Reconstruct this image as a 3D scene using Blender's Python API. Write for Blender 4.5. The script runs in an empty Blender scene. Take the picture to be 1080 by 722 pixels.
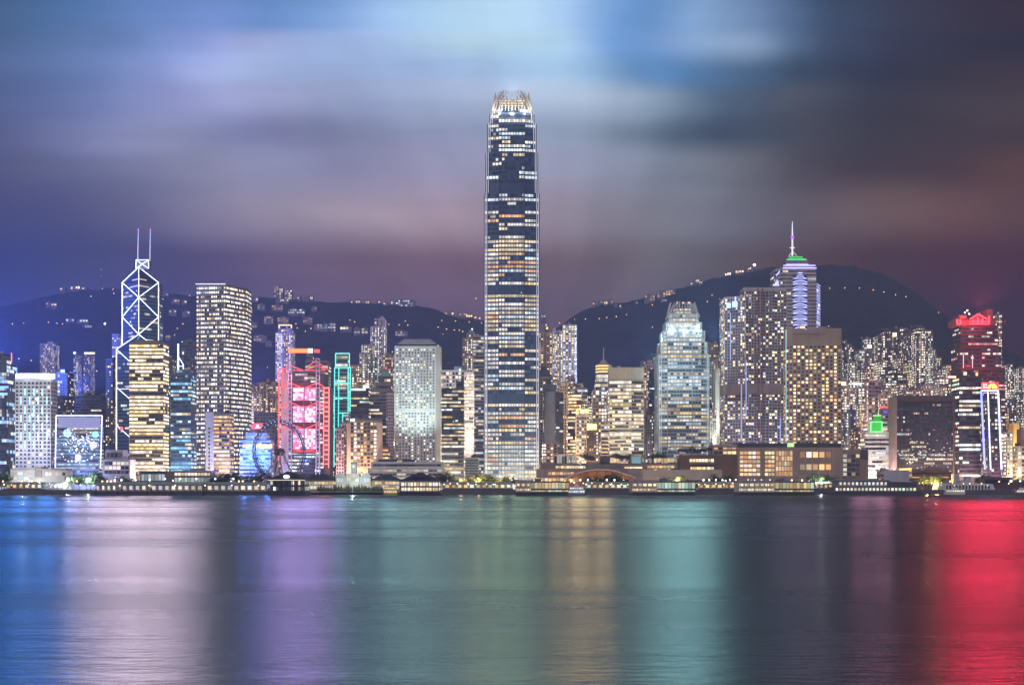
import bpy, math, random
from mathutils import noise as mnoise, Vector

random.seed(11)
S = bpy.context.scene
COL = S.collection
F = 1500.0            # focal length in photo pixels (1080 px wide)
CAM_Z = 8.0
HZ = 511.0            # photo row of the horizon

def lin(r, g, b):
    def c(v):
        v /= 255.0
        return v / 12.92 if v <= 0.04045 else ((v + 0.055) / 1.055) ** 2.4
    return (c(r), c(g), c(b))

# ------------------------------------------------------------------ camera
cd = bpy.data.cameras.new('camera'); cam = bpy.data.objects.new('camera', cd); COL.objects.link(cam)
cam.location = (0, 0, CAM_Z); cam.rotation_euler = (math.radians(90), 0, 0)
cd.sensor_width = 36.0; cd.lens = 36.0 * F / 1080.0
cd.shift_y = (HZ - 361.0) / 1080.0
cd.clip_start = 0.5; cd.clip_end = 30000
S.camera = cam

# ------------------------------------------------------------------ render settings / exposure
S.view_settings.view_transform = 'Standard'
S.view_settings.look = 'None'
S.view_settings.exposure = 0.0
S.view_settings.gamma = 1.0
S.view_settings.use_curve_mapping = False
cy = S.cycles
cy.max_bounces = 4; cy.diffuse_bounces = 2; cy.glossy_bounces = 2; cy.transmission_bounces = 2
cy.volume_bounces = 0; cy.transparent_max_bounces = 4
cy.caustics_reflective = False; cy.caustics_refractive = False
cy.sample_clamp_indirect = 4.0
cy.use_denoising = True

# ------------------------------------------------------------------ world: long-exposure night clouds lit by the city
W = bpy.data.worlds.new('World'); S.world = W; W.use_nodes = True
nt = W.node_tree; nt.nodes.clear()
N = nt.nodes.new; L = nt.links.new
def math_n(op, a, b=None, clamp=False, tree=None):
    n = (tree or nt).nodes.new('ShaderNodeMath'); n.operation = op; n.use_clamp = clamp
    for i, v in enumerate((a, b)):
        if v is None: continue
        if isinstance(v, (int, float)): n.inputs[i].default_value = v
        else: (tree or nt).links.new(v, n.inputs[i])
    return n.outputs[0]
tc = N('ShaderNodeTexCoord'); sep = N('ShaderNodeSeparateXYZ'); L(tc.outputs['Generated'], sep.inputs[0])
dx, dy, dz = sep.outputs
ysafe = math_n('MAXIMUM', dy, 0.08)
u = math_n('DIVIDE', dx, ysafe); v = math_n('DIVIDE', dz, ysafe)
comb = N('ShaderNodeCombineXYZ'); L(u, comb.inputs[0]); L(v, comb.inputs[1])
warp = N('ShaderNodeTexNoise'); warp.inputs['Scale'].default_value = 4.0; warp.inputs['Detail'].default_value = 2.0
mp = N('ShaderNodeMapping'); mp.inputs['Scale'].default_value = (1.0, 2.2, 1.0); L(comb.outputs[0], mp.inputs[0]); L(mp.outputs[0], warp.inputs['Vector'])
wsep = N('ShaderNodeSeparateColor'); L(warp.outputs['Color'], wsep.inputs[0])
u2 = math_n('ADD', u, math_n('MULTIPLY', math_n('SUBTRACT', wsep.outputs[0], 0.5), 0.055))
v2 = math_n('ADD', v, math_n('MULTIPLY', math_n('SUBTRACT', wsep.outputs[1], 0.5), 0.03))
SKY = [  # photo row, [(photo column, sRGB)]
 (-70, [(-110, (65.5, 93.3, 126.8)), (0, (67.5, 96.1, 132.9)), (100, (83.5, 120.7, 170.5)), (220, (115.8, 144.9, 205.2)), (300, (112.2, 152.5, 209.8)), (370, (142.9, 178.5, 227.4)), (450, (169.7, 204.5, 242.8)), (560, (175.7, 207.8, 238.8)), (620, (145.5, 182.2, 223.1)), (680, (100.0, 144.8, 196.9)), (740, (126.7, 159.6, 199.1)), (800, (101.1, 127.0, 164.6)), (850, (62.5, 83.7, 110.3)), (920, (51.6, 60.2, 79.2)), (1000, (50.7, 46.6, 56.6)), (1060, (50.2, 39.5, 45.2)), (1190, (47.3, 36.3, 39.9))]),
 (16, [(-110, (71.2, 101.8, 138.0)), (0, (73.2, 105.2, 144.4)), (100, (91.7, 131.1, 185.7)), (220, (126.3, 157.8, 223.9)), (300, (122.8, 165.6, 228.7)), (370, (155.6, 194.0, 247.7)), (450, (184.7, 223.2, 255.0)), (560, (191.5, 226.1, 255.0)), (620, (158.1, 198.2, 242.2)), (680, (109.2, 157.4, 214.6)), (740, (137.9, 173.9, 217.3)), (800, (110.0, 139.0, 179.3)), (850, (68.3, 91.6, 120.5)), (920, (56.4, 65.8, 86.3)), (1000, (55.2, 50.9, 62.3)), (1060, (55.6, 43.8, 49.7)), (1190, (52.4, 40.0, 44.1))]),
 (40, [(-110, (71.2, 98.2, 130.5)), (0, (75.5, 104.0, 140.8)), (150, (117.9, 146.3, 202.4)), (220, (155.9, 174.1, 235.3)), (270, (181.7, 196.9, 247.5)), (340, (179.5, 203.9, 253.9)), (420, (186.8, 217.2, 255.0)), (480, (200.3, 233.8, 255.0)), (540, (198.0, 233.6, 255.0)), (600, (186.6, 224.6, 255.0)), (640, (139.4, 184.3, 238.6)), (675, (118.4, 166.7, 225.5)), (710, (134.0, 172.1, 222.8)), (760, (155.2, 186.8, 225.8)), (790, (146.4, 174.6, 208.9)), (820, (103.4, 130.5, 163.8)), (860, (67.9, 85.5, 111.7)), (920, (50.8, 58.3, 76.9)), (1000, (45.4, 45.6, 56.2)), (1070, (40.2, 37.7, 43.1)), (1190, (35.6, 33.2, 36.8))]),
 (75, [(-110, (90.8, 109.6, 145.5)), (0, (91.3, 112.3, 153.4)), (120, (124.1, 146.3, 199.7)), (190, (161.6, 176.1, 231.3)), (240, (180.5, 197.2, 242.8)), (330, (176.1, 200.8, 244.5)), (440, (173.8, 202.3, 244.6)), (540, (177.8, 213.0, 246.6)), (600, (173.5, 213.1, 246.7)), (660, (120.7, 163.5, 209.5)), (700, (94.3, 145.5, 198.4)), (760, (82.8, 121.3, 159.9)), (820, (61.7, 86.0, 109.6)), (870, (51.0, 64.3, 79.0)), (930, (45.0, 50.5, 63.0)), (1000, (54.1, 50.9, 52.8)), (1070, (67.6, 54.1, 48.5)), (1190, (65.3, 50.6, 42.5))]),
 (100, [(-110, (87.9, 102.8, 138.8)), (0, (89.8, 105.6, 146.2)), (120, (125.2, 138.4, 185.9)), (220, (167.9, 174.5, 222.1)), (300, (180.8, 189.9, 230.7)), (400, (170.8, 186.7, 223.6)), (500, (184.2, 200.9, 231.4)), (560, (194.1, 214.5, 239.8)), (620, (185.8, 205.3, 229.2)), (680, (154.7, 175.4, 197.8)), (740, (99.9, 123.0, 145.4)), (790, (77.5, 93.9, 111.0)), (830, (81.5, 88.1, 96.0)), (880, (67.8, 71.9, 76.9)), (950, (57.7, 55.7, 57.2)), (1040, (71.1, 60.7, 53.6)), (1190, (66.6, 55.9, 44.7))]),
 (140, [(-110, (90.7, 93.6, 116.8)), (0, (92.7, 97.8, 126.4)), (100, (135.7, 140.1, 175.0)), (180, (154.5, 158.4, 191.8)), (250, (139.2, 144.1, 182.3)), (300, (139.6, 143.2, 179.3)), (400, (161.3, 171.3, 204.1)), (480, (165.1, 176.5, 207.7)), (560, (162.2, 177.3, 202.3)), (620, (148.7, 162.5, 183.8)), (680, (112.3, 130.5, 146.3)), (740, (71.0, 87.3, 99.8)), (800, (64.7, 75.5, 83.3)), (860, (67.8, 69.7, 70.5)), (920, (59.4, 56.7, 52.6)), (980, (60.2, 51.0, 43.2)), (1060, (64.2, 48.5, 35.7)), (1190, (59.7, 43.3, 27.9))]),
 (170, [(-110, (82.6, 82.8, 89.8)), (0, (85.1, 86.8, 100.8)), (120, (120.7, 123.4, 146.5)), (220, (149.0, 148.6, 172.6)), (300, (155.7, 156.7, 187.6)), (380, (160.5, 158.7, 191.1)), (470, (175.5, 174.5, 204.6)), (600, (165.0, 168.3, 192.1)), (680, (141.2, 148.7, 164.5)), (760, (115.1, 118.3, 123.0)), (820, (89.0, 86.2, 85.1)), (880, (67.5, 59.7, 54.9)), (960, (63.0, 49.8, 36.9)), (1020, (77.9, 54.7, 33.4)), (1075, (91.9, 58.8, 31.1)), (1190, (88.3, 54.5, 24.2))]),
 (227, [(-110, (70.6, 69.1, 75.4)), (0, (72.9, 72.8, 84.8)), (80, (90.2, 88.0, 104.0)), (160, (122.8, 118.0, 135.4)), (240, (155.6, 144.8, 158.2)), (320, (172.8, 158.2, 167.0)), (400, (187.2, 167.1, 176.6)), (480, (186.7, 163.3, 173.1)), (600, (164.3, 151.3, 161.2)), (680, (148.2, 143.5, 148.3)), (740, (135.5, 135.2, 139.3)), (820, (113.8, 105.1, 104.6)), (900, (119.0, 96.3, 82.4)), (980, (118.9, 85.0, 63.8)), (1060, (101.2, 68.3, 45.7)), (1190, (97.3, 63.3, 37.1))]),
 (275, [(-110, (51.7, 52.9, 62.0)), (0, (55.9, 59.3, 74.0)), (100, (75.6, 73.7, 92.7)), (180, (88.5, 77.6, 100.4)), (260, (110.2, 91.8, 109.6)), (340, (128.2, 103.0, 113.4)), (420, (136.2, 107.5, 112.2)), (490, (135.3, 105.0, 110.3)), (600, (127.5, 105.2, 102.3)), (650, (126.0, 107.9, 102.4)), (700, (117.2, 107.3, 99.8)), (760, (102.7, 89.2, 75.5)), (800, (96.2, 74.0, 57.7)), (880, (80.4, 52.0, 36.1)), (960, (76.2, 41.1, 22.2)), (1060, (71.2, 28.1, 9.0)), (1190, (64.0, 21.7, 6.6))]),
 (335, [(-110, (43.3, 47.5, 72.8)), (0, (47.0, 52.9, 86.5)), (100, (65.7, 66.4, 108.7)), (180, (78.3, 69.8, 103.6)), (260, (99.3, 83.7, 113.1)), (340, (117.0, 94.3, 117.2)), (420, (124.8, 98.5, 116.0)), (490, (123.6, 96.3, 114.3)), (600, (115.9, 96.6, 106.1)), (650, (114.7, 99.5, 105.8)), (700, (105.9, 99.4, 103.2)), (760, (91.7, 81.7, 78.2)), (800, (85.2, 66.7, 60.2)), (880, (69.9, 45.5, 38.4)), (960, (66.5, 35.5, 23.8)), (1060, (62.4, 23.5, 10.1)), (1190, (56.1, 17.6, 6.6))]),
 (500, [(-110, (43.3, 47.5, 72.8)), (0, (47.0, 52.9, 86.5)), (100, (65.7, 66.4, 108.7)), (180, (78.3, 69.8, 103.6)), (260, (99.3, 83.7, 113.1)), (340, (117.0, 94.3, 117.2)), (420, (124.8, 98.5, 116.0)), (490, (123.6, 96.3, 114.3)), (600, (115.9, 96.6, 106.1)), (650, (114.7, 99.5, 105.8)), (700, (105.9, 99.4, 103.2)), (760, (91.7, 81.7, 78.2)), (800, (85.2, 66.7, 60.2)), (880, (69.9, 45.5, 38.4)), (960, (66.5, 35.5, 23.8)), (1060, (62.4, 23.5, 10.1)), (1190, (56.1, 17.6, 6.6))]),
]
U0, U1 = -130, 1210
prev = None
for row, stops in SKY:
    cr = N('ShaderNodeValToRGB'); cr.color_ramp.interpolation = 'CARDINAL'
    fac = math_n('DIVIDE', math_n('SUBTRACT', math_n('ADD', math_n('MULTIPLY', u2, F), 540.0), U0), U1 - U0, clamp=True)
    L(fac, cr.inputs[0])
    els = cr.color_ramp.elements
    while len(els) < len(stops): els.new(0.5)
    for i, (px, c) in enumerate(stops):
        els[i].position = (px - U0) / (U1 - U0)
    for i, (px, c) in enumerate(stops):
        els[i].color = (*lin(*c), 1)
    if prev is None:
        prev = (row, cr.outputs[0]); continue
    mr = N('ShaderNodeMapRange'); mr.interpolation_type = 'SMOOTHSTEP'
    mr.inputs['From Min'].default_value = (HZ - prev[0]) / F; mr.inputs['From Max'].default_value = (HZ - row) / F
    L(v2, mr.inputs['Value'])
    mx = N('ShaderNodeMix'); mx.data_type = 'RGBA'; L(mr.outputs[0], mx.inputs['Factor'])
    L(prev[1], mx.inputs['A']); L(cr.outputs[0], mx.inputs['B'])
    prev = (row, mx.outputs['Result'])
sky_front = prev[1]
# cloud streaks drawn out by the long exposure, fanning from a point low behind the tallest tower
su = math_n('SUBTRACT', u, 0.03); sv = math_n('ADD', math_n('SUBTRACT', v, 0.06), 0.0)
ang = math_n('ARCTAN2', su, sv); rad = math_n('SQRT', math_n('ADD', math_n('MULTIPLY', su, su), math_n('MULTIPLY', sv, sv)))
pc = N('ShaderNodeCombineXYZ'); L(math_n('MULTIPLY', ang, 2.6), pc.inputs[0]); L(math_n('MULTIPLY', rad, 4.0), pc.inputs[1]); L(math_n('MULTIPLY', wsep.outputs[2], 0.9), pc.inputs[2])
st = N('ShaderNodeTexNoise'); st.inputs['Scale'].default_value = 1.25; st.inputs['Detail'].default_value = 4.0; st.inputs['Roughness'].default_value = 0.5; L(pc.outputs[0], st.inputs['Vector'])
hs_ = N('ShaderNodeTexNoise'); hs_.inputs['Scale'].default_value = 5.0; hs_.inputs['Detail'].default_value = 4.0; hs_.inputs['Roughness'].default_value = 0.55
ms = N('ShaderNodeMapping'); ms.inputs['Scale'].default_value = (0.6, 6.0, 1); ms.inputs['Rotation'].default_value = (0, 0, math.radians(9)); L(comb.outputs[0], ms.inputs[0]); L(ms.outputs[0], hs_.inputs['Vector'])
stv = math_n('ADD', math_n('ADD', math_n('MULTIPLY', st.outputs['Fac'], 0.62), math_n('MULTIPLY', hs_.outputs['Fac'], 0.60)), 0.39)
vm = N('ShaderNodeVectorMath'); vm.operation = 'SCALE'; L(sky_front, vm.inputs[0]); L(stv, vm.inputs['Scale'])
# the sky behind the camera: the glow of the other shore on low cloud
back = N('ShaderNodeValToRGB'); e = back.color_ramp.elements
e[0].position = 0.0; e[0].color = (0.42, 0.37, 0.44, 1); e[1].position = 0.6; e[1].color = (0.16, 0.17, 0.22, 1)
L(dz, back.inputs[0])
mb = N('ShaderNodeMapRange'); mb.interpolation_type = 'SMOOTHSTEP'; mb.inputs['From Min'].default_value = 0.1; mb.inputs['From Max'].default_value = 0.5; L(dy, mb.inputs['Value'])
mix = N('ShaderNodeMix'); mix.data_type = 'RGBA'; L(mb.outputs[0], mix.inputs['Factor']); L(back.outputs[0], mix.inputs['A']); L(vm.outputs[0], mix.inputs['B'])
bg = N('ShaderNodeBackground'); L(mix.outputs['Result'], bg.inputs['Color']); bg.inputs['Strength'].default_value = SKY_GAIN = 1.0
# the last trace of daylight
ns = N('ShaderNodeTexSky'); ns.sky_type = 'NISHITA'; ns.sun_disc = False
ns.sun_elevation = math.radians(32); ns.sun_rotation = math.radians(200)
bg2 = N('ShaderNodeBackground'); L(ns.outputs[0], bg2.inputs['Color']); bg2.inputs['Strength'].default_value = 0.0008
add = N('ShaderNodeAddShader'); L(bg.outputs[0], add.inputs[0]); L(bg2.outputs[0], add.inputs[1])
wo = N('ShaderNodeOutputWorld'); L(add.outputs[0], wo.inputs['Surface'])

# ------------------------------------------------------------------ the soft glow of the far shore on the facades
sl = bpy.data.lights.new('sun', 'SUN'); sl.energy = 1.15; sl.angle = math.radians(30); sl.color = (1.0, 0.92, 0.96)
so = bpy.data.objects.new('sun', sl); COL.objects.link(so)
so.rotation_euler = (math.radians(58), 0, math.radians(-20))

# ================================================================== helpers
def PX(px, Y): return (px - 540.0) / F * Y
def PZ(py, Y): return CAM_Z + (HZ - py) / F * Y
def tag(o, label=None, cat=None, group=None, kind=None):
    if label: o['label'] = label
    if cat: o['category'] = cat
    if group: o['group'] = group
    if kind: o['kind'] = kind
    return o
def thing(name, label, cat, loc, group=None, rz=0.0):
    o = bpy.data.objects.new(name, None); COL.objects.link(o); o.empty_display_size = 5
    o.location = loc; o.rotation_euler = (0, 0, rz)
    return tag(o, label, cat, group)
def copy_tree(o, parent=None):
    c = o.copy(); COL.objects.link(c)
    if parent is not None: c.parent = parent
    for ch in list(o.children): copy_tree(ch, c)
    return c

class MB:
    """collects faces, builds ONE mesh object; coordinates are world coordinates unless the origin is (0,0,0)"""
    def __init__(s, origin=(0, 0, 0)):
        s.v = []; s.f = []; s.m = []; s.g = []; s.o = origin; s.smooth = False
    def poly(s, pts, mi=0, glow=None):
        n = len(s.v); ox, oy, oz = s.o
        s.v.extend((p[0] - ox, p[1] - oy, p[2] - oz) for p in pts)
        s.f.append(tuple(range(n, n + len(pts)))); s.m.append(mi); s.g.append(glow or (0, 0, 0))
    def mesh(s, pts, faces, mi=0, glow=None):
        n = len(s.v); ox, oy, oz = s.o
        s.v.extend((p[0] - ox, p[1] - oy, p[2] - oz) for p in pts)
        for f in faces:
            s.f.append(tuple(n + i for i in f)); s.m.append(mi); s.g.append(glow or (0, 0, 0))
    def box(s, x0, x1, y0, y1, z0, z1, mi=0, glow=None):
        p = [(x0,y0,z0),(x1,y0,z0),(x1,y1,z0),(x0,y1,z0),(x0,y0,z1),(x1,y0,z1),(x1,y1,z1),(x0,y1,z1)]
        s.mesh(p, [(0,3,2,1),(4,5,6,7),(0,1,5,4),(1,2,6,5),(2,3,7,6),(3,0,4,7)], mi, glow)
    def prism(s, plan, z0, z1, mi=0, plan1=None, glow=None):
        n = len(plan); plan1 = plan1 or plan
        p = [(x, y, z0) for x, y in plan] + [(x, y, z1) for x, y in plan1]
        f = [(i, (i + 1) % n, n + (i + 1) % n, n + i) for i in range(n)]
        f += [tuple(range(n - 1, -1, -1)), tuple(range(n, 2 * n))]
        s.mesh(p, f, mi, glow)
    def tube(s, a, b, r0, r1=None, n=6, mi=0, glow=None):
        r1 = r0 if r1 is None else r1
        a = Vector(a); b = Vector(b); d = (b - a)
        if d.length < 1e-6: return
        d.normalize(); up = Vector((0, 0, 1)) if abs(d.z) < 0.95 else Vector((1, 0, 0))
        e1 = d.cross(up).normalized(); e2 = d.cross(e1)
        p = []
        for c, r in ((a, r0), (b, r1)):
            for i in range(n):
                t = 2 * math.pi * i / n
                p.append(tuple(c + e1 * (r * math.cos(t)) + e2 * (r * math.sin(t))))
        f = [(i, n + i, n + (i + 1) % n, (i + 1) % n) for i in range(n)] + [tuple(range(n)), tuple(range(2 * n - 1, n - 1, -1))]
        s.mesh(p, f, mi, glow)
    def ball(s, c, r, n=8, mi=0, sz=1.0, glow=None):
        p = [(c[0], c[1], c[2] - r * sz)]; rows = n // 2
        for j in range(1, rows):
            a = -math.pi / 2 + math.pi * j / rows
            for i in range(n):
                t = 2 * math.pi * i / n
                p.append((c[0] + r * math.cos(a) * math.cos(t), c[1] + r * math.cos(a) * math.sin(t), c[2] + r * sz * math.sin(a)))
        p.append((c[0], c[1], c[2] + r * sz)); f = []
        for i in range(n): f.append((0, 1 + (i + 1) % n, 1 + i))
        for j in range(rows - 2):
            for i in range(n):
                a = 1 + j * n; f.append((a + i, a + (i + 1) % n, a + n + (i + 1) % n, a + n + i))
        a = 1 + (rows - 2) * n
        for i in range(n): f.append((a + i, a + (i + 1) % n, len(p) - 1))
        s.mesh(p, f, mi, glow)
    def ring(s, c, R, r, n=40, m=5, axis='y', mi=0, glow=None):
        p = []
        for i in range(n):
            t = 2 * math.pi * i / n
            for j in range(m):
                q = 2 * math.pi * j / m; rr = R + r * math.cos(q); h = r * math.sin(q)
                if axis == 'y': p.append((c[0] + rr * math.cos(t), c[1] + h, c[2] + rr * math.sin(t)))
                else: p.append((c[0] + rr * math.cos(t), c[1] + rr * math.sin(t), c[2] + h))
        f = []
        for i in range(n):
            for j in range(m):
                a = i * m + j; b = i * m + (j + 1) % m; c2 = ((i + 1) % n) * m + (j + 1) % m; d = ((i + 1) % n) * m + j
                f.append((a, d, c2, b) if axis == 'y' else (a, d, c2, b))
        s.mesh(p, f, mi, glow)
    def hip(s, x0, x1, y0, y1, z0, z1, rx, ry=None, mi=0):
        ry = rx if ry is None else ry
        cx0, cx1 = x0 + rx, x1 - rx; cy0, cy1 = y0 + ry, y1 - ry
        if cx0 > cx1: cx0 = cx1 = (x0 + x1) / 2
        if cy0 > cy1: cy0 = cy1 = (y0 + y1) / 2
        p = [(x0,y0,z0),(x1,y0,z0),(x1,y1,z0),(x0,y1,z0),(cx0,cy0,z1),(cx1,cy0,z1),(cx1,cy1,z1),(cx0,cy1,z1)]
        s.mesh(p, [(0,3,2,1),(4,5,6,7),(0,1,5,4),(1,2,6,5),(2,3,7,6),(3,0,4,7)], mi)
    def data(s, name, mats):
        me = bpy.data.meshes.new(name)
        me.from_pydata(s.v, [], s.f)
        for m in (mats if isinstance(mats, (list, tuple)) else [mats]): me.materials.append(m)
        if any(s.m): me.polygons.foreach_set('material_index', s.m)
        if any(g != (0, 0, 0) for g in s.g):
            a = me.attributes.new('glow', 'FLOAT_COLOR', 'FACE')
            flat = []
            for g in s.g: flat.extend((g[0], g[1], g[2], 1.0))
            a.data.foreach_set('color', flat)
        if s.smooth: me.polygons.foreach_set('use_smooth', [True] * len(s.f))
        me.update()
        return me
    def build(s, name, mats, parent=None):
        o = bpy.data.objects.new(name, s.data(name, mats)); COL.objects.link(o)
        if parent is not None: o.parent = parent
        else: o.location = s.o
        return o

# ------------------------------------------------------------------ materials
_M = {}
def _principled(name):
    m = bpy.data.materials.new(name); m.use_nodes = True
    return m, m.node_tree, m.node_tree.nodes['Principled BSDF']
def wall(r, g, b, rough=0.75, panel=1.0):
    """painted concrete / stone cladding: mottled, slightly streaked down the face, faint panel joints"""
    k = ('wall', r, g, b, rough, panel)
    if k in _M: return _M[k]
    m, t, p = _principled('cladding'); n = t.nodes.new; l = t.links.new
    co = n('ShaderNodeTexCoord')
    mp = n('ShaderNodeMapping'); mp.inputs['Scale'].default_value = (0.22, 0.22, 0.035); l(co.outputs['Object'], mp.inputs[0])
    nz = n('ShaderNodeTexNoise'); nz.inputs['Scale'].default_value = 1.0; nz.inputs['Detail'].default_value = 5.0; l(mp.outputs[0], nz.inputs['Vector'])
    nz2 = n('ShaderNodeTexNoise'); nz2.inputs['Scale'].default_value = 0.05; nz2.inputs['Detail'].default_value = 2.0; l(co.outputs['Object'], nz2.inputs['Vector'])
    f = math_n('ADD', math_n('MULTIPLY', nz.outputs['Fac'], 0.5, tree=t), math_n('MULTIPLY', nz2.outputs['Fac'], 0.5, tree=t), tree=t)
    cr = n('ShaderNodeValToRGB'); cr.color_ramp.elements[0].position = 0.3; cr.color_ramp.elements[1].position = 0.72
    cr.color_ramp.elements[0].color = (r * 0.68, g * 0.67, b * 0.66, 1); cr.color_ramp.elements[1].color = (min(1, r * 1.2), min(1, g * 1.2), min(1, b * 1.2), 1)
    l(f, cr.inputs[0])
    l(cr.outputs[0], p.inputs['Base Color']); p.inputs['Roughness'].default_value = rough
    _M[k] = m; return m
def glass(r=0.02, g=0.025, b=0.035, rough=0.12):
    """window glass; lit panes glow, and unlit ones carry a faint added glow"""
    k = ('glass', r, g, b, rough)
    if k in _M: return _M[k]
    m, t, p = _principled('window_glass')
    a = t.nodes.new('ShaderNodeAttribute'); a.attribute_name = 'glow'; a.attribute_type = 'GEOMETRY'
    t.links.new(a.outputs['Color'], p.inputs['Emission Color']); p.inputs['Emission Strength'].default_value = 1.0
    p.inputs['Base Color'].default_value = (r, g, b, 1); p.inputs['Roughness'].default_value = rough
    m.cycles.emission_sampling = 'NONE'
    _M[k] = m; return m
def emit(r, g, b, s=3.0, sample=False):
    k = ('emit', r, g, b, s)
    if k in _M: return _M[k]
    m, t, p = _principled('emissive')
    p.inputs['Base Color'].default_value = (r * 0.5, g * 0.5, b * 0.5, 1); p.inputs['Emission Color'].default_value = (r, g, b, 1); p.inputs['Emission Strength'].default_value = s
    p.inputs['Roughness'].default_value = 0.4
    m.cycles.emission_sampling = 'AUTO' if sample else 'NONE'
    _M[k] = m; return m
def metal(r, g, b, rough=0.4, met=0.8):
    k = ('metal', r, g, b, rough, met)
    if k in _M: return _M[k]
    m, t, p = _principled('metal'); n = t.nodes.new
    nz = n('ShaderNodeTexNoise'); nz.inputs['Scale'].default_value = 0.4; nz.inputs['Detail'].default_value = 4
    co = n('ShaderNodeTexCoord'); t.links.new(co.outputs['Object'], nz.inputs['Vector'])
    mr = n('ShaderNodeMapRange'); mr.inputs['To Min'].default_value = rough - 0.1; mr.inputs['To Max'].default_value = rough + 0.15
    t.links.new(nz.outputs['Fac'], mr.inputs['Value']); t.links.new(mr.outputs[0], p.inputs['Roughness'])
    p.inputs['Base Color'].default_value = (r, g, b, 1); p.inputs['Metallic'].default_value = met
    _M[k] = m; return m

# ------------------------------------------------------------------ terrain
RL = [(-400,372),(-200,345),(0,323),(40,313),(80,305),(115,303),(170,308),(220,311),(260,312),(290,313),(335,317),(400,319),(440,322),(460,325),(472,331),(510,337),(560,352),(600,368),(680,400),(760,430)]
RR = [(480,430),(540,385),(575,356),(598,337),(610,329),(630,320),(660,318),(690,311),(720,302),(745,295),(770,289),(800,283),(840,279),(870,278),(900,280),(930,287),(960,303),(985,322),(1005,338),(1030,352),(1058,366),(1080,378),(1200,395),(1500,420)]
YL, YR, Y0H = 3000.0, 2900.0, 1640.0
def interp(T, x):
    if x <= T[0][0]: return T[0][1]
    for (a, b), (c, d) in zip(T, T[1:]):
        if x <= c: return b + (d - b) * (x - a) / (c - a)
    return T[-1][1]
def hill_h(T, Yr, x, y, rough=True):
    px = 540 + F * x / Yr
    H = PZ(interp(T, px), Yr) - 4
    t = (y - Y0H) / (Yr - Y0H)
    if t <= 0: return 0.0
    p = t ** 1.45 if t <= 1 else max(0.0, 1 - ((t - 1) * 1.1) ** 1.3)
    z = H * p
    if rough:
        q = Vector((x * 0.006, y * 0.006, 0.3 if Yr > 2950 else 7.1))
        z += 16 * min(1, t * 2) * (1 - min(1, t) ** 6) * mnoise.fractal(q, 1.0, 2.0, 3)
        z += 3.6 * mnoise.noise(Vector((x * 0.07, y * 0.07, 1.7))) + 2.2 * mnoise.noise(Vector((x * 0.16, y * 0.1, 4.7)))
    return max(0.0, z)
def ground(x, y): return 4 + max(hill_h(RL, YL, x, y, False), hill_h(RR, YR, x, y, False))
def hillpoint(px, py):
    y = 1750.0
    while y < 2990:
        z = PZ(py, y); x = PX(px, y)
        if ground(x, y) >= z: return x, y, z
        y += 10
    y = YL if px < 590 else YR
    return PX(px, y), y, PZ(py, y)

m_veg, t_, p_ = _principled('hillside_foliage')
n_ = t_.nodes.new; co = n_('ShaderNodeTexCoord')
nz = n_('ShaderNodeTexNoise'); nz.inputs['Scale'].default_value = 0.035; nz.inputs['Detail'].default_value = 8; nz.inputs['Roughness'].default_value = 0.7
t_.links.new(co.outputs['Object'], nz.inputs['Vector'])
cr = n_('ShaderNodeValToRGB'); cr.color_ramp.elements[0].position = 0.35; cr.color_ramp.elements[1].position = 0.7
cr.color_ramp.elements[0].color = (0.010, 0.014, 0.010, 1); cr.color_ramp.elements[1].color = (0.045, 0.052, 0.036, 1)
t_.links.new(nz.outputs['Fac'], cr.inputs[0]); t_.links.new(cr.outputs[0], p_.inputs['Base Color']); p_.inputs['Roughness'].default_value = 0.9

def make_hill(T, Yr, x0, x1):
    b = MB(); nx = int((x1 - x0) / 11); ny = 110; y1 = Yr + 620; pts = []
    for j in range(ny + 1):
        y = Y0H + (y1 - Y0H) * j / ny
        for i in range(nx + 1):
            x = x0 + (x1 - x0) * i / nx
            pts.append((x, y, 3.2 + hill_h(T, Yr, x, y)))
    fs = [(j * (nx + 1) + i, j * (nx + 1) + i + 1, (j + 1) * (nx + 1) + i + 1, (j + 1) * (nx + 1) + i) for j in range(ny) for i in range(nx)]
    b.mesh(pts, fs); b.smooth = True
    tag(b.build('hill', m_veg), kind='structure')
make_hill(RL, YL, -2500, 560)
make_hill(RR, YR, -150, 2500)

m_gr, t_, p_ = _principled('paving')
n_ = t_.nodes.new; co = n_('ShaderNodeTexCoord'); nz = n_('ShaderNodeTexNoise'); nz.inputs['Scale'].default_value = 0.2; nz.inputs['Detail'].default_value = 6
t_.links.new(co.outputs['Object'], nz.inputs['Vector']); cr = n_('ShaderNodeValToRGB')
cr.color_ramp.elements[0].color = (0.06, 0.058, 0.055, 1); cr.color_ramp.elements[1].color = (0.2, 0.19, 0.18, 1)
t_.links.new(nz.outputs['Fac'], cr.inputs[0]); t_.links.new(cr.outputs[0], p_.inputs['Base Color']); p_.inputs['Roughness'].default_value = 0.8
b = MB(); b.box(-2600, 2600, 1203, 3740, -2, 3.2); tag(b.build('ground', m_gr), kind='structure')
b = MB(); b.box(-2600, 2600, 1201, 1203, -2, 3.9); tag(b.build('quay_wall', wall(0.12, 0.115, 0.11)), 'long low dark stone seawall along the harbour front', 'seawall')

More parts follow.
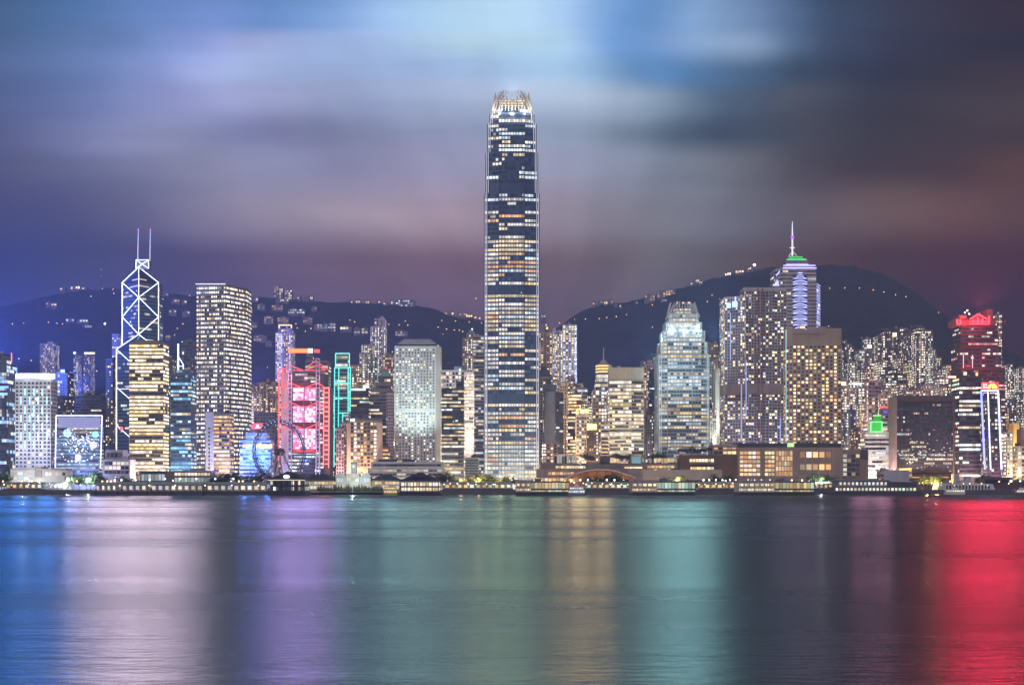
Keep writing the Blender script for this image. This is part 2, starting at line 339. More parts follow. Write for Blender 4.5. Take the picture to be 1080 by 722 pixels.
# water: wind ripple drawn out by the long exposure
m_w, t_, p_ = _principled('harbour_water')
n_ = t_.nodes.new; l_ = t_.links.new; co = n_('ShaderNodeTexCoord')
def noise_at(sx, sy, detail, rough=0.55):
    mp = n_('ShaderNodeMapping'); mp.inputs['Scale'].default_value = (sx, sy, 1); l_(co.outputs['Object'], mp.inputs[0])
    nz = n_('ShaderNodeTexNoise'); nz.inputs['Scale'].default_value = 1.0; nz.inputs['Detail'].default_value = detail; nz.inputs['Roughness'].default_value = rough
    l_(mp.outputs[0], nz.inputs['Vector']); return nz.outputs['Fac']
rip = math_n('ADD', noise_at(0.5, 1.5, 4), math_n('MULTIPLY', noise_at(0.03, 0.16, 3), 2.0, tree=t_), tree=t_)
bp = n_('ShaderNodeBump'); bp.inputs['Strength'].default_value = 0.5; bp.inputs['Distance'].default_value = 0.16; l_(rip, bp.inputs['Height'])
mr = n_('ShaderNodeMapRange'); mr.inputs['From Min'].default_value = 0.35; mr.inputs['From Max'].default_value = 0.65; mr.inputs['To Min'].default_value = 0.215; mr.inputs['To Max'].default_value = 0.30
l_(noise_at(0.004, 0.018, 3), mr.inputs['Value']); 
gl_ = n_('ShaderNodeBsdfAnisotropic'); gl_.inputs['Color'].default_value = (.195, .215, .218, 1); l_(mr.outputs[0], gl_.inputs['Roughness']); l_(bp.outputs[0], gl_.inputs['Normal'])
p_.inputs['Base Color'].default_value = (0.004, 0.012, 0.013, 1); p_.inputs['Roughness'].default_value = 0.9; p_.inputs['Specular IOR Level'].default_value = 0.0
ad_ = n_('ShaderNodeAddShader'); l_(gl_.outputs[0], ad_.inputs[0]); l_(p_.outputs[0], ad_.inputs[1]); l_(ad_.outputs[0], [q for q in t_.nodes if q.type == 'OUTPUT_MATERIAL'][0].inputs['Surface'])
b = MB(); b.poly([(-2600, -400, 0), (2600, -400, 0), (2600, 1202, 0), (-2600, 1202, 0)]); tag(b.build('water', m_w), kind='structure')

# ================================================================== towers
WARM = (1.0, 0.78, 0.48); WHITE = (1.0, 0.93, 0.80); COOL = (0.80, 0.93, 1.0); YEL = (1.0, 0.72, 0.30); ORG = (1.0, 0.52, 0.22); GRN = (0.75, 1.0, 0.80); PNK = (1.0, 0.72, 0.72)
def pick(cols, rnd):
    t = rnd.random() * sum(w for _, w in cols)
    for c, w in cols:
        t -= w
        if t <= 0: return c
    return cols[-1][0]
SILL = wall(.3, .28, .28)
def lit_office(pf=0.7, run=0.75, cols=((WARM, 2), (WHITE, 2), (COOL, 1)), s=1.5, seed=0):
    rnd = random.Random(seed); st = {}
    def f(k, nk, seg, b, nb):
        if (k, seg) not in st:
            on = rnd.random() < pf; q = run * rnd.uniform(0.55, 1.15) if on else 0.07
            c = pick(cols, rnd); a = []; cur = rnd.random() < q
            for i in range(nb):
                if rnd.random() < 0.38: cur = rnd.random() < q
                a.append(cur)
            st[(k, seg)] = (a, c, rnd.uniform(0.6, 1.25))
        a, c, g = st[(k, seg)]
        if not a[b % len(a)]: return None
        if rnd.random() < 0.12: c = pick(cols, rnd)
        q = 1.3 * s * g * rnd.uniform(0.45, 1.35); return (c[0] * q, c[1] * q, c[2] * q)
    return f
def lit_full(cols=((WARM, 2), (WHITE, 1)), s=1.2, seed=0):
    rnd = random.Random(seed)
    def f(k, nk, seg, b, nb):
        c = pick(cols, rnd); g = s * rnd.uniform(.45, 1.4); return (c[0] * g, c[1] * g, c[2] * g)
    return f
def lit_home(p=0.33, cols=((WARM, 4), (WHITE, 2), (YEL, 2), (COOL, 1)), s=1.5, seed=0, core=0.08):
    rnd = random.Random(seed); cs = {}
    def f(k, nk, seg, b, nb):
        if (seg, b) not in cs: cs[(seg, b)] = (rnd.random() < core, rnd.uniform(0.4, 1.5))
        full, q = cs[(seg, b)]
        if rnd.random() > (0.9 if full else p * q): return None
        c = WHITE if full else pick(cols, rnd); g = 1.3 * s * (1.3 if full else 1.0) * rnd.choice((0.3, 0.6, 0.9, 1.2, 1.5)); return (c[0] * g, c[1] * g, c[2] * g)
    return f

def closed(chain, depth):
    return chain + [(chain[-1][0], max(y for _, y in chain) + depth), (chain[0][0], max(y for _, y in chain) + depth)]
def zigzag(x0, x1, y, n, r, first=True):
    """a front of n bays, every other one set back by r metres"""
    out = []; w = (x1 - x0) / n
    for i in range(n):
        yy = y if (i % 2 == 0) == first else y + r
        out += [(x0 + w * i, yy), (x0 + w * (i + 1), yy)]
    return out
DIMR = random.Random(77)
def glazing_rows(root, plan, z0, z1, fh, bay, wf, hf, sill, lit, gm, stuff=False, skip_back=True, name='floor_glazing', off=0.14, k0=0, ntot=None, skip=None, ellipse=False):
    n = max(1, int((z1 - z0) / fh + 0.3)); o = root.location
    segs = []; m = len(plan)
    ym = max(y for _, y in plan)
    for i in range(m):
        (xa, ya), (xb, yb) = plan[i], plan[(i + 1) % m]
        ln = math.hypot(xb - xa, yb - ya)
        if ln < 1.0: continue
        if skip_back and ya > ym - 0.02 and yb > ym - 0.02: continue
        nx, ny = (yb - ya) / ln, -(xb - xa) / ln
        segs.append((xa, ya, (xb - xa) / ln, (yb - ya) / ln, nx, ny, ln, max(1, int(ln / bay + 0.5))))
    big = MB((o.x, o.y, o.z)) if stuff else None
    for k in range(n):
        mb_ = big or MB((o.x, o.y, o.z)); zb = z0 + (z1 - z0) * k / n; h = (z1 - z0) / n
        za, zc = zb + h * sill, zb + h * (sill + hf)
        for si, (xa, ya, tx, ty, nx, ny, ln, nb) in enumerate(segs):
            w = ln / nb; g = w * (1 - wf) / 2
            for j in range(nb):
                if skip and skip(k + k0, n, si, j, nb): continue
                a, c = w * j + g, w * (j + 1) - g
                gl = lit(k + k0, ntot or n, si, j, nb) if lit else None
                if gl is None: q_ = DIMR.choice((.012, .02, .03, .05, .08)); gl = (q_ * .85, q_ * .9, q_ * 1.2)  # unlit panes too get a faint random glow, lifting the facade
                if ellipse:
                    pts = []; mx, mz = (a + c) / 2, (za + zc) / 2
                    for q in range(8):
                        t = 2 * math.pi * q / 8; s_ = mx + (c - a) / 2 * math.cos(t)
                        pts.append((xa + tx * s_ + nx * off, ya + ty * s_ + ny * off, mz + (zc - za) / 2 * math.sin(t)))
                    mb_.poly(pts, 0, gl)
                else:
                    mb_.poly([(xa + tx * a + nx * off, ya + ty * a + ny * off, za), (xa + tx * c + nx * off, ya + ty * c + ny * off, za),
                          (xa + tx * c + nx * off, ya + ty * c + ny * off, zc), (xa + tx * a + nx * off, ya + ty * a + ny * off, zc)], 0, gl)
            if wf < .72 and mb_.f and not stuff: mb_.poly([(xa + nx * off * .5, ya + ny * off * .5, za - .2), (xa + tx * ln + nx * off * .5, ya + ty * ln + ny * off * .5, za - .2), (xa + tx * ln + nx * off * .5, ya + ty * ln + ny * off * .5, za + .02), (xa + nx * off * .5, ya + ny * off * .5, za + .02)], 1)
        if not big and mb_.f: mb_.build(name, [gm, SILL], root)
    if big and big.f: tag(big.build(name, gm, root), kind='stuff')
    return n
def ledges(mb_, plan, z0, z1, n, out=0.5, th=0.7):
    """projecting floor edges all round"""
    cx = sum(x for x, _ in plan) / len(plan); cyy = sum(y for _, y in plan) / len(plan)
    xs = [x for x, _ in plan]; ys = [y for _, y in plan]
    sx = 1 + 2 * out / (max(xs) - min(xs)); sy = 1 + 2 * out / (max(ys) - min(ys))
    pl = [(cx + (x - cx) * sx, cyy + (y - cyy) * sy) for x, y in plan]
    for k in range(n + 1):
        z = z0 + (z1 - z0) * k / n
        mb_.prism(pl, z - th / 2, z + th / 2)

STY = {  # floor height, bay, pane width, pane height, sill
 'band': (3.6, 3.0, 0.97, 0.50, 0.30), 'ribbon': (3.6, 2.7, 0.94, 0.56, 0.26), 'grid': (3.5, 3.1, 0.62, 0.55, 0.24), 'curtain': (3.7, 2.4, 0.92, 0.84, 0.08),
 'home': (3.0, 2.6, 0.58, 0.52, 0.26), 'fine': (3.1, 2.2, 0.6, 0.55, 0.24), 'hotel': (3.7, 4.2, 0.55, 0.5, 0.25)}
NSEED = [100]
def tower(label, tiers, Y, depth=26, wm=None, gm=None, style='grid', lit=None, name='office_tower', cat='tower', base=None, chain=None, zig=None, ext=(), led=False, parapet=1.6, lobby=0.0, stuff=None, over=None, group=None):
    """tiers: (left px, right px, top row) from the ground up. ext: pieces on the roof or front."""
    NSEED[0] += 1; sd = NSEED[0]
    fh, bay, wf, hf, sill = STY[style] if over is None else over
    wm = wm or wall(0.3, 0.28, 0.27); gm = gm or glass()
    lit = lit or lit_office(seed=sd)
    def span(xl, xr, yy, dd):
        X0 = (xl - 540) / F * (yy if xl <= 540 else yy + dd); X1 = (xr - 540) / F * (yy if xr >= 540 else yy + dd)
        if X1 - X0 < 5: c = PX((xl + xr) / 2, yy); X0, X1 = c - 3, c + 3
        return X0, X1
    X0, X1 = span(tiers[0][0], tiers[0][1], Y, depth)
    zg = base if base is not None else min(ground(X0, Y + depth), ground(X1, Y + depth), ground(X0, Y), ground(X1, Y)) - 1.5
    root = thing(name, label, cat, ((X0 + X1) / 2, Y + depth / 2, zg), group)
    zb = zg
    wpx = max(t[1] for t in tiers) - min(t[0] for t in tiers); hpx = 500 - min(t[2] for t in tiers)
    if stuff is None: stuff = wpx * hpx < 900
    k0 = 0
    for ti, (xl, xr, yt) in enumerate(tiers):
        yy = Y + 1.2 * ti; dd = depth - 2.4 * ti
        zt = PZ(yt, Y)
        if chain is not None and ti == 0:
            plan = closed([(PX(px, Y), Y + d) for px, d in chain], depth)
        else:
            a, c = span(xl, xr, yy, dd)
            front = zigzag(a, c, yy, zig[0], zig[1]) if zig else [(a, yy), (c, yy)]
            plan = closed(front, dd)
        mb_ = MB(tuple(root.location)); mb_.prism(plan, zb, zt)
        zl = zb + (lobby if ti == 0 else 0.5)
        n = max(1, int((zt - parapet - zl) / fh + 0.3))
        if led: ledges(mb_, plan, zl, zt - parapet, n)
        mb_.build('wall', wm, root)
        if zt - zl > fh * 0.8:
            glazing_rows(root, plan, zl, zt - parapet, fh, bay, wf, hf, sill, lit, gm, stuff=stuff, k0=k0)
        k0 += n; zb = zt
    for e in ext: add_ext(root, Y, depth, e, wm)
    rr = random.Random(sd * 7 + 1); xl, xr, yt = tiers[-1]; zt = PZ(yt, Y)
    if not any(e[0] == 'hip' for e in ext):
        for q in range(rr.randint(1, 3)):
            w = rr.uniform(.12, .3) * (xr - xl); xa = rr.uniform(xl + 1, xr - 1 - w); kind = rr.random(); dy_ = rr.uniform(4, depth - 6)
            if kind < .55: mb_ = MB(tuple(root.location)); mb_.box(PX(xa, Y), PX(xa + w, Y), Y + dy_, Y + dy_ + 4, zt, zt + rr.uniform(1.5, 4.2)); mb_.build('plant_room', rr.choice((GREY, DARK, wm)), root)
            elif kind < .8: mb_ = MB(tuple(root.location)); mb_.tube((PX(xa, Y), Y + dy_, zt), (PX(xa, Y), Y + dy_, zt + rr.uniform(5, 11)), .3, .12, 5); mb_.build('aerial', DSTEEL, root)
            else: mb_ = MB(tuple(root.location)); mb_.tube((PX(xa, Y), Y + dy_, zt), (PX(xa, Y), Y + dy_, zt + 2.6), 1.6, 1.6, 10); mb_.build('water_tank', STEEL, root)
    return root
def add_ext(root, Y, depth, e, wm):
    o = tuple(root.location); k = e[0]
    mb_ = MB(o)
    if k == 'box':            # ('box', xl, xr, yt, yb, name, mat, dy, dd)
        _, xl, xr, yt, yb, nm, m = e[:7]; dy = e[7] if len(e) > 7 else 2.0; dd = e[8] if len(e) > 8 else depth - 2 * dy
        mb_.box(PX(xl, Y + dy), PX(xr, Y + dy), Y + dy, Y + dy + max(0.3, dd), PZ(yb, Y) - 0.01, PZ(yt, Y)); mb_.build(nm, m or wm, root)
    elif k == 'mast':         # ('mast', x, yt, yb, r, mat)
        _, x, yt, yb, r, m = e; yy = Y + depth / 2
        mb_.tube((PX(x, Y), yy, PZ(yb, Y)), (PX(x, Y), yy, PZ(yt, Y)), r, r * 0.45); mb_.build('mast', m, root)
    elif k == 'strip':        # ('strip', [(x,y),...], r, mat)
        _, pts, r, m = e[:4]; yy = Y - 0.9 - (e[4] if len(e) > 4 else 0)
        for (xa, ya), (xb, yb) in zip(pts, pts[1:]):
            mb_ = MB(o); mb_.tube((PX(xa, Y), yy, PZ(ya, Y)), (PX(xb, Y), yy, PZ(yb, Y)), r, r, 6); mb_.build('light_tube', m, root)
    elif k == 'hip':          # ('hip', xl, xr, yt, yb, inset_px, mat)
        _, xl, xr, yt, yb, ins, m = e; sc = Y / F
        mb_.hip(PX(xl, Y), PX(xr, Y), Y, Y + depth, PZ(yb, Y), PZ(yt, Y), ins * sc, min(ins * sc, depth / 2 - 0.5)); mb_.build('roof', m, root)
    elif k == 'sign':         # ('sign', xl, xr, yt, yb, mat, name)
        _, xl, xr, yt, yb, m = e[:6]; nm = e[6] if len(e) > 6 else 'lit_sign'
        yy = Y - (e[7] if len(e) > 7 else 0.0)
        mb_.box(PX(xl, Y), PX(xr, Y), yy - 1.0, yy - 0.3, PZ(yb, Y), PZ(yt, Y)); return mb_.build(nm, m, root)

def lamp_in(parent, loc, power, color, r=2.0):  # crown lamps, and unseen fill lamps added before facades
    l = bpy.data.lights.new('crown_or_fill_lamp', 'POINT'); l.energy = power; l.color = color; l.shadow_soft_size = r
    lo = bpy.data.objects.new('crown_or_fill_lamp', l); COL.objects.link(lo); lo.parent = parent; lo.location = (loc[0] - parent.location.x, loc[1] - parent.location.y, loc[2] - parent.location.z)
# wall tints
CONC = wall(0.30, 0.28, 0.27); PALE = wall(0.50, 0.48, 0.45); WHT = wall(0.72, 0.70, 0.68); DARK = wall(0.07, 0.072, 0.08); BRN = wall(0.22, 0.16, 0.12); TAN = wall(0.42, 0.33, 0.24)
PINK = wall(0.48, 0.33, 0.30); GREY = wall(0.20, 0.20, 0.215); SLATE = wall(0.11, 0.12, 0.14); BEIGE = wall(0.45, 0.42, 0.33); TEAL = wall(0.07, 0.11, 0.11); COPPER = wall(0.22, 0.36, 0.32)
BLUEG = glass(0.02, 0.04, 0.08); DKG = glass(0.012, 0.014, 0.018); GRNG = glass(0.02, 0.045, 0.04)
W1 = ((WARM, 3), (WHITE, 3), (COOL, 1)); W2 = ((WHITE, 3), (COOL, 3), (WARM, 1)); W3 = ((YEL, 3), (WARM, 3), (WHITE, 1)); W4 = ((ORG, 2), (WARM, 4), (YEL, 2)); WB = (((0.35, 0.6, 1.0), 4), ((0.7, 0.85, 1.0), 2), (WHITE, 1))
RED = emit(1.0, 0.06, 0.07, 3.0); REDS = emit(1.0, 0.10, 0.12, 1.6); CYAN = emit(0.30, 0.95, 1.0, 2.2); WTUBE = emit(0.80, 0.90, 1.0, 3.6); BLU = emit(0.12, 0.25, 1.0, 4.0); GREENL = emit(0.08, 0.75, 0.10, .75); TEALT = emit(0.12, 0.85, 0.75, 1.8)
AMB = emit(1.0, 0.55, 0.15, 3.0); YELS = emit(1.0, 0.75, 0.22, 2.2); PUR = emit(0.55, 0.35, 1.0, 2.5); BWH = emit(0.55, 0.70, 1.0, 4.0); WARMT = emit(1.0, 0.78, 0.45, 3.0); COOLT = emit(0.75, 0.95, 1.0, 3.0)
STEEL = metal(0.55, 0.56, 0.58); DSTEEL = metal(0.12, 0.12, 0.13)

# ---------------------------------------------------------------- far west
tower('blue glass tower with glowing blue screens at the edge of the skyline', [(-18, 18, 383), (-18, 12.5, 372)], 1420, 30, SLATE, BLUEG, 'curtain', lit_office(0.45, 0.55, WB, 1.1, 1), ext=[
    ('sign', -6, 9, 407, 409, BLU), ('sign', -4, 8, 414, 416.5, emit(0.25, 0.5, 1.0, 2.0)), ('strip', [(12.5, 382), (12.5, 372)], 0.6, emit(1.0, 0.3, 0.35, 1.5))])
t = tower('white slab hotel with a glowing white roof band and cyan light bars', [(16, 60.5, 400)], 1380, 20, WHT, DKG, 'grid', lit_home(0.07, W1, 1.2, 2, 0), over=(3.75, 4.0, 0.60, 0.50, 0.25), name='hotel', cat='hotel', lobby=10, ext=[
    ('sign', 17, 58, 394, 399, emit(0.80, 0.88, 1.0, 6.0), 'roof_light'), ('box', 20, 52, 392.6, 394.2, 'plant_room', GREY)])
o_ = tuple(t.location)
for r, (yt, yb) in enumerate(((409.5, 417), (418, 426), (428, 436.5), (437, 445), (446, 454), (455.5, 464), (465, 472.5))):
    for q in range(4 if r % 2 else 3):
        x = 22.2 + 9.1 * q + (0 if r % 2 else 4.3)
        m_ = MB(o_); Yf = 1380; m_.box(PX(x - .55, Yf), PX(x + .55, Yf), Yf - 0.9, Yf - 0.2, PZ(yb, Yf), PZ(yt, Yf)); m_.build('light_bar', emit(0.42, 0.85, 1.0, 1.7), t)
t = tower('squat glass block outlined in white with snowflake light displays', [(58, 109, 437)], 1340, 16, GREY, BLUEG, 'band', lit_office(0.95, 0.9, WB, 0.75, 3), led=True, over=(3.4, 3.0, 0.96, 0.5, 0.3), name='office_block', cat='building', lobby=6, ext=[
    ('strip', [(58.6, 493), (59.6, 438), (108, 438), (106.2, 493)], 0.45, emit(0.85, 0.85, 1.0, 2.2)), ('sign', 62, 106, 440, 451, emit(0.55, 0.55, 0.95, 0.42), 'light_curtain')])
o_ = tuple(t.location); rnd = random.Random(5)
for (x, y, r, c) in ((71, 456.5, 4.6, (0.45, 0.75, 1.0)), (100.5, 458, 3.6, (0.25, 0.9, 0.9)), (98.5, 469, 4.2, (0.75, 0.6, 1.0)), (82.5, 482, 3.6, (1.0, 0.8, 0.9))):
    m_ = MB(o_); Yf = 1338.6
    for k in range(8):
        a = math.pi * k / 4; m_.tube((PX(x, Yf), Yf - .4, PZ(y, Yf)), (PX(x + r * math.cos(a), Yf), Yf - .4, PZ(y + r * math.sin(a), Yf)), 0.28, 0.22, 4)
        for s in (-.5, .5):
            m_.tube((PX(x + .55 * r * math.cos(a), Yf), Yf - .4, PZ(y + .55 * r * math.sin(a), Yf)), (PX(x + .9 * r * math.cos(a + s), Yf), Yf - .4, PZ(y + .9 * r * math.sin(a + s), Yf)), 0.22, 0.2, 4)
    m_.ball((PX(x, Yf), Yf - .5, PZ(y, Yf)), 0.9, 8); m_.build('snowflake_light', emit(*c, 2.2), t)
for i in range(150):
    if i < 12: a = math.pi * (0.06 + 0.88 * i / 11); x, y = 82.5 + 17 * math.cos(a) + rnd.uniform(-1, 1), 476 + 11 * math.sin(a) ** 0.8 + rnd.uniform(-.8, .8); r = rnd.uniform(.5, .95)
    else: x, y = min(104, max(63, 84 + rnd.gauss(0, 9.5))), min(491, max(453, 466 + rnd.gauss(0, 6.5))); r = rnd.uniform(0.25, 0.7)
    m_ = MB(o_); m_.ball((PX(x, 1338), 1338, PZ(y, 1338)), r, 6); m_.build('light_ball', emit(*rnd.choice(((0.9, 0.9, 1.0), (1, 1, 0.95), (.95, .97, 1), (0.5, 0.75, 1.0), (0.8, 0.7, 1.0))), 2.0), t)
tower('lone pale apartment block high on the slope above the blue glass tower', [(42, 62, 362)], 2400, 26, PALE, DKG, 'home', lit_home(0.45, W3, 1.2, 4), zig=(5, 3), ext=[('box', 50, 56, 360, 362, 'lift_room', PALE)], name='apartment_tower', cat='apartments')
tower('narrow hillside tower with floodlit head beside the braced tower', [(77.5, 86, 373)], 2300, 20, TEAL, DKG, 'home', lit_home(0.55, W1, 1.0, 5), name='apartment_tower', cat='apartments', ext=[('sign', 77.5, 80, 371, 373, COOLT)])
tower('hillside twin tower with yellow lit stairwell and white lamps on its head', [(88, 100, 373)], 2300, 20, TEAL, DKG, 'home', lit_home(0.55, W3, 1.0, 6), name='apartment_tower', cat='apartments', ext=[('sign', 89, 100, 371.4, 373.2, WARMT)])
tower('grey office tower with few lights behind the white slab hotel', [(58, 78, 393)], 1620, 24, GREY, BLUEG, 'grid', lit_home(0.2, W1, 1.2, 7), ext=[('box', 63, 69, 389, 393, 'plant_room', GREY), ('sign', 64.5, 68, 390, 392.5, COOLT)])
tower('low blue-topped block squeezed behind the snowflake display block', [(58, 73, 419)], 1520, 20, SLATE, BLUEG, 'grid', lit_home(0.25, W1, 1.0, 8), ext=[('hip', 59, 72, 416.5, 419, 4, wall(0.05, 0.09, 0.3))], name='office_block', cat='building')
tower('broad dark stepped office block behind the snowflake display block', [(77, 113, 420), (80, 112, 416.5)], 1700, 24, SLATE, DKG, 'band', lit_office(0.15, 0.3, W1, 0.9, 9), ext=[('box', 83, 92, 415, 417, 'plant_room', GREY)], name='office_block', cat='building')
tower('slim unlit slab standing just beside the foot of the braced tower', [(111.5, 124, 378)], 1650, 20, SLATE, DKG, 'fine', lit_home(0.22, W3, 1.1, 10))
tower('narrow pale apartment tower peeping out behind the braced tower', [(118, 129, 352)], 1900, 18, CONC, DKG, 'home', lit_home(0.3, W3, 1.1, 11), name='apartment_tower', cat='apartments')

# ---------------------------------------------------------------- the braced tower
def braced_tower():
    Y = 1560.0
    def P(px, py, d=0.0): return (PX(px, Y + d), Y + d, PZ(py, Y + d))
    root = thing('braced_tower', 'dark glass tower with glowing white diagonal bracing and two rooftop masts', 'skyscraper', (PX(146, Y), Y + 25, 2.2))
    o = tuple(root.location); g = BLUEG
    cx = PX(146.5, Y + 4); lx = PX(129, Y + 26); rx = PX(167.4, Y + 26); y0, y1 = Y + 4, Y + 26
    plan = [(cx, y0), (rx, y1), (rx, y1 + 18), (lx, y1 + 18), (lx, y1)]
    zr, zs = PZ(281, Y + 6), PZ(298, Y + 26)
    b = MB(o); n = len(plan)
    pts = [(x, y, 2.2) for x, y in plan] + [(cx, y0, zr), (rx, y1, zs), (rx, y1 + 18, zs), (lx, y1 + 18, zs), (lx, y1, zs)]
    b.mesh(pts, [(i, (i + 1) % n, n + (i + 1) % n, n + i) for i in range(n)] + [(5, 6, 7), (5, 7, 8), (5, 8, 9)])
    b.build('glass_shaft', metal(0.05, 0.07, 0.10, 0.15, 0.5), root)
    lit0 = lit_office(0.6, 0.4, W2, 0.7, 21); lit = lambda *a: lit0(*a) or (.035, .06, .12)  # unlit panes get a faint blue glow, added to brighten the body
    glazing_rows(root, plan, 6, zs - 2, 4.1, 2.6, 0.9, 0.6, 0.2, lit, g)
    # the lower quarter shaft
    lx2 = PX(121.4, Y - 4); mx = PX(145.5, Y - 4); yb = Y - 6
    plan2 = [(lx2, yb + 8), (mx, yb), (mx, yb + 24), (lx2, yb + 30)]
    z2a, z2b = PZ(368, Y), PZ(354, Y)
    b = MB(o); pts = [(x, y, 2.2) for x, y in plan2] + [(plan2[0][0], plan2[0][1], z2a), (plan2[1][0], plan2[1][1], z2b), (plan2[2][0], plan2[2][1], z2b), (plan2[3][0], plan2[3][1], z2a)]
    b.mesh(pts, [(i, (i + 1) % 4, 4 + (i + 1) % 4, 4 + i) for i in range(4)] + [(4, 5, 6, 7)])
    b.build('glass_shaft', metal(0.05, 0.07, 0.10, 0.15, 0.5), root)
    glazing_rows(root, plan2, 6, z2a - 2, 4.1, 2.6, 0.9, 0.6, 0.2, lambda *a: lit0(*a) or (.035, .06, .12), g)  # same added glow on the unlit panes
    def ft(t, side, z):   # a point on one of the two inner faces of the upper shaft, t = 0 at the centre ridge
        ex, ey = (lx, y1) if side < 0 else (rx, y1)
        return (cx + (ex - cx) * t, y0 + (ey - y0) * t - 0.8, z)
    def tube(a, c, r=0.62): r *= .55; m = MB(o); m.tube(a, c, r, r, 6); m.build('light_tube', WTUBE, root)
    zx1, zm, zx2, zl = PZ(313.5, Y + 4), PZ(333.5, Y + 20), PZ(352.5, Y + 4), PZ(368, Y + 20)
    for sd in (-1, 1):
        tube(ft(0, sd, zr - 1), ft(1, sd, zs)); tube(ft(1, sd, zs), ft(1, sd, PZ(366, Y + 26)))
        tube(ft(1, sd, zs), ft(0, sd, zx1)); tube(ft(0, sd, zx1), ft(1, sd, zm)); tube(ft(1, sd, zm), ft(0, sd, zx2)); tube(ft(0, sd, zx2), ft(1, sd, zl))
    tube(ft(0, -1, zr), ft(0, -1, zx2), 0.55)
    def f2(t, z): return (plan2[0][0] + (plan2[1][0] - plan2[0][0]) * t, plan2[0][1] + (plan2[1][1] - plan2[0][1]) * t - 0.8, z)
    zz = [PZ(q, Y) for q in (354, 368, 389, 408, 428, 448, 468, 488)]
    tube(f2(1, zz[0]), f2(0, zz[1])); tube(f2(0, zz[1]), f2(0, 6), 0.8)
    for i in range(1, 7): tube(f2(i % 2 == 0 and 1 or 0, zz[i]), f2(i % 2 == 0 and 0 or 1, zz[i + 1]), 0.55)
    tube(f2(0.12, PZ(410, Y)), f2(0.9, PZ(410, Y)), 0.35)
    b = MB(o); b.ball((f2(0.3, 0)[0], yb - 1, PZ(452, Y)), 2.2, 8); b.build('red_lamp', emit(1.0, 0.12, 0.15, 2.5), root)
    for (yy_, w_) in ((294.5, 0.62), (301.5, 0.85)):
        for sd in (-1, 1): m = MB(o); m.tube(ft(0.02, sd, PZ(yy_, Y + 8)), ft(w_ * 0.62, sd, PZ(yy_ + .5, Y + 8)), 0.5, 0.5, 5); m.build('lit_floor', emit(1.0, 0.72, 0.42, 1.0), root)
    # head and masts
    b = MB(o); b.box(PX(142.8, Y), PX(155.4, Y), y0 + 1, y0 + 13, PZ(283, Y), PZ(273.5, Y)); b.build('head_frame', metal(0.3, 0.33, 0.38, 0.3), root)
    for xa, ya, xb, yb_ in ((142.5, 273.3, 155.6, 273.3), (142.5, 273.3, 142.3, 282.5), (155.6, 273.3, 155.9, 282.5), (142.5, 273.5, 149, 277.8), (155.6, 273.5, 149, 277.8), (149, 277.8, 142.3, 282.5), (149, 277.8, 155.9, 282.5)):
        tube((PX(xa, Y), Y + 4, PZ(ya, Y)), (PX(xb, Y), Y + 4, PZ(yb_, Y)), 0.55)
    for x in (143.6, 156.4):
        m = MB(o); m.tube((PX(x - .6, Y), Y + 9, PZ(274, Y)), (PX(x, Y), Y + 9, PZ(241, Y)), 0.62, 0.42, 6); m.build('mast', emit(0.70, 0.76, 0.95, 0.75), root)
        for yy_ in (240.3, 259.8): m = MB(o); m.ball((PX(x, Y), Y + 8.6, PZ(yy_, Y)), 0.75, 6); m.build('beacon', emit(1.0, 0.15, 0.12, 2.0), root)
    return root
braced_tower()

# ---------------------------------------------------------------- west of the wheel
tower('yellow-lit office tower with continuous window bands covering the braced tower', [(136.5, 178, 361)], 1370, 22, wall(0.33, 0.27, 0.19), glass(0.03, 0.025, 0.02), 'ribbon', lit_office(0.97, 0.97, ((WARM, 5), (YEL, 3), (WHITE, 2)), 1.75, 31), led=True, over=(3.55, 2.8, 0.95, 0.56, 0.24), lobby=14,
      ext=[('box', 143, 168, 358.6, 361, 'plant_room', wall(0.33, 0.27, 0.19)), ('sign', 157, 172.5, 436.5, 441.5, DARK, 'plant_floor_louvre')])
t = tower('blue office tower with a slanting white spire frame', [(180, 207, 393), (186, 207, 389)], 1385, 24, wall(0.10, 0.17, 0.24), glass(0.02, 0.05, 0.09), 'ribbon', lit_office(0.85, 0.7, ((WARM, 3), ((0.3, 0.65, 1.0), 4), (COOL, 3)), 1.15, 32), led=True, lobby=6,
      ext=[('strip', [(188.2, 390), (188.2, 362.5)], 0.75, BWH), ('strip', [(189, 377), (193.6, 384.5), (193.6, 389)], 0.45, BWH), ('strip', [(188.5, 386), (193.6, 386)], 0.3, BWH)])
tower('grey round-topped tower behind the white spire frame', [(192, 207, 358.5)], 1620, 22, GREY, BLUEG, 'curtain', lit_office(0.3, 0.4, W1, 0.7, 33))
tower('dark tower with a red lamp between yellow-lit tower and blue tower', [(173, 187, 377)], 1480, 20, SLATE, DKG, 'fine', lit_home(0.3, W2, 1.0, 34), ext=[('sign', 180, 183, 385.5, 389, RED, 'red_lamp', 96)])
tower('tall square tower covered in a dense grid of small white lights', [(206, 254, 299.5)], 1500, 26, wall(0.26, 0.26, 0.29), DKG, 'fine', lit_home(0.8, ((WHITE, 6), (WARM, 3), (COOL, 2)), 1.5, 35, 0.0), over=(4.6, 2.3, 0.66, 0.44, 0.3), chain=[(206, 6), (238, 0), (254, 34)], lobby=8, name='skyscraper', cat='skyscraper',
      ext=[('strip', [(206.4, 299.5), (238, 299.5)], 0.5, emit(0.9, 0.8, 0.9, 1.5)), ('box', 223, 233, 298.3, 299.6, 'plant_room', GREY, 12)])
t = tower('mid-rise block with bowed floor bands and a plain white end wall', [(225.5, 246.5, 436)], 1335, 20, wall(0.40, 0.30, 0.24), DKG, 'ribbon', lit_office(0.95, 0.8, W4, 1.3, 36), led=True, over=(3.5, 2.6, 0.92, 0.5, 0.3), name='office_block', cat='building', lobby=6)
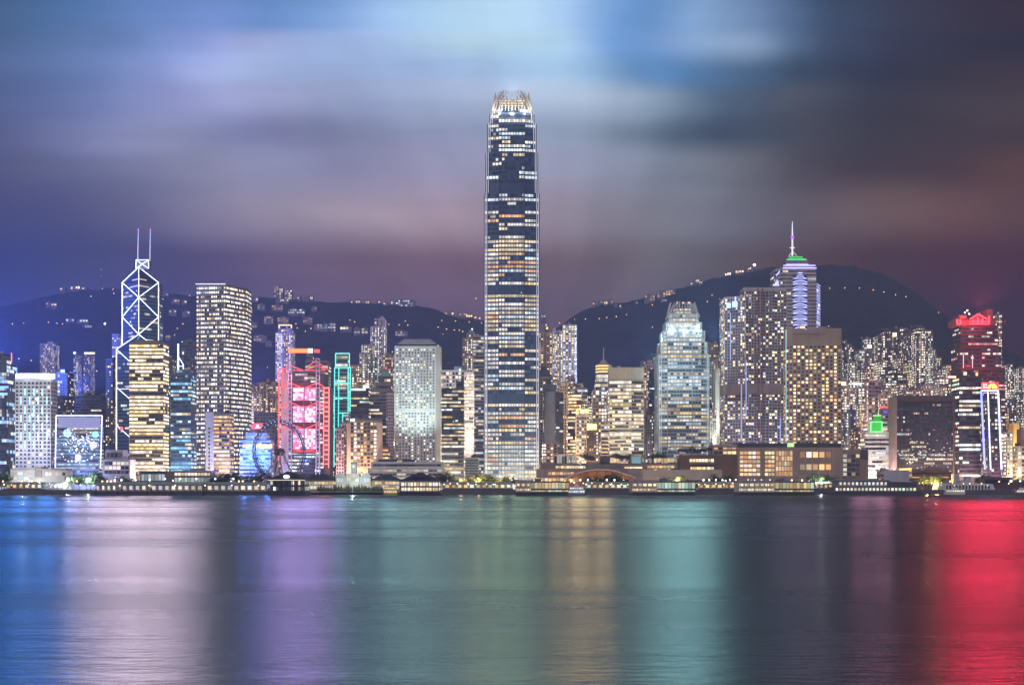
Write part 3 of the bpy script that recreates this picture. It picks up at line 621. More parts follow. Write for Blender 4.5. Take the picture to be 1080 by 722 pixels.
b = MB(tuple(t.location)); b.box(PX(217, 1335), PX(225.4, 1335), 1334, 1350, 2.2, PZ(434.5, 1335)); b.build('end_wall', WHT, t)
b = MB(tuple(t.location))
for k in range(15): b.box(PX(220.2, 1335), PX(221.6, 1335), 1333.8, 1333.95, 8 + k * 3.7, 9.7 + k * 3.7)
b.build('stair_window', DKG, t)
tower('brownish apartment slab next to the tall white-dotted tower', [(250, 271, 405)], 1760, 22, PINK, DKG, 'home', lit_home(0.36, W3, 1.2, 37), zig=(5, 3), ext=[('box', 258, 262, 400, 405, 'lift_room', PINK)], name='apartment_tower', cat='apartments')
tower('apartment slab between two similar slabs above the ferris wheel', [(271, 284, 403)], 1770, 22, PINK, DKG, 'home', lit_home(0.36, W3, 1.2, 38), zig=(3, 3), ext=[('box', 281, 284, 399, 403, 'lift_room', PINK)], name='apartment_tower', cat='apartments')
tower('apartment slab behind the wheel, nearest the pink-lit bank', [(284, 300, 406)], 1765, 22, PINK, DKG, 'home', lit_home(0.4, W3, 1.2, 39), zig=(4, 3), ext=[('box', 286, 291, 402, 406, 'lift_room', PINK)], name='apartment_tower', cat='apartments')
tower('slender hillside tower with a glowing yellow crown frame', [(290.5, 311, 350), (293.5, 309, 346)], 1950, 22, CONC, DKG, 'home', lit_home(0.5, W3, 1.25, 40, 0.2), zig=(5, 2.5), name='apartment_tower', cat='apartments',
      ext=[('strip', [(294.5, 346), (294.5, 342.8), (307.5, 342.8), (307.5, 346)], 0.9, emit(1.0, 0.72, 0.35, 1.6))])
tower('plain grey block behind the wheel, wide and nearly unlit', [(268, 293, 434)], 1520, 20, GREY, DKG, 'grid', lit_home(0.05, W2, 0.8, 41), name='office_block', cat='building')
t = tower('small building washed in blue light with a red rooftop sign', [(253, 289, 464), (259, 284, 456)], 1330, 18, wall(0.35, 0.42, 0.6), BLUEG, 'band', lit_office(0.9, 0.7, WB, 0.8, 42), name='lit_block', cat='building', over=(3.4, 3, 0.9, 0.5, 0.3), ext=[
    ('box', 264, 279, 450, 456, 'sign_tower', wall(0.4, 0.4, 0.5), 4, 8), ('sign', 266.3, 277, 446.2, 452, emit(1.0, 0.08, 0.10, 2.2), 'red_sign'), ('sign', 270.6, 273.2, 447.6, 450.0, emit(1, 1, 1, 2.0), 'sign_emblem', 0.4), ('sign', 269, 275, 450.4, 451.2, emit(1, .8, .8, 1.6), 'sign_lettering', 0.4),
    ('sign', 256, 261.5, 468.6, 471.6, emit(1.0, 0.25, 0.1, 4.0), 'lit_sign'), ('sign', 262.5, 266, 468.6, 471.6, emit(0.3, 0.85, 1.0, 4.0), 'lit_sign'), ('sign', 269.5, 287, 468.4, 472, emit(1.0, 0.50, 0.12, 4.5), 'lit_sign')])

for x_ in (258, 271, 284): lamp_in(t, (PX(x_, 1318), 1312, 34), 60000, (.10, .25, 1.0))  # unseen blue lamps added in front to wash the building
# ---------------------------------------------------------------- the suspended bank building
def truss_bank():
    Y = 1425.0
    root = thing('bank_building', 'suspended steel bank building with pink light screens and red neon trusses', 'bank', (PX(321, Y), Y + 20, 2.2)); o = tuple(root.location)
    def bx(nm, m, xl, xr, yt, yb, y0, y1):
        b = MB(o); b.box(PX(xl, Y), PX(xr, Y), Y + y0, Y + y1, PZ(yb, Y), PZ(yt, Y)); return b.build(nm, m, root)
    bx('main_block', SLATE, 303, 341.5, 393, 516, 2, 34)
    bx('side_block', wall(0.5, 0.48, 0.5), 295.5, 304.5, 392, 516, 4, 30); bx('side_block', wall(0.30, 0.2, 0.2), 341, 347.5, 407.5, 516, 4, 30)
    bx('top_block', GREY, 312, 332, 389, 393.5, 6, 28)
    lit = lit_office(0.8, 0.7, W2, 1.0, 51); rnd = random.Random(52)
    gp = [(PX(308, Y), Y + 1.8), (PX(334, Y), Y + 1.8)]
    glazing_rows(root, closed([(PX(303.3, Y), Y + 1.9), (PX(341, Y), Y + 1.9)], 30), 6, PZ(476, Y), 3.6, 3.0, .92, .5, .3, lit, DKG)
    glazing_rows(root, closed([(PX(311, Y), Y + 1.9), (PX(334, Y), Y + 1.9)], 30), PZ(404, Y), PZ(393, Y), 3.6, 3.0, .92, .5, .3, lit_office(0.8, .6, W1, 1.0, 53), DKG)
    glazing_rows(root, closed([(PX(337, Y), Y + 1.9), (PX(341, Y), Y + 1.9)], 30), PZ(476, Y), PZ(410, Y), 3.6, 2.0, .9, .5, .3, lit_office(0.8, .8, W2, 1.0, 54), DKG)
    # light screens hung in three bays
    for (yt, yb) in ((408.2, 422.4), (428.2, 445.3), (451.7, 473.4)):
        n = max(3, int((yb - yt) / 2.3))
        for k in range(n):
            ya = yt + (yb - yt) * k / n; yc = ya + (yb - yt) / n * 0.84
            for (xl, xr) in ((309, 320), (321.2, 332.5)):
                b = MB(o); m = 5
                for q in range(m):
                    xa = xl + (xr - xl) * q / m; xb = xl + (xr - xl) * (q + 1) / m; d = abs((xa + xb) / 2 - 320.6) / 12
                    e = rnd.random(); c = (1.0, 0.16 + .3 * e, 0.42 + .3 * e) if e < 0.5 - 0.2 * d else ((0.75, 0.62, 1.0) if e < 0.75 else (1.0, 0.9, 0.97)); s = rnd.uniform(1.3, 2.6)
                    b.poly([(PX(xa, Y), Y + 1.0, PZ(yc, Y)), (PX(xb, Y), Y + 1.0, PZ(yc, Y)), (PX(xb, Y), Y + 1.0, PZ(ya, Y)), (PX(xa, Y), Y + 1.0, PZ(ya, Y))], 0, tuple(s * v for v in c))
                b.build('screen_panel', DKG, root)
    for (yt, yb) in ((404, 408), (422.5, 428), (445.5, 451.5), (473.5, 478)): bx('truss_floor', wall(0.16, 0.05, 0.06), 308, 334, yt, yb, 0.8, 2.5)
    # hanger trusses: red tubes
    def tube(pts, r=0.5, m=REDS):
        for a, c in zip(pts, pts[1:]):
            b = MB(o); b.tube((PX(a[0], Y), Y - 1.6, PZ(a[1], Y)), (PX(c[0], Y), Y - 1.6, PZ(c[1], Y)), r, r, 5); b.build('neon_tube', m, root)
    for y in (385, 403.5, 424, 446.5):
        for xm, xs in ((306, 1), (335.5, -1)):
            tube([(xm - xs * 8, y + 5.5), (xm, y), (xm + xs * 13.5, y + 5.5)]); tube([(xm - xs * 8, y + 5.5), (xm + xs * 13.5, y + 5.5)], 0.35)
    tube([(309, 473.5), (320.8, 475.5), (332.5, 473.5)], 0.6); tube([(309, 476), (332.5, 476)], 0.4); tube([(320.7, 408), (320.7, 472)], 0.3, emit(0.7, 0.1, 0.15, 0.6))
    tube([(333, 380), (346, 390)], 0.4); tube([(325, 386), (333, 381)], 0.4)
    tube([(294.6, 391), (294.2, 492)], 0.75, RED); tube([(294.6, 391), (298.5, 388)], 0.5); tube([(298.5, 391), (297.5, 408)], 0.7)
    for k in range(17): tube([(342.3, 409 + 5 * k), (347.2, 409 + 5 * k)], 0.55, emit(1.0, 0.22, 0.18, 2.4))
    tube([(341.8, 408), (341.3, 493)], 0.45, emit(1.0, 0.22, 0.18, 2.4)); tube([(347.3, 408), (346.8, 493)], 0.45, emit(1.0, 0.22, 0.18, 2.4))
    # ladder masts
    for x in (306, 335.6):
        b = MB(o)
        for s in (-1.7, 1.7): b.tube((PX(x + s, Y), Y - 2.2, 2.2), (PX(x + s, Y), Y - 2.2, PZ(378, Y)), 0.65, 0.65, 6)
        z = 8.0
        while z < PZ(378, Y): b.tube((PX(x - 1.7, Y), Y - 2.2, z), (PX(x + 1.7, Y), Y - 2.2, z), 0.5, 0.5, 5); z += 4.2
        b.build('ladder_mast', metal(0.55, 0.56, 0.66, 0.4, 0.5), root)
    for (x, y) in ((300, 410), (300, 450), (344, 430), (344, 470), (320, 398)): lamp_in(root, (PX(x, Y), Y - 14, PZ(y, Y)), 12000, (1, .36, .5))  # unseen pink lamps added in front to tint the building
    return root

bank = truss_bank()
t = tower('grey block with a long red rooftop sign behind the truss bank', [(322, 349, 380), (323, 333, 374)], 1540, 24, GREY, DKG, 'band', lit_office(0.4, 0.5, W1, 0.9, 55), ext=[
    ('sign', 318.3, 342, 376.2, 380.2, emit(1.0, 0.13, 0.04, 4.5), 'red_sign', 92), ('sign', 338.2, 342.6, 376.2, 380.2, emit(1.0, 0.85, 0.85, 4), 'sign_emblem', 93), ('sign', 344, 349.5, 376.8, 380.2, REDS, 'red_sign', 92)])
def neon_lines(t, Y, segs, m, r=0.55):
    for a, c in segs: add_ext(t, Y, 20, ('strip', [a, c], r, m), None)
t = tower('slim tower outlined in turquoise neon beside the truss bank', [(352.5, 370, 387.5), (354, 368.8, 373)], 1480, 20, wall(0.3, 0.28, 0.3), DKG, 'band', lit_office(0.5, 0.6, W1, 0.8, 56))
neon_lines(t, 1478, [((354, 372.6), (368.6, 372.6)), ((354, 372.6), (354, 387)), ((368.6, 372.6), (368.6, 387)), ((353, 387.5), (369.6, 387.5)), ((353, 387.5), (352.4, 492)), ((357.5, 387.5), (357, 450)), ((367.3, 387.5), (367.3, 434)), ((369.6, 387.5), (369.2, 434)), ((352.8, 403.8), (369.3, 403.8)), ((352.8, 419.6), (369.3, 419.6)), ((356.5, 435.3), (368.5, 435.3)), ((361.5, 435.3), (361.3, 445))], TEALT)
tower('dark glass block with a pale green lit roof line', [(370, 391, 409)], 1450, 22, DARK, DKG, 'band', lit_office(0.4, 0.6, ((GRN, 2), (WHITE, 2), (YEL, 1)), 1.0, 57), ext=[('sign', 370.5, 385.5, 409.6, 411.6, emit(0.7, 1.0, 0.75, 2.2)), ('sign', 383, 389.5, 406, 409, emit(0.8, 1, .95, 1.6))], name='office_block', cat='building')
tower('mid-height apartment block just above the pale green roof line', [(368.5, 381, 384.5)], 1720, 20, PINK, DKG, 'home', lit_home(0.5, W4, 1.1, 58), name='apartment_tower', cat='apartments')
tower('cluster of joined apartment shafts beside the tallest hillside tower', [(379, 395, 372), (381, 393, 363)], 1830, 22, PALE, DKG, 'home', lit_home(0.4, W1, 1.1, 59), zig=(5, 3), name='apartment_tower', cat='apartments')
tower('tall pale apartment tower with a stepped top rising above its neighbours', [(390.5, 408, 344), (395, 407.5, 335.5)], 1900, 22, PALE, DKG, 'home', lit_home(0.4, W1, 1.1, 60, 0.15), zig=(5, 2.5), ext=[('mast', 397.5, 331, 336, 0.5, STEEL)], name='apartment_tower', cat='apartments')
tower('dim apartment block tucked against the white porthole tower', [(404, 416, 373)], 1860, 20, CONC, DKG, 'home', lit_home(0.5, W4, 1.1, 61), name='apartment_tower', cat='apartments')
t = tower('brown office tower with a green pyramid roof', [(390.5, 415, 411), (396, 414, 404), (399, 413.5, 397)], 1500, 26, wall(0.24, 0.2, 0.2), DKG, 'band', lit_office(0.35, 0.5, W1, 0.9, 62), ext=[('hip', 399, 413.5, 387.5, 397, 8, COPPER), ('sign', 405.6, 407.2, 386.4, 388, RED, 'beacon', -10)])
t = tower('tan hotel with pale corner piers and a gridded front', [(366, 403, 443)], 1330, 20, wall(0.36, 0.27, 0.19), glass(0.03, 0.025, 0.02), 'hotel', lit_home(0.45, W4, 1.1, 63, 0.1), over=(3.5, 3.0, 0.72, 0.62, 0.2), name='hotel', cat='hotel', lobby=8, ext=[
    ('box', 365.6, 370, 446, 516, 'corner_pier', wall(0.62, 0.48, 0.33), -1.2, 4), ('box', 397.5, 403.2, 446, 516, 'corner_pier', wall(0.62, 0.48, 0.33), -1.2, 4), ('box', 368, 401, 440.6, 443, 'plant_room', GREY), ('sign', 370, 374, 441.5, 444, emit(0.85, 1.0, 1.0, 4))])
tower('pinkish stepped wing leaning on the tan gridded hotel', [(354.5, 366, 452), (358, 366, 446)], 1332, 24, PINK, DKG, 'fine', lit_home(0.3, W4, 1.0, 64), name='hotel_wing', cat='building')
tower('thin white blade of a building beside the porthole tower', [(409, 413, 414)], 1400, 14, wall(0.6, 0.5, 0.42), DKG, 'fine', lambda *a: None, stuff=True)
tower('small orange-lit block at the foot of the thin white blade', [(402.5, 411, 471)], 1350, 14, PINK, DKG, 'band', lit_office(1, 1, ((ORG, 1), (WARM, 1)), 1.4, 66), name='office_block', cat='building')

# ---------------------------------------------------------------- the porthole tower
def porthole_tower():
    Y = 1365.0; dep = 24
    root = thing('porthole_tower', 'white tower dotted with rows of round windows under a chamfered roof', 'tower', (PX(440, Y), Y + 15, 2.2)); o = tuple(root.location)
    xa, xb, xc = PX(416, Y), PX(460, Y), PX(464.6, Y + 4)
    plan = [(xa, Y), (xb, Y), (xc, Y + 3.6), (xc, Y + dep), (xa, Y + dep)]
    zt = PZ(364.6, Y); m = wall(0.66, 0.66, 0.64, 0.6)
    b = MB(o); b.prism(plan, 2.2, zt); b.build('wall', m, root)
    lit = lit_home(0.45, ((WHITE, 4), (WARM, 3), (COOL, 3), (ORG, .4)), 1.25, 71, 0)
    glazing_rows(root, [(xa + 1.2, Y), (xb - 1.0, Y), (xb - 1, Y + dep), (xa + 1.2, Y + dep)][:2] + [(xb - 1, Y + 0.05), (xa + 1.2, Y + 0.05)], 14, zt - 2.2, 2.9, 2.95, 0.58, 0.56, 0.22, lit, DKG, ellipse=True, skip=lambda k, n, si, j, nb: k == n // 2 + 1)
    glazing_rows(root, [(xc, Y + 4.5), (xc, Y + dep - 1), (xc - .05, Y + dep - 1), (xc - .05, Y + 4.5)], 14, zt - 2.2, 2.9, 2.95, 0.58, 0.56, 0.22, lit, DKG, ellipse=True)
    b = MB(o); b.prism([(x * 1.0, y) for x, y in plan], zt, zt + 0.02); b.box(xa + 3, xb - 2, Y + 1.2, Y + dep - 1, zt + 0.05, PZ(363, Y)); b.build('attic_band', DARK, root)
    b = MB(o); b.hip(xa + 2.2, xb + 0.6, Y + 0.4, Y + dep - 0.4, PZ(363, Y), PZ(356.6, Y), 6.5, 6.5); b.build('roof', wall(0.42, 0.42, 0.44), root)
    b = MB(o); b.box(xa + 2, xa + 30, Y - .08, Y - .03, PZ(424.2, Y), PZ(423.6, Y)); b.build('dark_joint', DARK, root)  # thin dark strip across part of the front
    return root
porthole_tower()
t = thing('podium_block', 'long low white podium with strip windows in front of the porthole tower', 'building', (PX(428, 1300), 1312, 2.2))
o_ = tuple(t.location)
for (xl, xr, yt, yb, d) in ((388, 468, 493.5, 516, 0), (391, 467, 486.5, 493.4, 2.5)):
    b = MB(o_); b.box(PX(xl, 1300), PX(xr, 1300), 1300 + d, 1328, PZ(yb, 1300), PZ(yt, 1300)); b.build('storey', WHT, t)
glazing_rows(t, closed([(PX(390, 1300), 1300), (PX(466, 1300), 1300)], 20), PZ(506, 1300), PZ(494, 1300), 3.3, 4, .92, .42, .3, lit_office(.6, .6, W1, .8, 73), DKG)
glazing_rows(t, closed([(PX(393, 1300), 1302.5), (PX(465, 1300), 1302.5)], 20), PZ(493, 1300), PZ(487.5, 1300), 4, 4, .96, .42, .3, lit_office(.4, .4, W1, .8, 74), DKG)
for (xl, xr) in ((398, 417), (424, 436)): b = MB(o_); b.box(PX(xl, 1300), PX(xr, 1300), 1308, 1320, PZ(486.6, 1300), PZ(484, 1300)); b.build('plant_room', DARK, t)

tower('white gridded office block behind the dark glass tower, brightly lit', [(464, 500, 390)], 1490, 26, WHT, DKG, 'grid', lit_home(0.6, ((WHITE, 4), (WARM, 3), (PNK, 2)), 1.4, 75, 0), over=(4.0, 3.2, 0.62, 0.6, 0.2), ext=[('box', 479, 487, 386, 390, 'plant_room', wall(.3, .5, .55)), ('sign', 484.5, 486, 389, 391, COOLT)])
tower('dark glass tower with yellow-lit floors stepped at the top', [(465, 490, 409), (481, 490, 401.5)], 1400, 24, DARK, DKG, 'band', lit_office(0.8, 0.7, ((YEL, 4), (WARM, 2), (WHITE, 2), (COOL, 1)), 1.0, 76), lobby=5)
tower('bright narrow white slab lit top to bottom beside the tallest tower', [(489.8, 500, 392)], 1440, 22, wall(0.8, 0.74, 0.7), glass(0.1, 0.1, 0.1), 'fine', lit_office(1.0, 1.0, ((WHITE, 4), (WARM, 2), (PNK, 1)), 1.5, 77), over=(3.4, 2.2, .9, .6, .2))
tower('pointed apartment tower poking up behind the white slab', [(488, 505, 356), (492, 502, 351)], 1780, 20, CONC, DKG, 'home', lit_home(0.55, W4, 1.1, 78), ext=[('hip', 493, 501, 347, 351, 3, COPPER), ('sign', 497, 498.5, 345.6, 347.4, COOLT, 'beacon', -8)], name='apartment_tower', cat='apartments')
tower('plain grey slab standing directly against the tallest tower', [(499, 513, 353.5)], 1600, 22, wall(.34, .34, .34), DKG, 'band', lit_office(0.65, 0.7, W1, 0.9, 79))
tower('pale green louvred block at the foot of the tallest tower', [(490.5, 505, 482)], 1345, 12, wall(.5, .56, .5), GRNG, 'band', lambda *a: None, name='plant_block', cat='building', over=(2.4, 3, .95, .4, .3))

# ---------------------------------------------------------------- the two finance towers
def notched(x0, x1, yf, dep, a, c, n):
    return [(x0, yf + n + c), (x0 + a, yf + n), (x0 + a, yf), (x1 - a, yf), (x1 - a, yf + n), (x1, yf + n + c), (x1, yf + dep - n - c), (x1 - a, yf + dep - n), (x1 - a, yf + dep), (x0 + a, yf + dep), (x0 + a, yf + dep - n), (x0, yf + dep - n - c)]
def finance_tower(name, label, Y, tiers, dep, ybase, bay0, bay1, lit, dark_rows, crown_top, crown_mat, wm, gm, fh, fins, finmat, fin_r, LEAN=0.6):
    root = thing(name, label, 'skyscraper', (PX((tiers[0][0] + tiers[0][1]) / 2, Y), Y + dep / 2, 2.2)); o = tuple(root.location)
    zb = 2.2; k = 0; ntot = int((PZ(tiers[-1][2], Y) - 2.2) / fh)
    for i, (xl, xr, yt) in enumerate(tiers):
        zt = PZ(yt, Y); ins = (PX(xl, Y) - PX(tiers[0][0], Y))
        plan = notched(PX(xl, Y), PX(xr, Y), Y + ins * 0.8, dep - 1.6 * ins, max(3.5, PX(bay0, Y) - PX(xl, Y)), 2.2, 1.8)
        b = MB(o); b.prism(plan, zb, zt)
        # vertical fins run the height of every face
        m = len(plan)
        for q in range(m):
            (xa, ya), (xb, yb) = plan[q], plan[(q + 1) % m]
            if min(ya, yb) > Y + dep - ins - 4: continue
            ln = math.hypot(xb - xa, yb - ya); nn = int(ln / 3.0)
            if nn < 2: continue
            nx, ny = (yb - ya) / ln, -(xb - xa) / ln
            for s in range(nn + 1):
                t = s / nn; x, y = xa + (xb - xa) * t, ya + (yb - ya) * t; w = 0.16
                b.box(x - w + min(0, nx * .55), x + w + max(0, nx * .55), y - w + min(0, ny * .55), y + w + max(0, ny * .55), zb, zt)
        b.build('wall', wm, root)
        z0 = zb + (8 if i == 0 else 0.3)
        n = glazing_rows(root, plan, z0, zt - 0.5, fh, 3.0, 0.84, 0.6, 0.2, lit, gm, k0=k, ntot=ntot, skip=lambda kk, n_, si, j, nb: kk in dark_rows)
        k += n; zb = zt
    # corner fins; the bright reflection on their metal is put in as glow
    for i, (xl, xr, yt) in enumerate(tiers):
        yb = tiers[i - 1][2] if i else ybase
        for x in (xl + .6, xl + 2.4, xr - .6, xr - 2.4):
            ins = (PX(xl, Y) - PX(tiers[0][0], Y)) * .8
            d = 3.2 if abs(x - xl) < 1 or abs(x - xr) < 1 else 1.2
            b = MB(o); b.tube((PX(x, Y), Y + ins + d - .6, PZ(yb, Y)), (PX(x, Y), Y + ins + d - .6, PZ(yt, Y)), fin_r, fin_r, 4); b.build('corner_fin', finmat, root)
    for x in (bay0, bay1):
        b = MB(o); b.box(PX(x - .5, Y), PX(x + .5, Y), Y - 1.0, Y + .3, 2.2, PZ(tiers[1][2], Y)); b.build('pier', wm, root)
    # crown of inward curving blades
    xl, xr, yt = tiers[-1]; z0 = PZ(yt, Y) - 3; z1 = PZ(crown_top, Y); X0, X1 = PX(xl, Y), PX(xr, Y); cx = (X0 + X1) / 2; ins = (X0 - PX(tiers[0][0], Y)) * .8
    Ya, Yb = Y + ins, Y + dep - ins; cyy = (Ya + Yb) / 2; H = z1 - z0
    spots = []
    for s in range(fins + 1):
        t = s / fins; spots += [(X0 + (X1 - X0) * t, Ya, 0, 1, t), (X0 + (X1 - X0) * t, Yb, 0, -1, t), (X0, Ya + (Yb - Ya) * t, 1, 0, t), (X1, Ya + (Yb - Ya) * t, -1, 0, t)]
    for (x, y, ix, iy, t) in spots:
        edge = min(t, 1 - t) * fins < 2.1
        hh = H * (1.0 if edge else 0.93 + 0.05 * math.cos(19 * t)); b = MB(o); pts = []
        lean = LEAN * H
        N_ = 6
        for q in range(N_ + 1):
            f = q / N_; off = lean * f ** 1.45 * (1.0 if edge else .3); wd = (1.5 if edge else .8) * (1 - f) + 0.3
            cx_ = x + ix * off; cy_ = y + iy * off
            if edge and ix == 0: cx_ += (1 if t < .5 else -1) * off * 0.75
            if edge and iy == 0: cy_ += (1 if t < .5 else -1) * off * 0.75
            pts.append((cx_, cy_, z0 + hh * f, wd))
        for (xa, ya, za, wa), (xb, yb, zc, wb) in zip(pts, pts[1:]):
            b.prism([(xa - .3 - abs(ix) * wa * .5, ya - .3 - abs(iy) * wa * .5), (xa + .3 + abs(ix) * wa * .5, ya - .3 - abs(iy) * wa * .5), (xa + .3 + abs(ix) * wa * .5, ya + .3 + abs(iy) * wa * .5), (xa - .3 - abs(ix) * wa * .5, ya + .3 + abs(iy) * wa * .5)], za, zc, 0,
                    [(xb - .3 - abs(ix) * wb * .5, yb - .3 - abs(iy) * wb * .5), (xb + .3 + abs(ix) * wb * .5, yb - .3 - abs(iy) * wb * .5), (xb + .3 + abs(ix) * wb * .5, yb + .3 + abs(iy) * wb * .5), (xb - .3 - abs(ix) * wb * .5, yb + .3 + abs(iy) * wb * .5)])
        b.build('crown_blade', crown_mat, root)
    b = MB(o); b.box(X0 + 7, X1 - 7, Ya + 7, Yb - 7, z0, z0 + H * .58); b.build('crown_core', wall(.22, .21, .2), root)
    glazing_rows(root, closed([(X0 + 7, Ya + 7), (X1 - 7, Ya + 7)], Yb - Ya - 14), z0 + .5, z0 + H * .58, 2.6, 2.0, .7, .6, .2, lit_full(((WARM, 2), (WHITE, 2)), 1.3, 88), gm)
    return root, z0, H, cx, Ya, cyy
def lit_big(seed=81):
    rnd = random.Random(seed); st = {}
    def f(k, nk, seg, b, nb):
        h = k / nk
        if (k, seg) not in st:
            d = 0.93 if h < 0.62 else (0.78 if h < 0.80 else 0.72)
            if 0.18 < h < 0.33: d = 0.62
            on = rnd.random() < d
            q = (rnd.choice((1.0, 1.0, 0.9, 0.7)) if h < 0.62 else rnd.choice((0.95, 0.75, 0.5, 0.3))) if on else 0.05
            a = []; cur = rnd.random() < q
            for i in range(nb):
                if rnd.random() < 0.3: cur = rnd.random() < q
                a.append(cur)
            c = pick(((WARM, 4), (WHITE, 6), (YEL, 1), (COOL, 1)) if h < .7 else ((COOL, 3), (WHITE, 3), (WARM, 1)), rnd)
            if rnd.random() < 0.05: c = ORG
            if h > .955: a = [True] * nb; c = WHITE
            st[(k, seg)] = (a, c, rnd.uniform(.65, 1.3))
        a, c, g = st[(k, seg)]
        if not a[b % len(a)]: q = rnd.choice((.03, .05, .09, .14)) * (1 if h < .62 else .5); return (q * .55, q * .8, q * 1.35)  # unlit panes keep a dim bluish glow, added to lift the shaft
        g = 1.35 * g * rnd.uniform(.5, 1.3); return (c[0] * g, c[1] * g, c[2] * g)
    return f
big, z0, H, cx, Ya, cyy = finance_tower('skyscraper', 'tallest skyscraper on the skyline, dark glass with a crown of curved lit blades', 1450.0,
    [(511, 568.6, 203), (512.6, 567, 160), (514.4, 565.4, 129), (516.8, 563, 118), (519.0, 561.0, 112)], 52, 500, 526, 552.6, lit_big(), (19, 20, 45, 46, 69, 70), 91.5,
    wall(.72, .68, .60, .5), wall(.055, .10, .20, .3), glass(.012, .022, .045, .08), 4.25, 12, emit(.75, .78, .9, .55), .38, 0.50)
def floodlight(label, x, y, z, tgt, power, color, spot_deg, radius=1.0, blend=.6, group=None):
    """a real or added floodlight: housing with lit lens, and its lamp"""
    o = thing('floodlight', label, 'floodlight', (x, y, z), group)
    d = Vector(tgt) - Vector((x, y, z)); q = d.to_track_quat('-Z', 'Y')
    b = MB((0, 0, 0)); b.box(-.5, .5, -.35, .35, .0, .7); hs = b.build('housing', DSTEEL, o); hs.rotation_euler = q.to_euler()
    b = MB((0, 0, 0)); b.box(-.4, .4, -.28, .28, -.05, -.01); ln = b.build('lens', emit(*color, 3.0), o); ln.rotation_euler = q.to_euler()
    l = bpy.data.lights.new('floodlight_lamp', 'SPOT'); l.energy = power; l.color = color; l.spot_size = math.radians(spot_deg); l.spot_blend = blend; l.shadow_soft_size = radius
    lo = bpy.data.objects.new('floodlight_lamp', l); COL.objects.link(lo); lo.parent = o; lo.location = tuple(d.normalized() * 1.6); lo.rotation_euler = q.to_euler()
    return o
for dx_ in (-14, 0, 14):
    lamp_in(big, (cx + dx_, Ya - 7, z0 - 2), 15000, (1.0, .88, .66)); 
lamp_in(big, (cx - 21, Ya + 8, z0 + 1), 9000, (1.0, .9, .7)); lamp_in(big, (cx + 21, Ya + 8, z0 + 1), 9000, (1.0, .9, .7))

# ---------------------------------------------------------------- east of the tallest tower
tower('pink-edged apartment tower close behind the tallest tower', [(567, 582.5, 350)], 1860, 20, PINK, DKG, 'home', lit_home(0.5, W4, 1.2, 91, .15), zig=(5, 2), name='apartment_tower', cat='apartments', ext=[('sign', 576, 578, 345, 347, AMB)])
tower('lower of the joined bright apartment shafts on the slope', [(582.5, 593, 348.5)], 1850, 20, PALE, DKG, 'home', lit_home(0.62, W3, 1.4, 92, .2), zig=(3, 2.5), name='apartment_tower', cat='apartments', ext=[('box', 583, 586, 345.5, 348.5, 'lift_room', PALE)])
tower('higher of the joined bright apartment shafts with a little gable', [(593, 608.5, 342)], 1848, 20, PALE, DKG, 'home', lit_home(0.62, W3, 1.4, 93, .2), zig=(5, 2.5), name='apartment_tower', cat='apartments', ext=[('hip', 598, 602, 338.5, 342, 2, PINK)])
tower('cream tower with a grey mansard roof hugging the tallest tower', [(566, 581.5, 397)], 1560, 22, wall(.5, .47, .4), DKG, 'grid', lit_home(0.25, W1, 1.0, 94), ext=[('hip', 566, 581.5, 385, 396.9, 6, wall(.2, .25, .29))])
tower('windowless slate-grey slab in front of the cream mansard tower', [(573.5, 586, 405)], 1480, 18, wall(.16, .18, .22), DKG, 'grid', lambda *a: None, over=(60, 30, .05, .02, .1), name='slab_tower', cat='tower', ext=[('box', 575, 585, 413, 470, 'stair_shaft', wall(.24, .26, .31), -3, 5)])
tower('black glass slab with scattered lit offices next to the slate-grey slab', [(585.5, 594, 413.5)], 1430, 20, wall(.03, .04, .05), DKG, 'band', lit_office(.35, .4, ((COOL, 2), (WHITE, 2), (GRN, 1)), 1.1, 96))
tower('narrow peach-lit slab rising behind the black glass slab', [(590, 597.5, 405)], 1500, 16, wall(.7, .5, .38), DKG, 'fine', lit_home(.2, W4, 1.4, 97))
tower('stepped block with orange-lit balconies', [(598, 622, 437), (599.5, 613, 414)], 1560, 20, BRN, DKG, 'ribbon', lit_office(.9, .9, W4, 1.7, 98), led=True, name='office_block', cat='building')
tower('grey curved-roof tower behind the orange-lit balconies', [(605, 619.5, 409), (607, 615, 404)], 1680, 22, wall(.32, .31, .34), DKG, 'band', lit_office(.6, .5, W1, .9, 99))
tower('white office block with square windows under a row of orange signs', [(607, 621.5, 437)], 1400, 20, wall(.72, .62, .52), DKG, 'grid', lit_home(.45, W1, 1.3, 100, 0), over=(3.6, 2.8, .66, .5, .25), ext=[('sign', 607.5, 610, 432, 436.6, AMB), ('sign', 612, 616, 431.6, 436, WARMT), ('sign', 617, 621, 431, 436, AMB)])
t = tower('brown block topped by a yellow lit sign box', [(618, 631, 453.5)], 1372, 16, BRN, DKG, 'fine', lit_home(.2, W3, 1.0, 101), ext=[('sign', 619, 629.5, 446.6, 453, YELS), ('sign', 621, 627.5, 448.6, 451.2, emit(1, .95, .7, 2.6), 'sign_lettering', .4)], name='office_block', cat='building')
tower('white finned block beside the beige banded tower', [(633, 643, 447)], 1400, 18, wall(.66, .56, .48), DKG, 'band', lit_office(.5, .6, W1, 1.2, 102))
tower('slim tower with warm window bays and a glowing lamp near its top', [(624, 643, 411)], 1490, 22, wall(.36, .3, .28), DKG, 'grid', lit_home(.5, W4, 1.4, 103, .2), ext=[('sign', 628.8, 631.5, 412.5, 415.5, emit(1, .8, .9, 4), 'round_lamp'), ('sign', 640.6, 642.8, 412, 415, emit(.9, .9, 1, 2.5), 'round_lamp')])
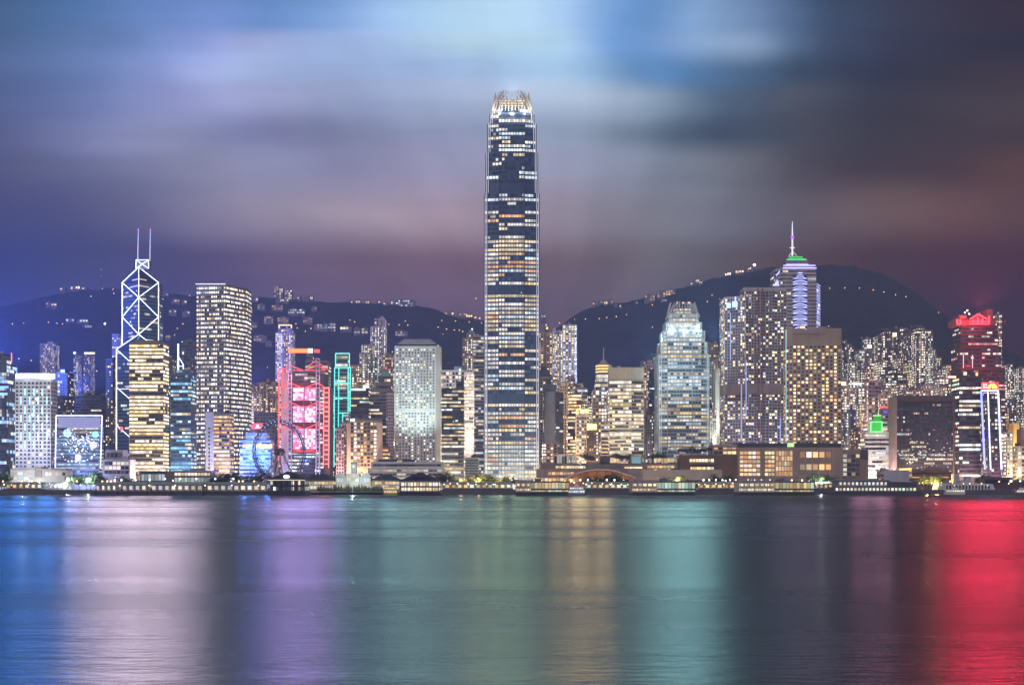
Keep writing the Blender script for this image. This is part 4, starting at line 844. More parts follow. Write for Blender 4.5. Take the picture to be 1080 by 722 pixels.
def ringed_tower():
    Y = 1610.0; t = tower('blue-glass tower with a round golden ringed crown and tall antenna', [(627, 645, 403), (628, 644, 393)], Y, 24, wall(.2, .24, .3), BLUEG, 'curtain', lit_office(.7, .6, W1, 1.0, 104), name='crowned_tower', cat='tower')
    o = tuple(t.location); cx, cyy = PX(637.3, Y), Y + 12
    b = MB(o); b.tube((cx, cyy, PZ(393, Y)), (cx, cyy, PZ(383.5, Y)), 8.2, 8.2, 20); b.build('crown_drum', wall(.5, .42, .3), t)
    for y in (391.5, 388.3, 385.2): b = MB(o); b.ring((cx, cyy, PZ(y, Y)), 8.7, .75, 26, 5, 'z'); b.build('light_ring', emit(1, .66, .28, 1.8), t)
    b = MB(o); b.tube((cx, cyy, PZ(383.5, Y)), (cx, cyy, PZ(378.5, Y)), 6.4, 2.4, 16); b.build('roof', wall(.5, .46, .42), t)
    b = MB(o); b.tube((cx, cyy, PZ(379, Y)), (cx, cyy, PZ(365, Y)), .95, .7, 6); b.build('antenna', wall(.5, .5, .55), t)
ringed_tower()
tower('beige office tower with horizontal bands and a blank stone top', [(643, 679, 387)], 1385, 24, BEIGE, glass(.03, .03, .025), 'ribbon', lit_office(.85, .72, ((WHITE, 4), (WARM, 3), (YEL, 1)), 1.15, 105), led=True, chain=[(643, 3), (666, 0), (679, 3)], lobby=6, parapet=13)
tower('green-topped apartment block peeping over the beige tower', [(675, 690, 380), (685, 698, 372.5)], 1750, 20, wall(.12, .24, .2), DKG, 'home', lit_home(.15, W1, .9, 106), name='apartment_tower', cat='apartments')
tower('pinkish apartment block behind the navy glass tower', [(678, 697, 383.5)], 1690, 18, PINK, DKG, 'home', lit_home(.5, W4, 1.2, 107), name='apartment_tower', cat='apartments', ext=[('box', 683, 688, 379.5, 383.5, 'lift_room', PINK)])
tower('navy glass tower with a few bright floors beside the teal-lit tower', [(683, 698, 389)], 1560, 20, wall(.025, .04, .07), BLUEG, 'band', lit_office(.4, .8, W1, 1.1, 108))
tower('dark ribbed block at the foot of the navy glass tower', [(679, 687.5, 437), (680, 687, 433)], 1430, 18, GREY, DKG, 'fine', lit_home(.1, W2, .8, 109), name='office_block', cat='building')
tower('black banded block tucked beside the base of the teal-lit tower', [(687, 698, 436)], 1440, 18, DARK, DKG, 'band', lit_office(.6, .6, W1, 1.0, 110), name='office_block', cat='building')
def lit_small(seed=82):
    rnd = random.Random(seed); st = {}
    def f(k, nk, seg, b, nb):
        h = k / nk
        if (k, seg) not in st:
            q = .8 if rnd.random() < .8 else .2; a = []; cur = rnd.random() < q
            for i in range(nb):
                if rnd.random() < .35: cur = rnd.random() < q
                a.append(cur)
            st[(k, seg)] = (a, pick(((WHITE, 3), (COOL, 3), (WARM, 3), (YEL, 1)), rnd), rnd.uniform(.6, 1.2))
        a, c, g = st[(k, seg)]
        if not a[b % len(a)]: return (.02, .05, .06)  # a faint teal glow is added to unlit panes here as well
        g = 1.15 * g * rnd.uniform(.4, 1.2); return (c[0] * g, c[1] * g, c[2] * g)
    return f
sm, z0, H, cx, Ya, cyy = finance_tower('skyscraper', 'smaller twin of the tallest skyscraper, floodlit pale teal with a spiked crown', 1400.0,
    [(695, 748.5, 373), (697.4, 746.5, 360), (700.2, 744.4, 348), (703.2, 741.4, 338.5), (706.6, 738.2, 329.5)], 44, 480, 704, 730, lit_small(), (), 315.5,
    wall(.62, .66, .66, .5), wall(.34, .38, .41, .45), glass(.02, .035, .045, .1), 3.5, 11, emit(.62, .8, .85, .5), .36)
for (fx, w_) in ((700, 1), (717, 1), (735, 1)):
    floodlight('rooftop floodlight washing the teal-lit tower, on the terrace below it', PX(fx, 1330), 1342, 42, (PX(fx + 2, 1400), 1402, 150), 2.6e5, (.58, .88, 1.0), 50, 1.5, .8, 'floodlights at the foot of the teal-lit tower')
for dx_ in (-13, 0, 13): lamp_in(sm, (cx + dx_, Ya - 7, z0 - 14), 12000, (.72, .95, 1.0))
for dx_ in (-22, 22): lamp_in(sm, (cx + dx_, Ya + 3, z0 - 22), 12000, (.78, 1.0, 1.0))
for dx_ in (-6, 0, 6): b = MB(tuple(sm.location)); b.ball((cx + dx_, Ya + 6, z0 + H * .9), .8, 6); b.build('beacon', AMB, sm)
floodlight('ground floodlight aimed up the porthole tower front', PX(440, 1306), 1307, PZ(486, 1300), (PX(438, 1365), 1366, 100), 4.5e5, (.74, 1.0, .96), 62, .8, .9)
floodlight('ground floodlight aimed at the bright narrow white slab', PX(494, 1420), 1418, 30, (PX(495, 1440), 1441, 90), 2.0e5, (1, .88, .8), 80, .8, .9)
floodlight('roof floodlight washing the white slab hotel', PX(36, 1310), 1310, 20, (PX(36, 1380), 1381, 80), 3.4e5, (.85, .9, 1.0), 80, .8, .9)
floodlight('ground floodlight aimed up the beige banded tower', PX(661, 1355), 1354, 24, (PX(661, 1385), 1386, 85), 2.6e5, (1, .95, .78), 85, .8, .9)

tower('dim apartment block rising right behind the teal-lit tower', [(745, 757.5, 362)], 1720, 20, CONC, DKG, 'home', lit_home(.4, W3, 1.1, 111), name='apartment_tower', cat='apartments')
tower('low-lit apartment block beside the tall curved residence', [(757, 767, 372)], 1715, 20, PINK, DKG, 'home', lit_home(.4, W4, 1.1, 112), name='apartment_tower', cat='apartments')
tower('plain white windowless slab between teal-lit tower and curved residence', [(752, 764.5, 391)], 1500, 18, wall(.72, .75, .70), GRNG, 'band', lambda *a: None, over=(60, 30, .05, .02, .1), name='slab_tower', cat='tower')
floodlight('ground floodlight washing the plain white windowless slab', PX(757, 1470), 1466, 40, (PX(758, 1500), 1501, 110), 2.6e5, (.9, 1, .93), 80, .8, .9)
tower('mint-green lit block wedged beside the plain white slab', [(746, 753, 384)], 1560, 16, wall(.4, .52, .44), DKG, 'fine', lit_home(.3, ((GRN, 2), (WARM, 1)), 1.0, 114))

# tall curved residence
def curved_residence():
    Y = 1370.0; t = thing('residence_tower', 'tall residential tower with a rounded corner and blue lights at its top', 'apartments', (PX(797, Y), Y + 18, 2.2)); o = tuple(t.location)
    m = wall(.44, .40, .41); lit = lit_home(.28, ((WARM, 4), (YEL, 2), (WHITE, 2), ((.45, .55, 1.0), 1.0)), 1.7, 121, 0.02)
    arc = [(PX(766.6 + 26.4 * math.sin(a), Y), Y + 14 * (1 - math.sin(a) ** 1.2)) for a in [math.radians(q) for q in (0, 18, 36, 54, 72, 90)]]
    arc = [(arc[0][0], arc[0][1] + 12)] + arc
    def vol(plan, yt, nm='wall', mm=None):
        b = MB(o); b.prism(plan, 2.2, PZ(yt, Y)); b.build(nm, mm or m, t)
    p1 = closed(arc, 22); vol(p1, 311)
    zmid = PZ(410, Y)
    glazing_rows(t, p1, 44, zmid - 5, 2.9, 2.5, .62, .56, .22, lit, BLUEG); glazing_rows(t, p1, zmid + 5, PZ(313, Y), 2.9, 2.5, .62, .56, .22, lit, BLUEG)
    p2 = closed(zigzag(PX(786, Y), PX(829.2, Y), Y - 2, 7, 2.2), 34); vol(p2, 305.5)
    glazing_rows(t, p2, 44, zmid - 5, 2.9, 2.5, .66, .56, .22, lit, DKG); glazing_rows(t, p2, zmid + 5, PZ(307, Y), 2.9, 2.5, .66, .56, .22, lit, DKG)
    b = MB(o); b.box(PX(785, Y), PX(829.5, Y), Y + 2, Y + 28, PZ(306, Y), PZ(302.6, Y)); b.build('plant_room', wall(.5, .49, .48), t)
    b = MB(o); b.box(PX(786, Y), PX(828, Y), Y + 4, Y + 26, PZ(302.6, Y), PZ(301.4, Y)); b.build('roof_edge', DARK, t)
    b = MB(o); b.box(PX(765.8, Y), PX(829.6, Y), Y - 2.6, Y + 30, zmid - 5, zmid + 4.6); b.build('refuge_floor', wall(.33, .27, .26), t)
    for (x0, x1, y0, y1, d) in ((767, 771, 319, 324, 6.5), (772.5, 777.5, 318, 323.5, 3.2)):
        b = MB(o); b.box(PX(x0, Y), PX(x1, Y), Y + d - 5, Y + d - 1, PZ(y1, Y), PZ(y0, Y)); b.build('blue_light', emit(.4, .55, 1.0, 2.2), t)
    b = MB(o); b.box(PX(775, Y), PX(776.4, Y), Y - .5, Y + 1, PZ(319, Y), PZ(313, Y)); b.build('blue_light', emit(.4, .55, 1.0, 2.2), t)
    for x in (798.5, 803): b = MB(o); b.box(PX(x, Y), PX(x + .9, Y), Y - 3.4, Y - 2.2, 40, PZ(304, Y)); b.build('pier', wall(.26, .16, .12), t)
    for (x, yt, yb) in ((781, 405, 465), (769.5, 330, 380), (786, 380, 440), (822, 440, 466)): b = MB(o); b.box(PX(x, Y), PX(x + 1, Y), Y - 2.9, Y - 2.3, PZ(yb, Y), PZ(yt, Y)); b.build('light_bar', emit(.45, .55, 1.0, .8), t)
curved_residence()
# neon spired tower
def spired_tower():
    Y = 1610.0; t = thing('spired_tower', 'steel tower with violet neon ribs, a green lit cap and a glowing spire', 'skyscraper', (PX(842, Y), Y + 20, 2.2)); o = tuple(t.location)
    m = wall(.36, .35, .38, .45)
    plan = [(PX(815.5, Y), Y + 16), (PX(825.4, Y), Y), (PX(860.8, Y), Y), (PX(867.4, Y), Y + 12), (PX(867.4, Y), Y + 44), (PX(815.5, Y), Y + 44)]
    b = MB(o); b.prism(plan, 2.2, PZ(300, Y)); b.build('wall', m, t)
    plan_b = [(PX(819, Y), Y + 10), (PX(825.4, Y), Y), (PX(860.8, Y), Y), (PX(861.5, Y), Y + 12), (PX(861.5, Y), Y + 40), (PX(819, Y), Y + 40)]
    b = MB(o); b.prism(plan_b, PZ(300, Y), PZ(282, Y)); b.build('wall', m, t)
    lit = lit_office(.35, .4, W1, 1.1, 131)
    glazing_rows(t, plan, 60, PZ(300, Y), 4.0, 3.2, .85, .45, .28, lit, DKG); glazing_rows(t, plan_b, PZ(300, Y), PZ(284, Y), 4.0, 3.2, .85, .45, .28, lit, DKG)
    NE = emit(.42, .40, 1.0, 2.8)
    def tube(a, c, r=.5, mm=NE, d=-1.0): b = MB(o); b.tube((PX(a[0], Y), Y + d, PZ(a[1], Y)), (PX(c[0], Y), Y + d, PZ(c[1], Y)), r, r, 5); b.build('neon_tube', mm, t)
    tube((825.4, 282.6), (861, 282.6), .6); tube((826, 280), (860, 280), .5); tube((819.5, 290), (825.2, 282.4), .6, NE, 4)
    b = MB(o); b.box(PX(828, Y), PX(859, Y), Y + 4, Y + 36, PZ(282, Y), PZ(278, Y)); b.build('upper_tier', m, t)
    b = MB(o); b.box(PX(829.5, Y), PX(853.5, Y), Y + 6, Y + 32, PZ(278.2, Y), PZ(273, Y)); b.build('upper_tier', wall(.2, .22, .26), t)
    tube((830, 278.2), (853.5, 278.2), .5, NE, 4)
    b = MB(o); b.hip(PX(830.5, Y), PX(852, Y), Y + 7, Y + 30, PZ(273, Y), PZ(268, Y), 5, 5); b.build('roof', wall(.1, .3, .14), t)
    tube((831, 272.6), (851.6, 272.6), .7, emit(.1, .8, .2, 1.6), 6); tube((834, 270), (848, 270), .6, emit(.1, .8, .2, 1.2), 8)
    cx = PX(839, Y)
    for s in (-5, 5): b = MB(o); b.tube((cx + s, Y + 14, PZ(268.5, Y)), (cx, Y + 18, PZ(262, Y)), .5, .4, 5); b.build('spire_leg', emit(.8, .75, .7, .8), t)
    SP = emit(.72, .70, 1.0, 1.5)
    b = MB(o); b.tube((cx, Y + 18, PZ(268, Y)), (cx, Y + 18, PZ(247, Y)), 1.1, .95, 6); b.build('spire', emit(.85, .72, .9, 1.3), t)
    b = MB(o); b.tube((cx, Y + 18, PZ(247, Y)), (cx, Y + 18, PZ(230.3, Y)), .95, .35, 6); b.build('spire', SP, t)
    b = MB(o); b.tube((cx - 3, Y + 18, PZ(258.4, Y)), (cx + 3, Y + 18, PZ(258.4, Y)), .6, .6, 6); b.build('crosstree', emit(.8, .9, .7, 1), t)
    b = MB(o); b.ball((cx, Y + 18, PZ(247.2, Y)), 2.3, 8); b.build('spire_globe', emit(.35, .12, .95, 1.8), t)
    # ribbed light column on the front: arched neon ribs, pointed head
    for k in range(30):
        y = 288 + 2.05 * k; w = min(7.6, 2.2 + k * 1.9) if k < 4 else 7.6
        b = MB(o); pts = []
        for q in range(7):
            tq = q / 6 - .5; pts.append((PX(843.6 + 2 * w * tq, Y), Y - .8 - 2.2 * (1 - (2 * tq) ** 2), PZ(y + 1.6 * (2 * tq) ** 2 * (1 if k % 3 else -.4), Y)))
        for a, c in zip(pts, pts[1:]): b.tube(a, c, .3, .3, 4)
        b.build('neon_rib', emit(.50, .52, 1.0, 2.2 if k % 4 else 3.4), t)
    b = MB(o); b.prism([(PX(836.2, Y), Y - .5), (PX(843.6, Y), Y - 2.2), (PX(851, Y), Y - .5)], 60, PZ(290, Y)); b.build('bay_front', glass(.05, .07, .14), t)
    for k in range(6): tube((815.8 + k * .75, 303.5 - 1.7 * k), (823.5 - k * .4, 303.5 - 1.7 * k), .55, emit(.45, .5, 1, 2.4), 5)
    for k in range(17): b = MB(o); b.tube((PX(861.5, Y), Y - .2, PZ(299 + 2.8 * k, Y)), (PX(867.3, Y), Y + 11, PZ(300.2 + 2.8 * k, Y)), .42, .42, 4); b.build('neon_rib', emit(.42, .45, 1, 2.2), t)
spired_tower()
t = tower('brown hotel tower with a full grid of warm lit windows', [(830, 887.5, 346)], 1352, 26, wall(.42, .33, .25), glass(.03, .025, .02), 'hotel', lit_home(.62, ((WARM, 5), (YEL, 3), (ORG, 2)), 1.35, 132, 0), over=(3.3, 3.95, .58, .54, .22), name='hotel', cat='hotel', chain=[(830, 7), (836, 0), (887.5, 0)], lobby=44, parapet=16, ext=[
    ('box', 836, 870, 347, 352, 'sign_band', wall(.42, .34, .3), -.8, 1.0), ('strip', [(830.4, 347), (830.4, 466)], .6, emit(.5, .9, 1, .6), -7), ('box', 867, 879, 343.6, 344.4, 'crane_arm', DSTEEL, 10, 1.5), ('box', 845, 849, 343, 346, 'plant_room', AMB, 8, 4)])

# ---------------------------------------------------------------- eastern apartment cluster
def flats(label, tiers, Y, seed, wm=CONC, zig=(5, 3), p=.4, cols=W1, s=1.5, core=.12, ext=(), name='apartment_tower', depth=20):
    return tower(label, tiers, Y, depth, wm, DKG, 'home', lit_home(p, cols, s, seed, core), zig=zig, ext=ext, name=name, cat='apartments')
FL = wall(.27, .22, .21); FL2 = wall(.20, .16, .16); FL3 = wall(.36, .31, .30)
flats('apartment tower with a bright stair column just beside the warm-lit hotel', [(887, 899, 362), (889, 894, 358)], 1760, 141, FL, (4, 2.5), .45, W1, 1.4, .25)
flats('thin apartment tower next to the one with a bright stair column', [(898, 903, 367)], 1790, 142, FL2, (2, 2), .3)
flats('pale apartment tower with a white lamp fan on its roof edge', [(902, 922.5, 368.5), (909, 919.5, 356)], 1740, 143, FL3, (6, 3), .4, W2, 1.4, .15, ext=[('sign', 914.5, 918.5, 364, 367, emit(1, .85, .7, 3.5), 'roof_lamp', 3)])
flats('broad dark apartment tower left of the tall plain slab', [(921, 945, 352.5), (929, 940, 347.5)], 1750, 144, FL2, (7, 3), .33, W1, 1.3, .08, ext=[('hip', 930, 939, 345.5, 347.5, 3, FL2), ('sign', 941, 945, 351, 355, WARMT, 'roof_lamp', 2)])
flats('tall plain pinkish slab standing out among the dark apartment towers', [(944.5, 956, 345.5)], 1765, 145, wall(.34, .28, .30), (2, 3), .12)
flats('apartment tower tight between the plain slab and the brightest tower', [(954, 963, 352.5), (956, 961, 347)], 1735, 146, FL2, (3, 3), .25)
flats('brightest apartment tower of the eastern cluster, topped by little gables', [(962, 984, 347.5), (963.5, 976, 344.5)], 1745, 147, FL, (7, 3), .55, W1, 1.5, .25, ext=[('hip', 965, 975, 342.5, 344.5, 3, FL), ('mast', 963.6, 341, 345, .4, STEEL), ('mast', 973.5, 341, 344.5, .4, STEEL)])
flats('shorter apartment tower stepping down beside the brightest one', [(983.5, 994, 376), (985, 989, 373)], 1770, 148, FL, (4, 2.5), .35, W4)
flats('dark teal apartment block with a brown roof house in the middle of the cluster', [(929, 956, 394), (937, 947, 388)], 1640, 149, wall(.10, .12, .12), (7, 2.5), .4, W1, 1.4, .12)
tower('pink gridded tower with wide dark windows', [(911.5, 929.5, 401)], 1560, 20, wall(.42, .27, .28), glass(.03, .025, .035), 'grid', lit_home(.14, W3, 1.0, 150), over=(4.2, 3.8, .76, .6, .2))
flats('jumble-roofed apartment block low beside the warm-lit hotel', [(886, 912, 408), (888, 895, 400), ], 1620, 151, FL3, (7, 3), .5, W1, 1.5, .15, ext=[('sign', 886, 892, 402.5, 406, WARMT, 'roof_lamp'), ('sign', 899, 908, 403.6, 405.6, COOLT, 'roof_lamp')])
flats('grey apartment slab in front of the jumble-roofed block', [(887, 897, 434)], 1500, 152, wall(.3, .28, .29), (3, 2), .25, W2, 1.0)
tower('narrow blue-painted office slab among the apartment blocks', [(896.5, 902.5, 431.5)], 1520, 14, wall(.09, .15, .34), BLUEG, 'fine', lit_home(.08, W2, .9, 153))
flats('narrow dark apartment block beside the blue-painted slab', [(902, 908.5, 450)], 1490, 154, FL2, (2, 2), .3, W4)
flats('tan apartment block behind the green-lit building', [(904, 914, 425)], 1590, 155, FL3, (3, 2.5), .4, W4)
tower('small office tower with a glowing red domed head', [(929, 938.5, 436), (931, 937.5, 430)], 1440, 16, wall(.3, .26, .32), DKG, 'band', lit_office(.4, .5, W2, 1.0, 156), ext=[('hip', 931, 937.5, 427.6, 430, 3, emit(.9, .08, .10, 2.5)), ('sign', 931.3, 935.8, 432.5, 436, emit(.2, .22, .9, .6), 'blue_screen')])
t = tower('white banded office block carrying a bright green light box', [(907.5, 938, 455), (911, 936, 444)], 1380, 18, WHT, DKG, 'ribbon', lit_office(.85, .8, W1, .95, 157), over=(4.2, 3.2, .95, .46, .3), ext=[
    ('sign', 918, 930, 444.5, 455, GREENL, 'green_screen'), ('sign', 921, 929, 438, 444, emit(.08, .5, .05, .7), 'green_screen')], name='office_block', cat='building')
for (xl, xr, yt, yb) in ((918, 930, 444.3, 445), (918, 930, 454.6, 455.3), (917.8, 918.6, 444.3, 455.3), (929.4, 930.2, 444.3, 455.3), (920.5, 929, 437.6, 438.4)):
    add_ext(t, 1380, 18, ('sign', xl, xr, yt, yb, emit(.2, 1, .3, 2.5), 'screen_edge', .5), None)
for i, (lab, ti, Y, wm) in enumerate((('low pinkish house block with lamps under the brightest apartment tower', [(968, 985, 410), (974, 981, 405)], 1600, PINK), ('dark low roof block just above the dark glass slab', [(950, 970, 411)], 1560, FL2),
    ('grey apartment block with many white lamps behind the banded tower', [(985, 1004, 398), (988, 996, 394)], 1640, FL3), ('brick-red low block beside the pinkish house block', [(961, 971, 409)], 1580, wall(.30, .1, .08)),
    ('thin grey block under the red-topped tower', [(995, 1005, 407)], 1500, FL))):
    flats(lab, ti, Y, 160 + i, wm, (4, 2.5), .45, W1, 1.4, .1, name='apartment_block')
# dark glass slab; its sparkling reflections are put on as small glowing boxes
t = tower('wide dark glass slab with a pale end pier and scattered white-lit floors', [(938, 1008, 423)], 1352, 26, wall(.05, .045, .05), glass(.02, .022, .025, .1), 'curtain', lit_office(.42, .45, W1, .8, 171), over=(3.9, 2.0, .8, .45, .3), lobby=8)
b = MB(tuple(t.location)); Yt = 1352; b.box(PX(937.5, Yt + 26), PX(945.5, Yt), Yt - 2, Yt + 27, 2.2, PZ(418, Yt)); b.build('end_pier', wall(.36, .26, .25), t)
b = MB(tuple(t.location)); b.box(PX(939, Yt + 24), PX(1007.4, Yt), Yt - 1, Yt + 24, PZ(423, Yt), PZ(417, Yt)); b.build('roof_parapet', wall(.10, .08, .08), t)
b = MB(tuple(t.location)); b.box(PX(1004.6, Yt), PX(1008.2, Yt), Yt - 1.6, Yt + 1, 2.2, PZ(422, Yt)); b.build('end_pier', wall(.17, .1, .09), t)
rnd = random.Random(9)
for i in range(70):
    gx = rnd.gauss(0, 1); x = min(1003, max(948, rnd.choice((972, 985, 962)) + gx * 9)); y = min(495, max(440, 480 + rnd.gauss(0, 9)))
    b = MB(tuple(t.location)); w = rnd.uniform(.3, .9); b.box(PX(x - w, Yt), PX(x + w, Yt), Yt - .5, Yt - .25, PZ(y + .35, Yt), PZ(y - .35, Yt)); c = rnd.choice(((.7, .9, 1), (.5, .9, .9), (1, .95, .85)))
    b.build('painted_glint', emit(*c, rnd.choice((.7, 1.1))), t)  # reflection glint put on as a small glowing box
# red crowned tower
t = tower('dark tower with a blazing red neon crown and gabled roof', [(1003, 1060, 388), (1003.5, 1056, 365), (1005, 1052, 343)], 1460, 30, wall(.13, .07, .08), glass(.02, .015, .018), 'ribbon', lit_office(.6, .5, ((WHITE, 3), (PNK, 3), ((1, .35, .35), 2)), 1.1, 181), led=True, over=(3.6, 2.8, .95, .46, .3), ext=[
    ('box', 1008, 1050, 336, 343, 'crown_block', wall(.35, .12, .12)), ('hip', 1022, 1044, 330, 337, 10, wall(.4, .14, .14)), ('box', 1012, 1020, 332, 337, 'roof_house', wall(.3, .16, .16)), ('box', 1041, 1047, 326, 336, 'roof_house', wall(.3, .14, .14))])
RCR = emit(1.0, .055, .085, 3.2)
for a, c in (((1009, 342), (1013, 342)), ((1022, 341.6), (1043, 341.6)), ((1022, 339), (1043, 339)), ((1023, 336.5), (1031.5, 331)), ((1031.5, 331), (1041, 336.5)), ((1009, 337), (1009, 342)), ((1012.8, 337), (1012.8, 342)), ((1026, 337), (1026, 341)), ((1031, 334), (1031, 341)), ((1036, 336), (1036, 341)), ((1043, 333), (1043, 341))):
    add_ext(t, 1460, 30, ('strip', [a, c], .75, RCR), None)
for (x, y) in ((1017.5, 329.6), (1022, 331), (1020, 327.4)): add_ext(t, 1460, 30, ('sign', x - .8, x + .8, y - .7, y + .7, emit(.95, 1, .9, 3), 'roof_lamp'), None)
for xs in ((1015.8, 1015.8), (1025.4, 1025.4)): add_ext(t, 1460, 30, ('strip', [(xs[0], 374), (xs[1], 388)], .35, emit(1, .8, .85, 1.2)), None)
lamp_in(t, (PX(1031, 1455), 1452, PZ(338, 1455)), 30000, (1, .08, .1), 3); lamp_in(t, (PX(1020, 1430), 1428, 130), 26000, (1, .06, .1), 3); lamp_in(t, (PX(1042, 1430), 1428, 130), 26000, (1, .06, .1), 3); lamp_in(t, (PX(1011, 1455), 1452, PZ(338, 1455)), 20000, (1, .08, .1), 2)  # lamps at the red crown, and unseen ones added before the facade
flats('slim pinkish apartment tower directly behind the red neon crown', [(1049, 1059, 330.5)], 1600, 182, wall(.4, .26, .26), (3, 2), .45, W3, 1.4, .2)
t = tower('banded office tower with bright floors in front of the red-crowned tower', [(1004, 1036, 396)], 1340, 22, wall(.08, .07, .075), DKG, 'ribbon', lit_office(.55, .95, ((WHITE, 4), (GRN, 2), (WARM, 2), (COOL, 1)), 1.35, 183), lobby=12, over=(4.0, 3.2, .95, .5, .28), ext=[
    ('box', 1009, 1014.5, 389, 396, 'roof_house', DARK), ('box', 1021, 1027, 390, 396, 'roof_house', DARK), ('sign', 1016, 1019.5, 392, 395.6, emit(.9, .9, .6, 1.2)), ('sign', 1000, 1008, 396.4, 398.4, emit(1, .55, .35, 3.0)), ('sign', 1029, 1031, 393, 396, YELS)])
t = tower('dark tower edged with blue-white neon under a red sign with a yellow half disc', [(1034, 1056, 411)], 1315, 20, wall(.05, .05, .07), DKG, 'grid', lit_home(.22, W1, 1.1, 184), lobby=10, ext=[
    ('strip', [(1034.5, 411.5), (1038.5, 495)], .85, emit(.25, .28, 1, 3)), ('strip', [(1041.6, 413), (1044.5, 495)], .6, emit(.75, .78, 1, 2.2)), ('strip', [(1052.5, 413), (1056, 495)], .75, emit(.6, .65, 1, 3)), ('strip', [(1034.5, 411.8), (1053, 411.8)], .55, emit(.75, .78, 1, 2.6)),
    ('sign', 1035, 1053, 403, 410.8, emit(1, .05, .07, 2.6), 'red_sign'), ('sign', 1037, 1040.5, 413.5, 414.5, emit(.8, .8, 1, 1)), ('sign', 1044, 1051, 413.5, 415, emit(.8, .8, 1, 1))])
b = MB(tuple(t.location)); Yt = 1313.6; pts = [(PX(1046.6 + 5.2 * math.cos(a), Yt), Yt, PZ(409.6 - 5.2 * math.sin(a), Yt)) for a in [math.pi * q / 14 for q in range(15)]]
b.mesh([(x, y - .3, z) for x, y, z in pts] + [(x, y + .2, z) for x, y, z in pts], [tuple(range(14, -1, -1))] + [(i, i + 1, 16 + i, 15 + i) for i in range(14)]); b.build('sign_disc', emit(1, .72, .12, 2.6), t)
b = MB(tuple(t.location)); b.ball((PX(1045.5, Yt), Yt - .2, PZ(408.6, Yt)), 1.0, 8); b.build('sign_emblem', emit(.9, .1, .05, 1.2), t)
for (xl, xr, yt, yb) in ((1036.4, 1038, 404.4, 409.6), (1038.8, 1040.4, 404.4, 406.4), (1038.8, 1040.4, 407.4, 409.6)): add_ext(t, 1313.5, 20, ('sign', xl, xr, yt, yb, emit(1, .55, .55, 2), 'sign_lettering', .5), None)
flats('apartment tower with bright stairwell at the eastern edge, nearest the red crown', [(1057, 1069.5, 383)], 1800, 185, FL, (4, 2.5), .5, W1, 1.5, .2)
flats('apartment tower at the very eastern edge, cut off by the picture', [(1068.5, 1090, 387)], 1820, 186, FL3, (6, 2.5), .5, W1, 1.5, .15)
flats('grey mid-rise flats behind the blue-neon tower', [(1054, 1072, 420)], 1640, 187, FL, (5, 2.5), .4, W2, 1.3)
tower('pale low office block between blue-neon tower and yellow-washed slab', [(1056, 1068, 455)], 1360, 16, wall(.5, .46, .42), DKG, 'grid', lit_home(.5, W1, 1.2, 188), name='office_block', cat='building')
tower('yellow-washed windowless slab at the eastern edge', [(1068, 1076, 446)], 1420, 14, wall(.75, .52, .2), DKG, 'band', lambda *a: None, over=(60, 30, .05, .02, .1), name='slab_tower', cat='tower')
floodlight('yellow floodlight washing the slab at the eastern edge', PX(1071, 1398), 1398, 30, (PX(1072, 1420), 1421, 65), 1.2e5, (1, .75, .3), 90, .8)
tower('tan low gridded block at the corner of the eastern edge', [(1067, 1092, 470)], 1350, 16, wall(.45, .38, .3), DKG, 'grid', lit_home(.4, W4, 1.2, 190), name='office_block', cat='building', ext=[('box', 1077, 1090, 452, 470, 'upper_block', wall(.3, .2, .17))])
# infill seen between the named towers
for i, (lab, ti, Y, wm) in enumerate((
    ('grey shaft glimpsed between the turquoise outlined tower and tan hotel', [(349, 356, 415)], 1600, GREY), ('dim apartment block low behind the green pyramid roof', [(410, 418, 400)], 1700, CONC),
    ('cream stepped block at the feet of the joined apartment shafts', [(583, 600, 402)], 1700, PALE), ('small block of lit flats at the foot of the slate-grey slab', [(572, 588, 466)], 1350, PINK),
    ('pale mid-rise peeping between orange balconies and slim tower', [(611, 627, 424)], 1600, CONC), ('brown mid-rise behind the warm bay tower', [(630, 645, 420)], 1560, BRN),
    ('apartment block filling the gap behind the white slab and curved residence', [(760, 770, 400)], 1640, PINK), ('grey block low beside the foot of the teal-lit tower', [(744, 756, 430)], 1480, CONC),
    ('pinkish block crowded behind the red domed head', [(926, 942, 415)], 1540, PINK), ('grey flats above the green-lit building', [(905, 913, 415)], 1640, FL))):
    flats(lab, ti, Y, 200 + i, wm, (4, 2.5), .5, W4 if i % 2 else W1, 1.2, .1, name='apartment_block')

